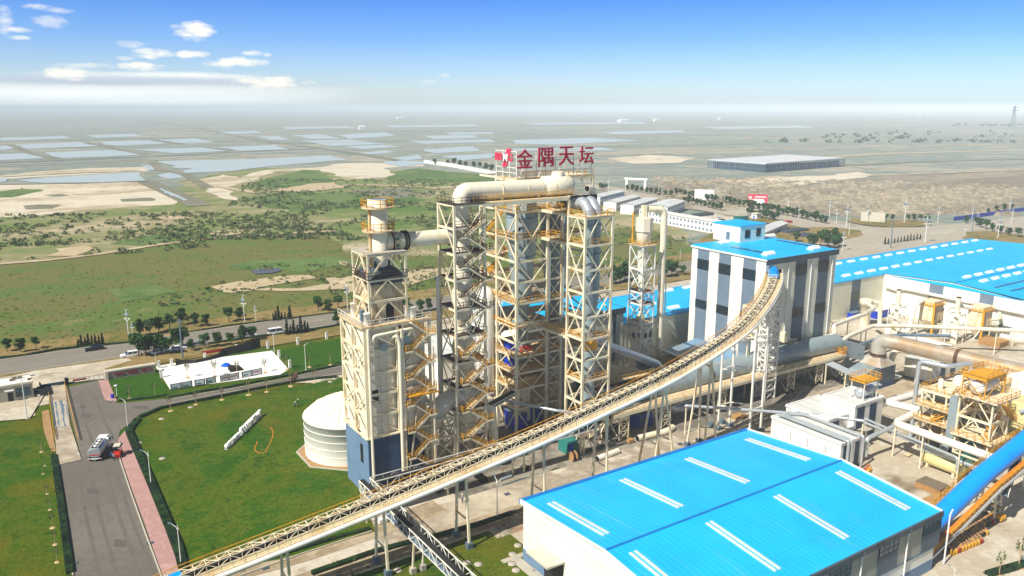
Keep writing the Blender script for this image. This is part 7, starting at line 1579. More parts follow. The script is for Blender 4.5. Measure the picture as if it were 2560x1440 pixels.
car('sedan', 'car_white', 'white car half hidden under the trees right of the first white one', G(400, 884), TH + .05); car('sedan', 'car_white', 'white car in the middle of the parked row under the trees', G(446, 876), TH + .05)
car('suv', 'car_silver', 'silver car parked right of the white cars under the trees', G(498, 867), TH); car('sedan', 'car_white', 'white sedan alone at the roadside behind the lawn', G(622, 844), TH)
car('van', 'car_white', 'white passenger van on the highway beside the cypresses', G(693, 836), TH)
car('sedan', 'car_black', 'dark car parked between the boiler tower and the stair tower', G(1094, 908), TH + 2.2)
car('sedan', 'car_white', 'white car covered in dust in the prefab camp yard', G(1800, 548), .4)
# tanker truck
p0, p1 = PW(G(238, 1156)), PW(G(262, 1122)); d = (p1 - p0).normalized(); ang = math.atan2(d.y, d.x)
r = thing('tanker_truck', 'grey-white tanker truck standing on the gate drive', 'tanker truck', (0, 0, 0), rot=ang); r.location = p0 + d * 3.7
MB().box(-3.8, 3.4, -.45, .45, .65, .9).build('chassis', 'dark_grey', r)
vs = []; n = 20; m = MB(); prof = [(-3.7, .88), (-3.55, 1), (1.5, 1), (1.65, .88)]
for (x, k) in prof:
    for i in range(n): a = 2 * math.pi * i / n; vs.append((x, 1.2 * k * math.copysign(abs(math.cos(a)) ** .7, math.cos(a)), 1.85 + .92 * k * math.copysign(abs(math.sin(a)) ** .8, math.sin(a))))
m.add(vs, [(i * n + k, i * n + (k + 1) % n, (i + 1) * n + (k + 1) % n, (i + 1) * n + k) for i in range(3) for k in range(n)], True); m.add(vs[:n], [tuple(range(n))]); m.add(vs[-n:], [tuple(reversed(range(n)))])
tk = m.build('tank', 'car_silver', r)
MB().box(-3.2, 1.2, -.55, .55, 2.74, 2.80).build('walkway', 'black_part', tk)
for x in (-2.5, -1.2, .1): MB().lathe(x, 0, [(.34, 2.78), (.34, 2.96), (.2, 3.0)], 12).build('manhole', 'white_paint', tk)
for s_ in (-.6, .6): MB().box(-3.2, 1.2, s_ - .04, s_ + .04, 2.78, 2.95).build('side_rail', 'white_paint', tk)
MB().box(-3.74, -3.7, -.9, .9, 1.45, 1.62).build('warning_strip', 'red_paint', tk); MB().box(-3.9, -3.75, -1.15, 1.15, .7, .86).build('rear_bumper', 'white_paint', r)
for s_ in (-.85, .85): MB().box(-3.95, -3.9, s_ - .2, s_ + .2, .72, .84).build('tail_light', 'red_paint', r)
cb = prof_body(MB(), [(1.85, .6), (3.75, .6), (3.8, 1.5), (3.55, 2.5), (2.0, 2.6), (1.85, 2.4)], 2.35).build('cab', 'car_white', r)
MB().box(3.66, 3.76, -.95, .95, 1.55, 2.3).build('windscreen', 'glass', cb)
for s_ in (-1, 1): MB().box(2.5, 3.3, s_ * 1.13 - .04, s_ * 1.13 + .04, 1.6, 2.25).build('side_window', 'glass', cb); MB().box(3.4, 3.5, s_ * 1.42 - .06, s_ * 1.42 + .06, 1.6, 2.2).build('mirror', 'black_part', cb)
MB().box(2.1, 3.2, -.8, .8, 2.55, 2.85).build('roof_fairing', 'car_white', cb); wheels(r, (-2.9, -1.8, 2.9), 2.3, .5)
# forklifts
def forklift(label, P, rot, bodym, roofm):
    r = thing('forklift', label, 'forklift', (0, 0, 0), rot=rot); r.location = P
    prof_body(MB(), [(-1.5, .35), (.8, .35), (.8, .95), (.1, 1.0), (-.3, 1.25), (-1.45, 1.3), (-1.6, .9)], 1.35).build('body', bodym, r)
    for (x, y) in ((.75, .5), (.75, -.5), (-.95, .5), (-.95, -.5)): MB().beam((x, y, .95), (x * .72, y, 2.3), .08).build('cage_post', 'black_part', r)
    MB().box(-.95, .75, -.6, .6, 2.3, 2.42).build('roof', roofm, r); MB().box(-.5, .0, -.3, .3, 1.0, 1.15).build('seat', 'black_part', r); MB().box(-.6, -.45, -.3, .3, 1.1, 1.65).build('seat_back', 'black_part', r)
    for s_ in (-.35, .35): MB().beam((1.15, s_, .1), (1.15, s_, 2.5), .14).build('mast', 'black_part', r); MB().beam((1.2, s_, .15), (2.4, s_, .15), .16, .06).build('fork', 'black_part', r)
    wheels(r, (-1.0, .7), 1.4, .33); return r
forklift('red forklift with a cream roof beside the tanker truck', PW(G(296, 1140)), math.radians(104), 'red_paint', 'stone_cap')
forklift('yellow forklift with a tan roof near the oil drums', PW(G(2484, 1297)), math.radians(118), 'drum_yellow', 'drum_top')

# ------------------------------------------------------------ people
def person(label, P, rot, shirt, trouser, helm='helmet', pose='stand', sc_=1.0):
    J = dict(pel=(0, 0, .95), ch=(.02, 0, 1.3), nk=(.03, 0, 1.5), hd=(.05, 0, 1.63), ht=(.05, 0, 1.73), hl=(0, .1, .9), kl=(.03, .12, .5), al=(-.03, .13, .08), tl=(.12, .14, .03), hr=(0, -.1, .9), kr=(.06, -.12, .5), ar=(.0, -.14, .08), tr=(.15, -.15, .03),
             sl=(0, .2, 1.43), el=(.02, .27, 1.15), wl=(.12, .24, .9), fl=(.18, .22, .82), sr=(0, -.2, 1.43), er=(.02, -.27, 1.15), wr=(.12, -.24, .9), fr=(.18, -.22, .82))
    if pose == 'walk': J.update(kl=(.22, .11, .52), al=(.2, .12, .1), tl=(.36, .13, .05), kr=(-.08, -.11, .5), ar=(-.3, -.12, .12), tr=(-.18, -.13, .04))
    if pose == 'work': J.update(ch=(.12, 0, 1.26), nk=(.22, 0, 1.43), hd=(.28, 0, 1.54), ht=(.31, 0, 1.63), sl=(.16, .2, 1.36), sr=(.16, -.2, 1.36), el=(.3, .24, 1.12), er=(.3, -.24, 1.12), wl=(.5, .12, 1.0), wr=(.5, -.12, 1.0), fl=(.58, .08, .98), fr=(.58, -.08, .98))
    ed = [('pel', 'ch'), ('ch', 'nk'), ('nk', 'hd'), ('hd', 'ht'), ('pel', 'hl'), ('hl', 'kl'), ('kl', 'al'), ('al', 'tl'), ('pel', 'hr'), ('hr', 'kr'), ('kr', 'ar'), ('ar', 'tr'), ('ch', 'sl'), ('sl', 'el'), ('el', 'wl'), ('wl', 'fl'), ('ch', 'sr'), ('sr', 'er'), ('er', 'wr'), ('wr', 'fr')]
    rad = dict(pel=.16, ch=.17, nk=.065, hd=.105, ht=.08, hl=.1, kl=.065, al=.05, tl=.04, hr=.1, kr=.065, ar=.05, tr=.04, sl=.075, el=.05, wl=.035, fl=.04, sr=.075, er=.05, wr=.035, fr=.04)
    ks = list(J); me = bpy.data.meshes.new('person_body'); me.from_pydata([J[k] for k in ks], [(ks.index(a), ks.index(c)) for a, c in ed], [])
    o = bpy.data.objects.new('tmp', me); C.objects.link(o); md = o.modifiers.new('s', 'SKIN'); o.modifiers.new('b', 'SUBSURF').levels = 1
    for i, k in enumerate(ks): me.skin_vertices[0].data[i].radius = (rad[k],) * 2; me.skin_vertices[0].data[i].use_root = (k == 'pel')
    bpy.context.view_layer.update(); nm = bpy.data.meshes.new_from_object(o.evaluated_get(bpy.context.evaluated_depsgraph_get())); bpy.data.objects.remove(o)
    nm.materials.clear()
    for k in ('skin', shirt, trouser, 'black_part'): nm.materials.append(M[k])
    hx = Vector(J['hd'])
    for p in nm.polygons:
        c = p.center; p.use_smooth = True
        hand = min((c - Vector(J['fl'])).length, (c - Vector(J['fr'])).length) < .09
        p.material_index = 0 if (c.z > hx.z - .12 or hand) else (3 if c.z < .12 else (1 if c.z > .95 else 2))
    r = thing('person', label, 'person', (0, 0, 0), rot=rot); r.location = P; r.scale = (sc_,) * 3
    b_ = bpy.data.objects.new('body', nm); C.objects.link(b_); b_.parent = r
    m = MB(); x, _, z = J['ht']
    if helm: m.lathe(x - .01, 0, [(.15, z - .06), (.13, z - .04), (.12, z + .03), (.05, z + .09)], 12); m.build('helmet', helm, r)
    else: m.lathe(x - .02, 0, [(.11, z - .08), (.115, z - .02), (.06, z + .045)], 12); m.build('hair', 'black_part', r)
    return r
person('person in a blue jacket standing behind the tanker truck', PW(G(280, 1149)), .3, 'cloth_blue', 'cloth_dark', None)
person('person in a pale jacket with dark trousers beside the red forklift', PW(G(286, 1153)), 1.2, 'cloth_grey', 'cloth_dark', None)
person('worker with a pale helmet nearer the viewer on the big lawn', PW(G(738, 1020)), 5.2, 'cloth_grey', 'cloth_dark', 'white_paint', 'work')
person('worker with a white helmet on the big lawn beside the tank', PW(G(746, 1016)), 3.6, 'cloth_dark', 'cloth_dark', 'white_paint')
person('person in grey with a tan helmet walking on the pale concrete by the plant road', PW(G(1156, 1258)), 4.6, 'cloth_grey', 'cloth_dark', 'helmet', 'walk')
person('worker in dark red clothes on the lowest cyclone tower deck', PW(FV(1304, 1016, 128.9)[:2] + (5.72,)), 4.2, 'cloth_dark', 'cloth_dark', 'red_paint')
person('person in dark clothes by the motorbikes at the gatehouse', PW(G(102, 972)), 4.4, 'cloth_dark', 'cloth_dark', None)

# ------------------------------------------------------------ gate area
b = thing('gatehouse', 'flat-roofed beige gatehouse at the left edge', 'gatehouse', (-10, 206.7, 0))
MB().box(-24, 2.1, 206.7, 213.2, 0, 3.9).build('wall', 'grey_cassette', b)
m = MB(); m.box(-24.2, 2.3, 206.5, 206.8, 3.9, 4.35); m.box(2.0, 2.3, 206.8, 213.1, 3.9, 4.35); m.box(-24.2, 2.3, 213.1, 213.4, 3.9, 4.35); m.build('parapet', 'stone_cap', b)
MB().box(-24, 2.0, 206.8, 213.1, 3.9, 4.0).build('roof', 'white_slab', b)
d0, d1, w0, w1 = FV(19.5, 990, 206.6)[0], FV(33, 990, 206.6)[0], FV(40, 980, 206.6)[0], FV(76, 980, 206.6)[0]
MB().box(d0, d1, 206.62, 206.8, .1, 2.4).build('door', 'black_part', b); MB().box(d0 - .5, d1 + .3, 206.0, 206.7, 2.9, 3.05).build('door_canopy', 'white_paint', b)
window_v(b, w0, w1, 206.68, 1.1, 3.1, 4, rows=2, pane='glass_blue'); MB().box(-24, 2.6, 205.2, 206.7, 0, .25).build('step', 'concrete_block', b)
for i, (x, y) in enumerate(((30, 952), (36, 948), (50, 946), (75, 950))):
    q = G(x, y, 4.0); tag(MB().box(q[0] - .5, q[0] + .5, q[1] - .3, q[1] + .3, 4.0, 4.5).build('rooftop_box', 'tarp', org=(q[0], q[1], 4)), 'small dusty box on the gatehouse roof, %s from the left' % ordn[i], 'box', 'boxes on the gatehouse roof')
b = thing('slogan_wall', 'long brown wall with dark red slogan characters and a pale cap', 'wall', (17.5, 211, 0))
MB().box(18.2, 28.9, 211.2, 212.4, 0, 2.1).build('wall_body', 'stone_wall', b); MB().box(17.5, 29.1, 211.1, 212.6, 2.1, 2.45).build('cap', 'stone_cap', b); MB().box(17.5, 18.2, 211.0, 212.5, 0, 2.1).build('end_pier', 'stone_cap', b)
u = 19.5
for wd in ('不忘初心', '牢记使命', '争创一流'):
    o = text_mesh('slogan_text', wd, 'sign_red', b, 2.45, .66, .06, .03); o.location = (u - 17.5, .14, 1.0); u += 3.1
b = thing('sliding_gate', 'grey-framed sliding gate with a red banner across the drive', 'gate', (9.7, 213.3, 0))
m = MB()
for k in range(8): m.beam((9.7 + k * 1.1, 213.2 - k * .08, .1), (9.7 + k * 1.1, 213.2 - k * .08, 1.4), .1)
for z in (.15, 1.4): m.beam((9.7, 213.2, z), (17.4, 212.6, z), .1)
m.build('gate_frame', 'slate', b); MB().box(10.6, 13.6, 213.02, 213.1, .7, 1.15).build('banner', 'red_paint', b); MB().box(8.9, 9.7, 213, 214, 0, 1.7).build('motor_cabinet', 'black_part', b)
b = thing('folding_gate', 'low dark folding gate left of the sliding gate', 'gate', (3.6, 213.4, 0))
MB().box(3.8, 8.8, 213.3, 213.7, 0, 1.0).build('gate_body', 'navy_panel', b)
for (x, y, lb) in ((101, 975, 'dark motorbike parked beside the gatehouse'), (90, 985, 'second dark motorbike close to the gatehouse wall')):
    P = PW(G(x, y)); r = thing('motorbike', lb, 'motorbike', (0, 0, 0), rot=.4); r.location = P
    for xx in (-.6, .6): MB().tube([(xx, -.06, .3), (xx, .06, .3)], .3, 14).build('wheel', 'tyre', r)
    MB().box(-.5, .4, -.14, .14, .45, .75).build('body', 'black_part', r); MB().box(-.6, .1, -.16, .16, .75, .88).build('seat', 'cloth_dark', r); MB().beam((.45, -.35, 1.05), (.45, .35, 1.05), .05).build('handlebar', 'black_part', r); MB().beam((.62, 0, .3), (.42, 0, 1.05), .07).build('fork', 'car_silver', r)
b = thing('weighbridge_rail', 'yellow and black guard rails on both sides of the weighbridge', 'rail', G(120, 968))
for (p, q) in (((119, 968), (137, 1100)), ((162, 962), (196, 1100))):
    m = MB(); m.rail(G(*p, .3), G(*q, .3), .6, .08, 2.2); m.build('rail', 'yellow_steel', b)
# notice boards
for i, (x0, y0, x1, y1, mt) in enumerate(((428, 979, 454, 974, 'glass_blue'), (456, 974, 481, 969, 'glass_blue'), (488, 968, 513, 964, 'glass_blue'), (516, 963, 540, 958, 'glass_blue'), (552, 957, 572, 953, 'red_paint'), (574, 953, 598, 948, 'logo_red'), (606, 947, 629, 942, 'glass_blue'), (631, 942, 655, 937, 'logo_red'))):
    a, c = G(x0, y0), G(x1, y1); b = thing('notice_board', 'framed notice board behind the hedge, %s from the left, %s' % (ordn[i], 'with a pale blue sheet' if mt == 'glass_blue' else 'with a white and red sheet'), 'notice board', a, 'notice boards along the white yard')
    a, c = Vector(a), Vector(c); m = MB(); m.beam(a + Z * 1.05, c + Z * 1.05, .14, 1.5); m.build('board', 'dark_grey', b)
    d = (c - a).normalized(); s_ = Vector((d.y, -d.x, 0)) * .09; MB().beam(a + d * .2 + Z * 1.05 + s_, c - d * .2 + Z * 1.05 + s_, .03, 1.15).build('sheet', 'pale_sheet', b)
    s_ *= 1.35
    MB().beam(a + d * .3 + Z * (.8 if mt == 'glass_blue' else 1.15) + s_, a + d * (1.9 if mt != 'glass_blue' else 1.4) + Z * (.8 if mt == 'glass_blue' else 1.15) + s_, .02, .26).build('print', mt, b)
    for p in (a, c): MB().beam(p, p + Z * 1.9, .12).build('post', 'dark_grey', b)
for i, (x, y) in enumerate(((430, 917), (513, 902), (670, 872), (698, 895), (725, 920), (398, 922), (404, 945), (745, 862), (817, 848), (592, 880))):
    q = G(x, y); b = thing('wall_pillar', 'white boundary pillar around the white yard, %s of ten' % ordn[i], 'pillar', q, 'white boundary pillars')
    MB().box(q[0] - .3, q[0] + .3, q[1] - .3, q[1] + .3, 0, 2.0).build('shaft', 'white_paint', b); MB().box(q[0] - .36, q[0] + .36, q[1] - .36, q[1] + .36, 2.0, 2.15).build('cap', 'stone_cap', b)
m = MB(); P_ = [G(x, y) for x, y in ((440, 914), (460, 912), (490, 909), (520, 903), (545, 897), (560, 890), (600, 882), (630, 876), (652, 870))]; H_ = [1.9, 1.2, 1.0, 1.0, 1.1, 2.1, 2.3, 2.6, 2.9]
for (a, c, h0, h1) in zip(P_[:-1], P_[1:], H_[:-1], H_[1:]): m.add([a, c, (c[0], c[1] + .3, h1), (a[0], a[1] + .3, h0), (a[0], a[1] + .15, 0), (c[0], c[1] + .15, 0), (c[0], c[1] + .42, h1), (a[0], a[1] + .42, h0)], [(0, 1, 2, 3), (5, 4, 7, 6), (3, 2, 6, 7)])
tag(m.build('screen_net', 'black_net', org=P_[0]), 'sagging dark screen net along the back of the white yard', 'net')
q = G(535, 892); tag(MB().box(q[0] - 3, q[0] + 3, q[1] - .05, q[1] + .05, 1.2, 2.0).build('red_banner', 'red_paint', org=q), 'long red banner behind the dark screen net', 'banner')
q = G(565, 916); tag(MB().lathe(q[0], q[1], [(1.4, 0), (1.1, .5), (.5, .9), (.2, 1.0)], 9, False).build('blue_tarp_heap', 'glow_blue', org=q), 'heap under a blue tarpaulin on the white slab', 'heap')
q = G(592, 930); tag(MB().extr([(q[0] - 1.5, q[1], 0), (q[0] + 2, q[1], 0), (q[0] + 1.4, q[1], .8), (q[0] - .5, q[1], 1.3), (q[0] - 1.6, q[1], 1.2)], (0, 2.6, 0)).build('dark_cover', 'black_net', org=q), 'dark netted pile behind the red notice boards', 'pile')
m = MB(); m.beam(G(728, 955, .3), G(742, 931, .3), 1.0, .4); m.beam(G(722, 946, .6), G(748, 944, .8), .4, .06); tag(m.build('fallen_model', 'brown_steel', org=G(735, 945)), 'reddish-brown model plane lying across the inner road edge', 'model')
q = G(282, 997); tag(MB().lathe(q[0], q[1], [(.32, 0), (.4, 1.0), (.36, 1.1)], 10).build('litter_bin', 'blue_box', org=q), 'dark blue litter bin on the brick path', 'bin')
q = G(293, 992); b = thing('garden_lamp', 'short garden lamp with a flat pale hood on the small lawn', 'garden lamp', q); MB().lathe(q[0], q[1], [(.07, 0), (.07, 2.6)], 8).build('post', 'white_paint', b); MB().lathe(q[0], q[1], [(.2, 2.6), (.5, 2.8), (.1, 3.0)], 12).build('hood', 'white_paint', b)
q = G(100, 1010); tag(MB().lathe(q[0], q[1], [(.05, 0), (.05, 2), (.3, 2.05), (.3, 2.15)], 10).build('round_sign', 'white_steel', org=q), 'round sign on a thin post beside the weighbridge', 'sign')
# lawn letters
a, c = G(652, 1040), G(560, 1130); Lx = math.dist(a[:2], c[:2]); P = PW(a); d = (PW(c) - PW(a)).normalized(); an = math.atan2(d.y, d.x)
lt = thing('lawn_lettering', 'row of white block letters standing on the big lawn, seen from behind', 'lettering', (0, 0, 0), rot=an); lt.location = P
x = 0.0
for ch_, h, w_ in [(k, 1.45, .95) for k in 'TIANTAN'] + [(' ', 0, .25)] + [(k, 1.45, 1.15) for k in 'WOOD'] + [(' ', 0, .2)] + [(k, .95, .62) for k in 'SCIENCE'] + [(' ', 0, .2)] + [(k, .95, .62) for k in 'TECH']:
    if ch_ != ' ':
        wd = w_ * (.35 if ch_ == 'I' else .86); o = text_mesh('letter', ch_, 'white_paint', lt, wd, h, .5, .03); o.location = (x, 0, .16)
        x += wd + w_ * .14
    else: x += w_
MB().box(0, x, -.3, .3, 0, .16).build('base', 'white_paint', lt)
pts = [G(678, 1070, .08), G(683, 1080, .08), (G(682, 1092, .08)), G(676, 1108, .08), G(668, 1122, .08), G(664, 1131, .08), G(652, 1134, .08), G(641, 1130, .08), G(636, 1122, .08), G(638, 1116, .08), G(643, 1110, .08), G(642, 1104, .08)]
tag(MB().tube(pts, .11, 8, .6).build('hose', 'orange_steel', org=pts[0]), 'thick orange hose looped on the big lawn', 'hose')
pts = [G(642, 1102, .06), G(652, 1094, .06), G(680, 1082, .06), G(700, 1075, .06), G(755, 1055, .06)]; tag(MB().tube(pts, .05, 6, .6).build('thin_hose', 'yellow_tank', org=pts[0]), 'thin pale hose running from the loop to the white tank', 'hose')
for i, (x, y) in enumerate(((476, 1018), (404, 1047), (348, 1107), (406, 1146), (826, 954), (836, 947), (1167, 1406), (1196, 1410), (1282, 1385), (1290, 1425), (995, 1425), (1295, 1363), (1280, 1409))):
    q = G(x, y, .16); tag(MB().lathe(q[0], q[1], [(.62, .1), (.62, .2), (.2, .21)], 16).build('manhole_cover', 'concrete_block', org=q), 'round pale manhole cover set in the lawns, %s of thirteen' % ordn[i], 'manhole cover', 'manhole covers in the lawns')
for i, (x, y) in enumerate(((376, 1358), (187, 1409), (1268, 1235), (1700, 1110), (664, 1420), (280, 1004))):
    q = G(x, y, .15); m = MB(); m.box(q[0] - .5, q[0] + .5, q[1] - .4, q[1] + .4, .12, .2); o = m.build('drain_grate', 'dark_grey', org=q); tag(o, 'small drain grate in the road surface, %s of six' % ordn[i], 'drain', 'road drain grates')
# kerb lines
for (lb, px) in (('kerb', [(292, 1105), (300, 1150), (330, 1240), (364, 1335), (405, 1445)]), ('kerb', [(142, 1166), (152, 1230), (165, 1320), (182, 1440)]), ('kerb', [(420, 1012), (560, 983), (700, 960), (860, 932)]), ('kerb', [(425, 998), (560, 975), (700, 950), (862, 914)]), ('kerb', [(600, 1440), (760, 1383), (930, 1328)])):
    m = MB(); g = [Vector(G(x, y, .18)) for x, y in px]
    for p, q in zip(g[:-1], g[1:]): m.beam(p, q, .18, .3)
    struct(m.build(lb, 'kerb_stone'))

# ------------------------------------------------------------ drums, pallets, litter of the yard
ds = thing('oil_drum', 'drum', 'drum', (0, 0, 0), rot=0)
DR = []
for k, (bd, tp) in enumerate((('drum_dark', 'drum_top'), ('drum_yellow', 'drum_top'), ('drum_red', 'drum_top'), ('drum_yellow', 'drum_yellow'))):
    r = ds if k == 0 else thing('oil_drum', 'drum', 'drum', (0, 0, 0), rot=0)
    MB().lathe(0, 0, [(.3, 0), (.3, .29), (.32, .3), (.3, .31), (.3, .59), (.32, .6), (.3, .61), (.3, .88)], 14).build('shell', bd, r); MB().lathe(0, 0, [(.3, .88), (.3, .9), (.27, .9)], 14).build('lid', tp, r); DR.append(r)
g0, gu, gv = G(2340, 1352), G(2470, 1300), G(2372, 1392); n = 0
du = (Vector(gu) - Vector(g0)) / 17; dv = (Vector(gv) - Vector(g0)) / 7
colr = ['brown-lidded dark', 'yellow-banded', 'red', 'bright yellow']
for i in range(18):
    for j in range(8 if i < 11 else (6 if i < 14 else 3)):
        if i < 1 and j > 5: continue
        k = 3 if (i in (10, 11) and j == 3) else (2 if rnd.random() < .1 or i == 17 else (1 if j == 7 or rnd.random() < .3 else 0)); p = Vector(g0) + du * i + dv * j; n += 1
        place_obj(DR[k], PW((p.x, p.y, .08)), rnd.random() * 6, '%s drum beside the blue tube, row %d from the warehouse, place %d' % (colr[k], i + 1, j + 1), 'drum', 'oil drums beside the blue tube')
for i, (x, y) in enumerate(((2162, 1180), (2170, 1183), (2166, 1176), (2174, 1178), (2170, 1172), (2391, 1184))): place_obj(DR[1 if i % 2 else 2], PW(G(x, y, .08)), i, 'yellow and black drum near the low equipment house corner, %s of six' % ordn[i], 'drum', 'drums by the equipment house')
def stackw(label, x, y, lu, lv, h, lid, seed, n=5):
    q = G(x, y); b = thing('board_stack', label, 'board stack', q); rg = random.Random(seed); MB().box(q[0] - lu / 2, q[0] + lu / 2, q[1] - lv / 2, q[1] + lv / 2, .12, .2).build('pallet', 'wood', b)
    for k in range(n): e = rg.uniform(-.08, .08); MB().box(q[0] - lu / 2 + e, q[0] + lu / 2 + e, q[1] - lv / 2 - e, q[1] + lv / 2 - e, .22 + h * k / n, .2 + h * (k + 1) / n - .02).build('board_layer', 'wood' if k < n - 1 else lid, b)
stackw('tarpaulin-covered board stack in the yard by the blue roof', 2330, 1225, 3.2, 4.4, 1.2, 'tarp', 1); stackw('lower brown board stack right of the covered one', 2372, 1238, 3.4, 2.6, .7, 'wood', 2); stackw('flat spread of planks beside the blue tube', 2345, 1262, 5, 4.5, .25, 'wood', 3, 2)
stackw('tall curved-top board stack near the hall wall', 2483, 862, 5.0, 6.0, 1.5, 'wood', 4); stackw('flat rusty sheet stack behind the stained duct', 2385, 880, 4, 9, .6, 'rust_deck', 5, 3); stackw('pale flat sheet stack left of the rusty sheets', 2310, 857, 5, 14, .5, 'white_paint', 6, 2)
stackw('pale board pile near the four-post frame', 1845, 1045, 3.2, 2.2, .5, 'wood', 7, 3)
b = thing('steel_scrap', 'pile of dark steel sections lying beside the road', 'scrap pile', G(1480, 1125)); rg = random.Random(4)
for k in range(9): a = G(1450 + rg.uniform(-10, 15), 1140 + k * 1.6 - 10, .2 + .1 * (k % 3)); MB().beam(a, (a[0] + rg.uniform(7, 12), a[1] + rg.uniform(-.6, .6), a[2]), .18).build('steel_section', 'dark_grey' if k % 2 else 'tarp', b)
b = thing('roll_stack', 'grey insulation rolls and flat profiles by the lamp', 'material stack', G(1265, 1195))
for k in range(4): a = G(1250 + k * 5, 1200 - k * 5, .3); MB().tube([a, (a[0] + 2.6, a[1] + .2, .3)], .28, 12).build('roll', 'grey_steel', b)
for k in range(3): a = G(1248 + k * 8, 1216 - k * 2, .15); MB().beam(a, (a[0] + 5.5, a[1] + .3, .15), .3, .12).build('profile', 'grey_steel', b)
b = thing('tyre_ring', 'big black rubber ring lying on the concrete', 'ring', G(1258, 1152)); q = G(1258, 1152, .3)
MB().tube([(q[0] + 1.3 * math.cos(k * .3927), q[1] + 1.3 * math.sin(k * .3927), .3) for k in range(17)], .22, 8, 0, cap=False).build('ring_body', 'tyre', b)
b = thing('wire_coil', 'thin coil of pale wire on the concrete', 'coil', G(1272, 1176)); q = G(1272, 1176, .2)
MB().tube([(q[0] + 1.3 * math.cos(k * .3927), q[1] + 1.3 * math.sin(k * .3927), .2) for k in range(17)], .05, 6, 0, cap=False).build('wire', 'soil', b)
rg = random.Random(12)
for i, (x, y, nm_, mt) in enumerate(((1097, 1231, 'dark handcart by the conveyor shadow', 'black_part'), (1130, 1205, 'dark welding set under the conveyor', 'dark_grey'), (1150, 1212, 'small generator beside the conveyor legs', 'slate'), (1196, 1195, 'black steel trestle stand on the concrete', 'black_part'), (1208, 1205, 'second black trestle stand on the concrete', 'black_part'), (1238, 1162, 'green cloth heap near the rubber ring', 'teal_paint'), (2270, 1140, 'rusty round plate on the yard', 'rust_deck'), (956, 1308, 'white cabinet below the conveyor', 'white_paint'), (1575, 1108, 'small pallet near the trestle feet', 'wood'), (1760, 1030, 'grey shed panel under the duct', 'grey_cassette'))):
    q = G(x, y); b = thing('yard_item', nm_, nm_.split(' ')[-1] if False else 'equipment', q)
    MB().box(q[0] - .7, q[0] + .7, q[1] - .5, q[1] + .5, .25, .9 if i not in (5, 6) else .4).build('body', mt, b)
    for a in (-.55, .55):
        for c in (-.4, .4): MB().beam((q[0] + a, q[1] + c, 0), (q[0] + a, q[1] + c, .3), .1).build('leg', 'dark_grey', b)
    MB().tube([(q[0] - .7, q[1], .9), (q[0] - 1.1, q[1], 1.15)], .05, 6).build('handle', 'dark_grey', b)

# ------------------------------------------------------------ far buildings
def prefab(label, x, y, lu, lv, h, rot, roof='pale_roof', win='glass', rows=2, wall='white_paint', grp='prefab camp buildings'):
    P = PW(G(x, y)); b = thing('prefab_building', label, 'building', (0, 0, 0), grp, rot=rot); b.location = P
    MB().box(0, lu, 0, lv, 0, h).build('wall', wall, b); m = MB(); m.add([(-.4, -.4, h), (lu + .4, -.4, h), (lu + .4, lv / 2, h + 1), (-.4, lv / 2, h + 1), (lu + .4, lv + .4, h), (-.4, lv + .4, h)], [(0, 1, 2, 3), (3, 2, 4, 5)]); m.add([(0, 0, h), (0, lv, h), (0, lv / 2, h + .9)], [(0, 1, 2)]); m.build('roof', roof, b)
    n = int(lu / 3); st_ = 3 if n < 45 else 4.5; n = int(lu / st_)
    for k in range(n):
        for r_ in range(rows): MB().box(.8 + k * st_, 2.2 + k * st_, -.08, .05, .9 + r_ * h / rows, 2.2 + r_ * h / rows).build('window', win, b)
    return b
prefab('blue-framed two-storey prefab block nearest the tower top', 1500, 514, 44, 9, 6, R(60), win='blue_box')
prefab('white two-storey prefab block behind the pipe tower', 1540, 529, 42, 9, 6, R(60)); prefab('white prefab block in the middle of the camp', 1584, 537, 42, 9, 6, R(60)); prefab('long white prefab block with blue-grey windows', 1668, 542, 38, 14, 6, R(62), win='glass_blue')
prefab('narrow single-storey prefab shed on the right of the camp', 1905, 600, 46, 7, 3.4, R(56), rows=1)
g0, g1_ = G(1597, 549), G(1812, 590); a = math.atan2(PW(g1_).y - PW(g0).y, PW(g1_).x - PW(g0).x)
b = prefab('very long low white building with tiny windows behind the striped tower', 1597, 549, math.dist(g0[:2], g1_[:2]), 8, 6.2, a, win='slate', rows=2)
q = G(1890, 548); b = thing('guard_hut', 'tiny white hut with a blue door in the storage yard', 'hut', q); MB().box(q[0] - 2, q[0] + 2, q[1] - 2, q[1] + 2, 0, 3.4).build('wall', 'white_paint', b); MB().box(q[0] - 2.4, q[0] + 2.4, q[1] - 2.4, q[1] + 2.4, 3.4, 3.8).build('roof', 'stone_cap', b); MB().box(q[0] - 2.06, q[0] - 1.9, q[1] - .6, q[1] + .6, 0, 2.4).build('door', 'glow_blue', b)
for i, (x, y, mt, lu, lv, h) in enumerate(((1755, 540, 'dark_grey', 14, 5, 2), (1790, 555, 'dark_grey', 12, 4, 1.6), (1850, 552, 'teal_paint', 7, 5, 3), (1730, 556, 'brown_steel', 12, 4, 1.4), (1930, 565, 'brown_steel', 16, 10, 1.6), (1980, 580, 'dark_grey', 18, 8, 1.6), (1960, 560, 'red_paint', 10, 3, 2.0), (2010, 590, 'dark_grey', 12, 8, 1.4))):
    q = G(x, y); b = thing('material_pile', 'stack of %s steel material in the camp yard, %s of eight' % ({'dark_grey': 'dark', 'teal_paint': 'green-covered', 'brown_steel': 'brown', 'red_paint': 'red'}[mt], ordn[i]), 'stack', q, 'material stacks in the camp yard'); rg = random.Random(i)
    for k in range(5): e = rg.uniform(-1, 1); MB().box(q[0] - lu / 2 + e, q[0] + lu / 2 + e, q[1] - lv / 2 + k * lv / 5, q[1] - lv / 2 + (k + .85) * lv / 5, 0, h * rg.uniform(.6, 1)).build('bundle', mt, b)
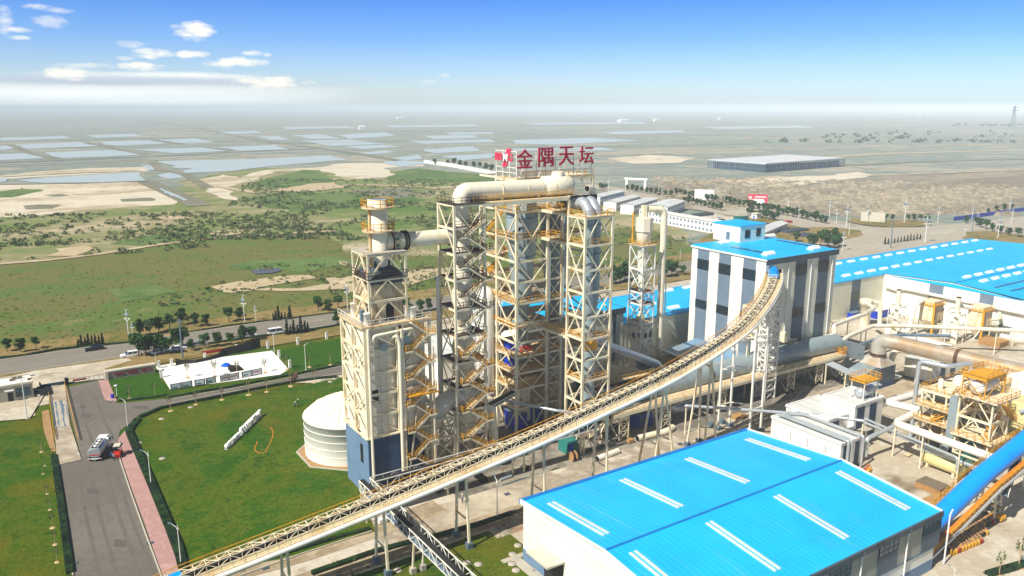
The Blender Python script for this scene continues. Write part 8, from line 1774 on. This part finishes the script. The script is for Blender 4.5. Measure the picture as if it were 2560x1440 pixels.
def billboard(label, x, y, wd, h, z0, mt, rot):
    P = PW(G(x, y)); b = thing('billboard', label, 'billboard', (0, 0, 0), rot=rot); b.location = P
    MB().box(-wd / 2, wd / 2, -.15, .15, z0, z0 + h).build('board', mt, b)
    for s_ in (-.35, .35): MB().beam((wd * s_, .3, 0), (wd * s_, .3, z0 + h * .8), .3).build('post', 'white_steel', b)
    return b
bb = billboard('red billboard with a white shape beside the diagonal road', 1893, 514, 13, 6.5, 1.2, 'logo_red', R(-20))
MB().extr([(-3, -.17, 1.3), (5.5, -.17, 1.3), (4, -.17, 4.6), (-3, -.17, 4.6)], (0, -.03, 0)).build('white_print', 'white_paint', bb); MB().box(-2, 5.5, -.2, -.16, 5.6, 6.4).build('white_line', 'white_paint', bb); MB().box(-5.9, -3.9, -.2, -.16, 5.2, 6.2).build('white_mark', 'white_paint', bb); MB().box(-5.9, -3.4, -.2, -.16, 4.0, 4.6).build('white_line', 'white_paint', bb)
billboard('blank white billboard among the distant trees', 1760, 502, 14, 7.5, .6, 'white_paint', R(-20)); billboard('pale greenish billboard near the junction', 2181, 556, 13, 5.5, .5, 'stone_cap', R(-25))
b = thing('gateway_arch', 'distant white gateway arch beside the diagonal road', 'arch', (0, 0, 0), rot=R(-30)); b.location = PW(G(1590, 474))
for x in (-8, 8): MB().box(x - 1, x + 1, -1, 1, 0, 8).build('pillar', 'white_paint', b)
MB().box(-10, 10, -1.3, 1.3, 8, 9.4).build('lintel', 'white_paint', b)
# steel skeleton hall
c0, c1, c2 = G(1913, 432), G(2110, 416), G(1770, 420)
b = thing('steel_hall', 'huge unfinished steel hall with a pale flat roof far away', 'hall', c0)
e1 = Vector(c1) - Vector(c0); e2 = Vector(c2) - Vector(c0); e1.z = e2.z = 0; c0v = Vector(c0)
m = MB(); HS = 8.6
for k in range(33):
    for p in (c0v + e1 * (k / 32), c0v + e2 * (k / 32)): m.beam(p, p + Z * HS, .7 if k % 4 else 1.0)
m.build('columns', 'slate', b)
for lst, e in (('front_beam', e1), ('side_beam', e2)):
    for z in (HS * .45, HS - .3): MB().beam(c0v + Z * z, c0v + e + Z * z, .6, .5).build(lst, 'slate', b)
m = MB(); top = [c0v, c0v + e1, c0v + e1 + e2, c0v + e2]; m.add([p + Z * HS for p in top] + [p + Z * (HS + 1.0) for p in top], [(3, 2, 1, 0), (4, 5, 6, 7), (0, 1, 5, 4), (1, 2, 6, 5), (2, 3, 7, 6), (3, 0, 4, 7)] if e1.cross(e2).z > 0 else [(0, 1, 2, 3), (7, 6, 5, 4), (4, 5, 1, 0), (5, 6, 2, 1), (6, 7, 3, 2), (7, 4, 0, 3)])
m.build('roof', 'pale_roof', b)
m = MB(); m.add([c0v + (e1 + e2) * .04, c0v + e1 * .96 + e2 * .04, c0v + e1 * .96 + e2 * .04 + Z * HS * .8, c0v + (e1 + e2) * .04 + Z * HS * .8], [(0, 1, 2, 3)]); m.add([c0v + (e1 + e2) * .04, c0v + e2 * .96 + e1 * .04, c0v + e2 * .96 + e1 * .04 + Z * HS * .8, c0v + (e1 + e2) * .04 + Z * HS * .8], [(3, 2, 1, 0)]); m.build('inner_screen', 'navy_wall', b)
for i, (x, y, s_) in enumerate(((2240, 284, 26), (2270, 285, 20), (2300, 286, 20), (2320, 288, 18), (1800, 299, 14), (1640, 303, 14), (1560, 305, 30), (905, 324, 10), (1000, 298, 18))):
    q = G(x, y); tag(MB().box(q[0] - s_, q[0] + s_, q[1] - s_ * .4, q[1] + s_ * .4, 0, 9).extr([(q[0] - s_, q[1] - s_ * .4, 9), (q[0] - s_, q[1] + s_ * .4, 9), (q[0] - s_, q[1], 12)], (2 * s_, 0, 0)).build('distant_building', 'white_paint', org=q), 'tiny pale building far off in the haze, %s of nine' % ordn[i], 'building', 'distant hazy buildings')
b = thing('pylon', 'faint power pylon on the far right horizon', 'pylon', (0, 0, 0), rot=0); b.location = PW(G(2530, 322)); h = 70
m = MB()
for sx, sy in ((-1, -1), (-1, 1), (1, -1), (1, 1)): m.beam((sx * 6, sy * 6, 0), (sx * .8, sy * .8, h), 1.2)
m.build('tower_legs', 'slate', b); MB().beam((-14, 0, h * .8), (14, 0, h * .8), 1.4).build('crossarm', 'slate', b); MB().beam((-9, 0, h * .93), (9, 0, h * .93), 1.4).build('crossarm', 'slate', b)
# fences
b = thing('boundary_fence', 'dark boundary fence with white posts behind the production hall', 'fence', (215, 188, 0))
for k in range(26): MB().box(206 + k * 6 - .25, 206 + k * 6 + .25, 190.8, 191.2, 0, 2.4).build('post', 'white_paint', b)
m = MB()
for k in range(25):
    m.beam((206 + k * 6, 191, 2), (212 + k * 6, 191, 2), .1); m.beam((206 + k * 6, 191, .4), (212 + k * 6, 191, .4), .1)
    for j in range(10): m.beam((206.6 + k * 6 + j * .55, 191, .3), (206.6 + k * 6 + j * .55, 191, 2.1), .05)
m.build('railing', 'dark_grey', b)
m = MB(); g = [Vector(G(x, y)) for x, y in ((2384, 552), (2430, 546), (2470, 540), (2520, 533), (2600, 522))]
for p, q in zip(g[:-1], g[1:]): m.beam(p + Z * 1.2, q + Z * 1.2, .2, 2.4)
tag(m.build('blue_fence', 'blue_box', org=g[0]), 'blue sheet fence beyond the junction', 'fence')
m = MB(); g = [Vector(G(x, y)) for x, y in ((1060, 408), (1120, 416), (1180, 427), (1240, 439))]
for p, q in zip(g[:-1], g[1:]): m.beam(p + Z * 2, q + Z * 2, .4, 4)
tag(m.build('white_wall', 'white_paint', org=g[0]), 'long white wall beyond the stair tower', 'wall')
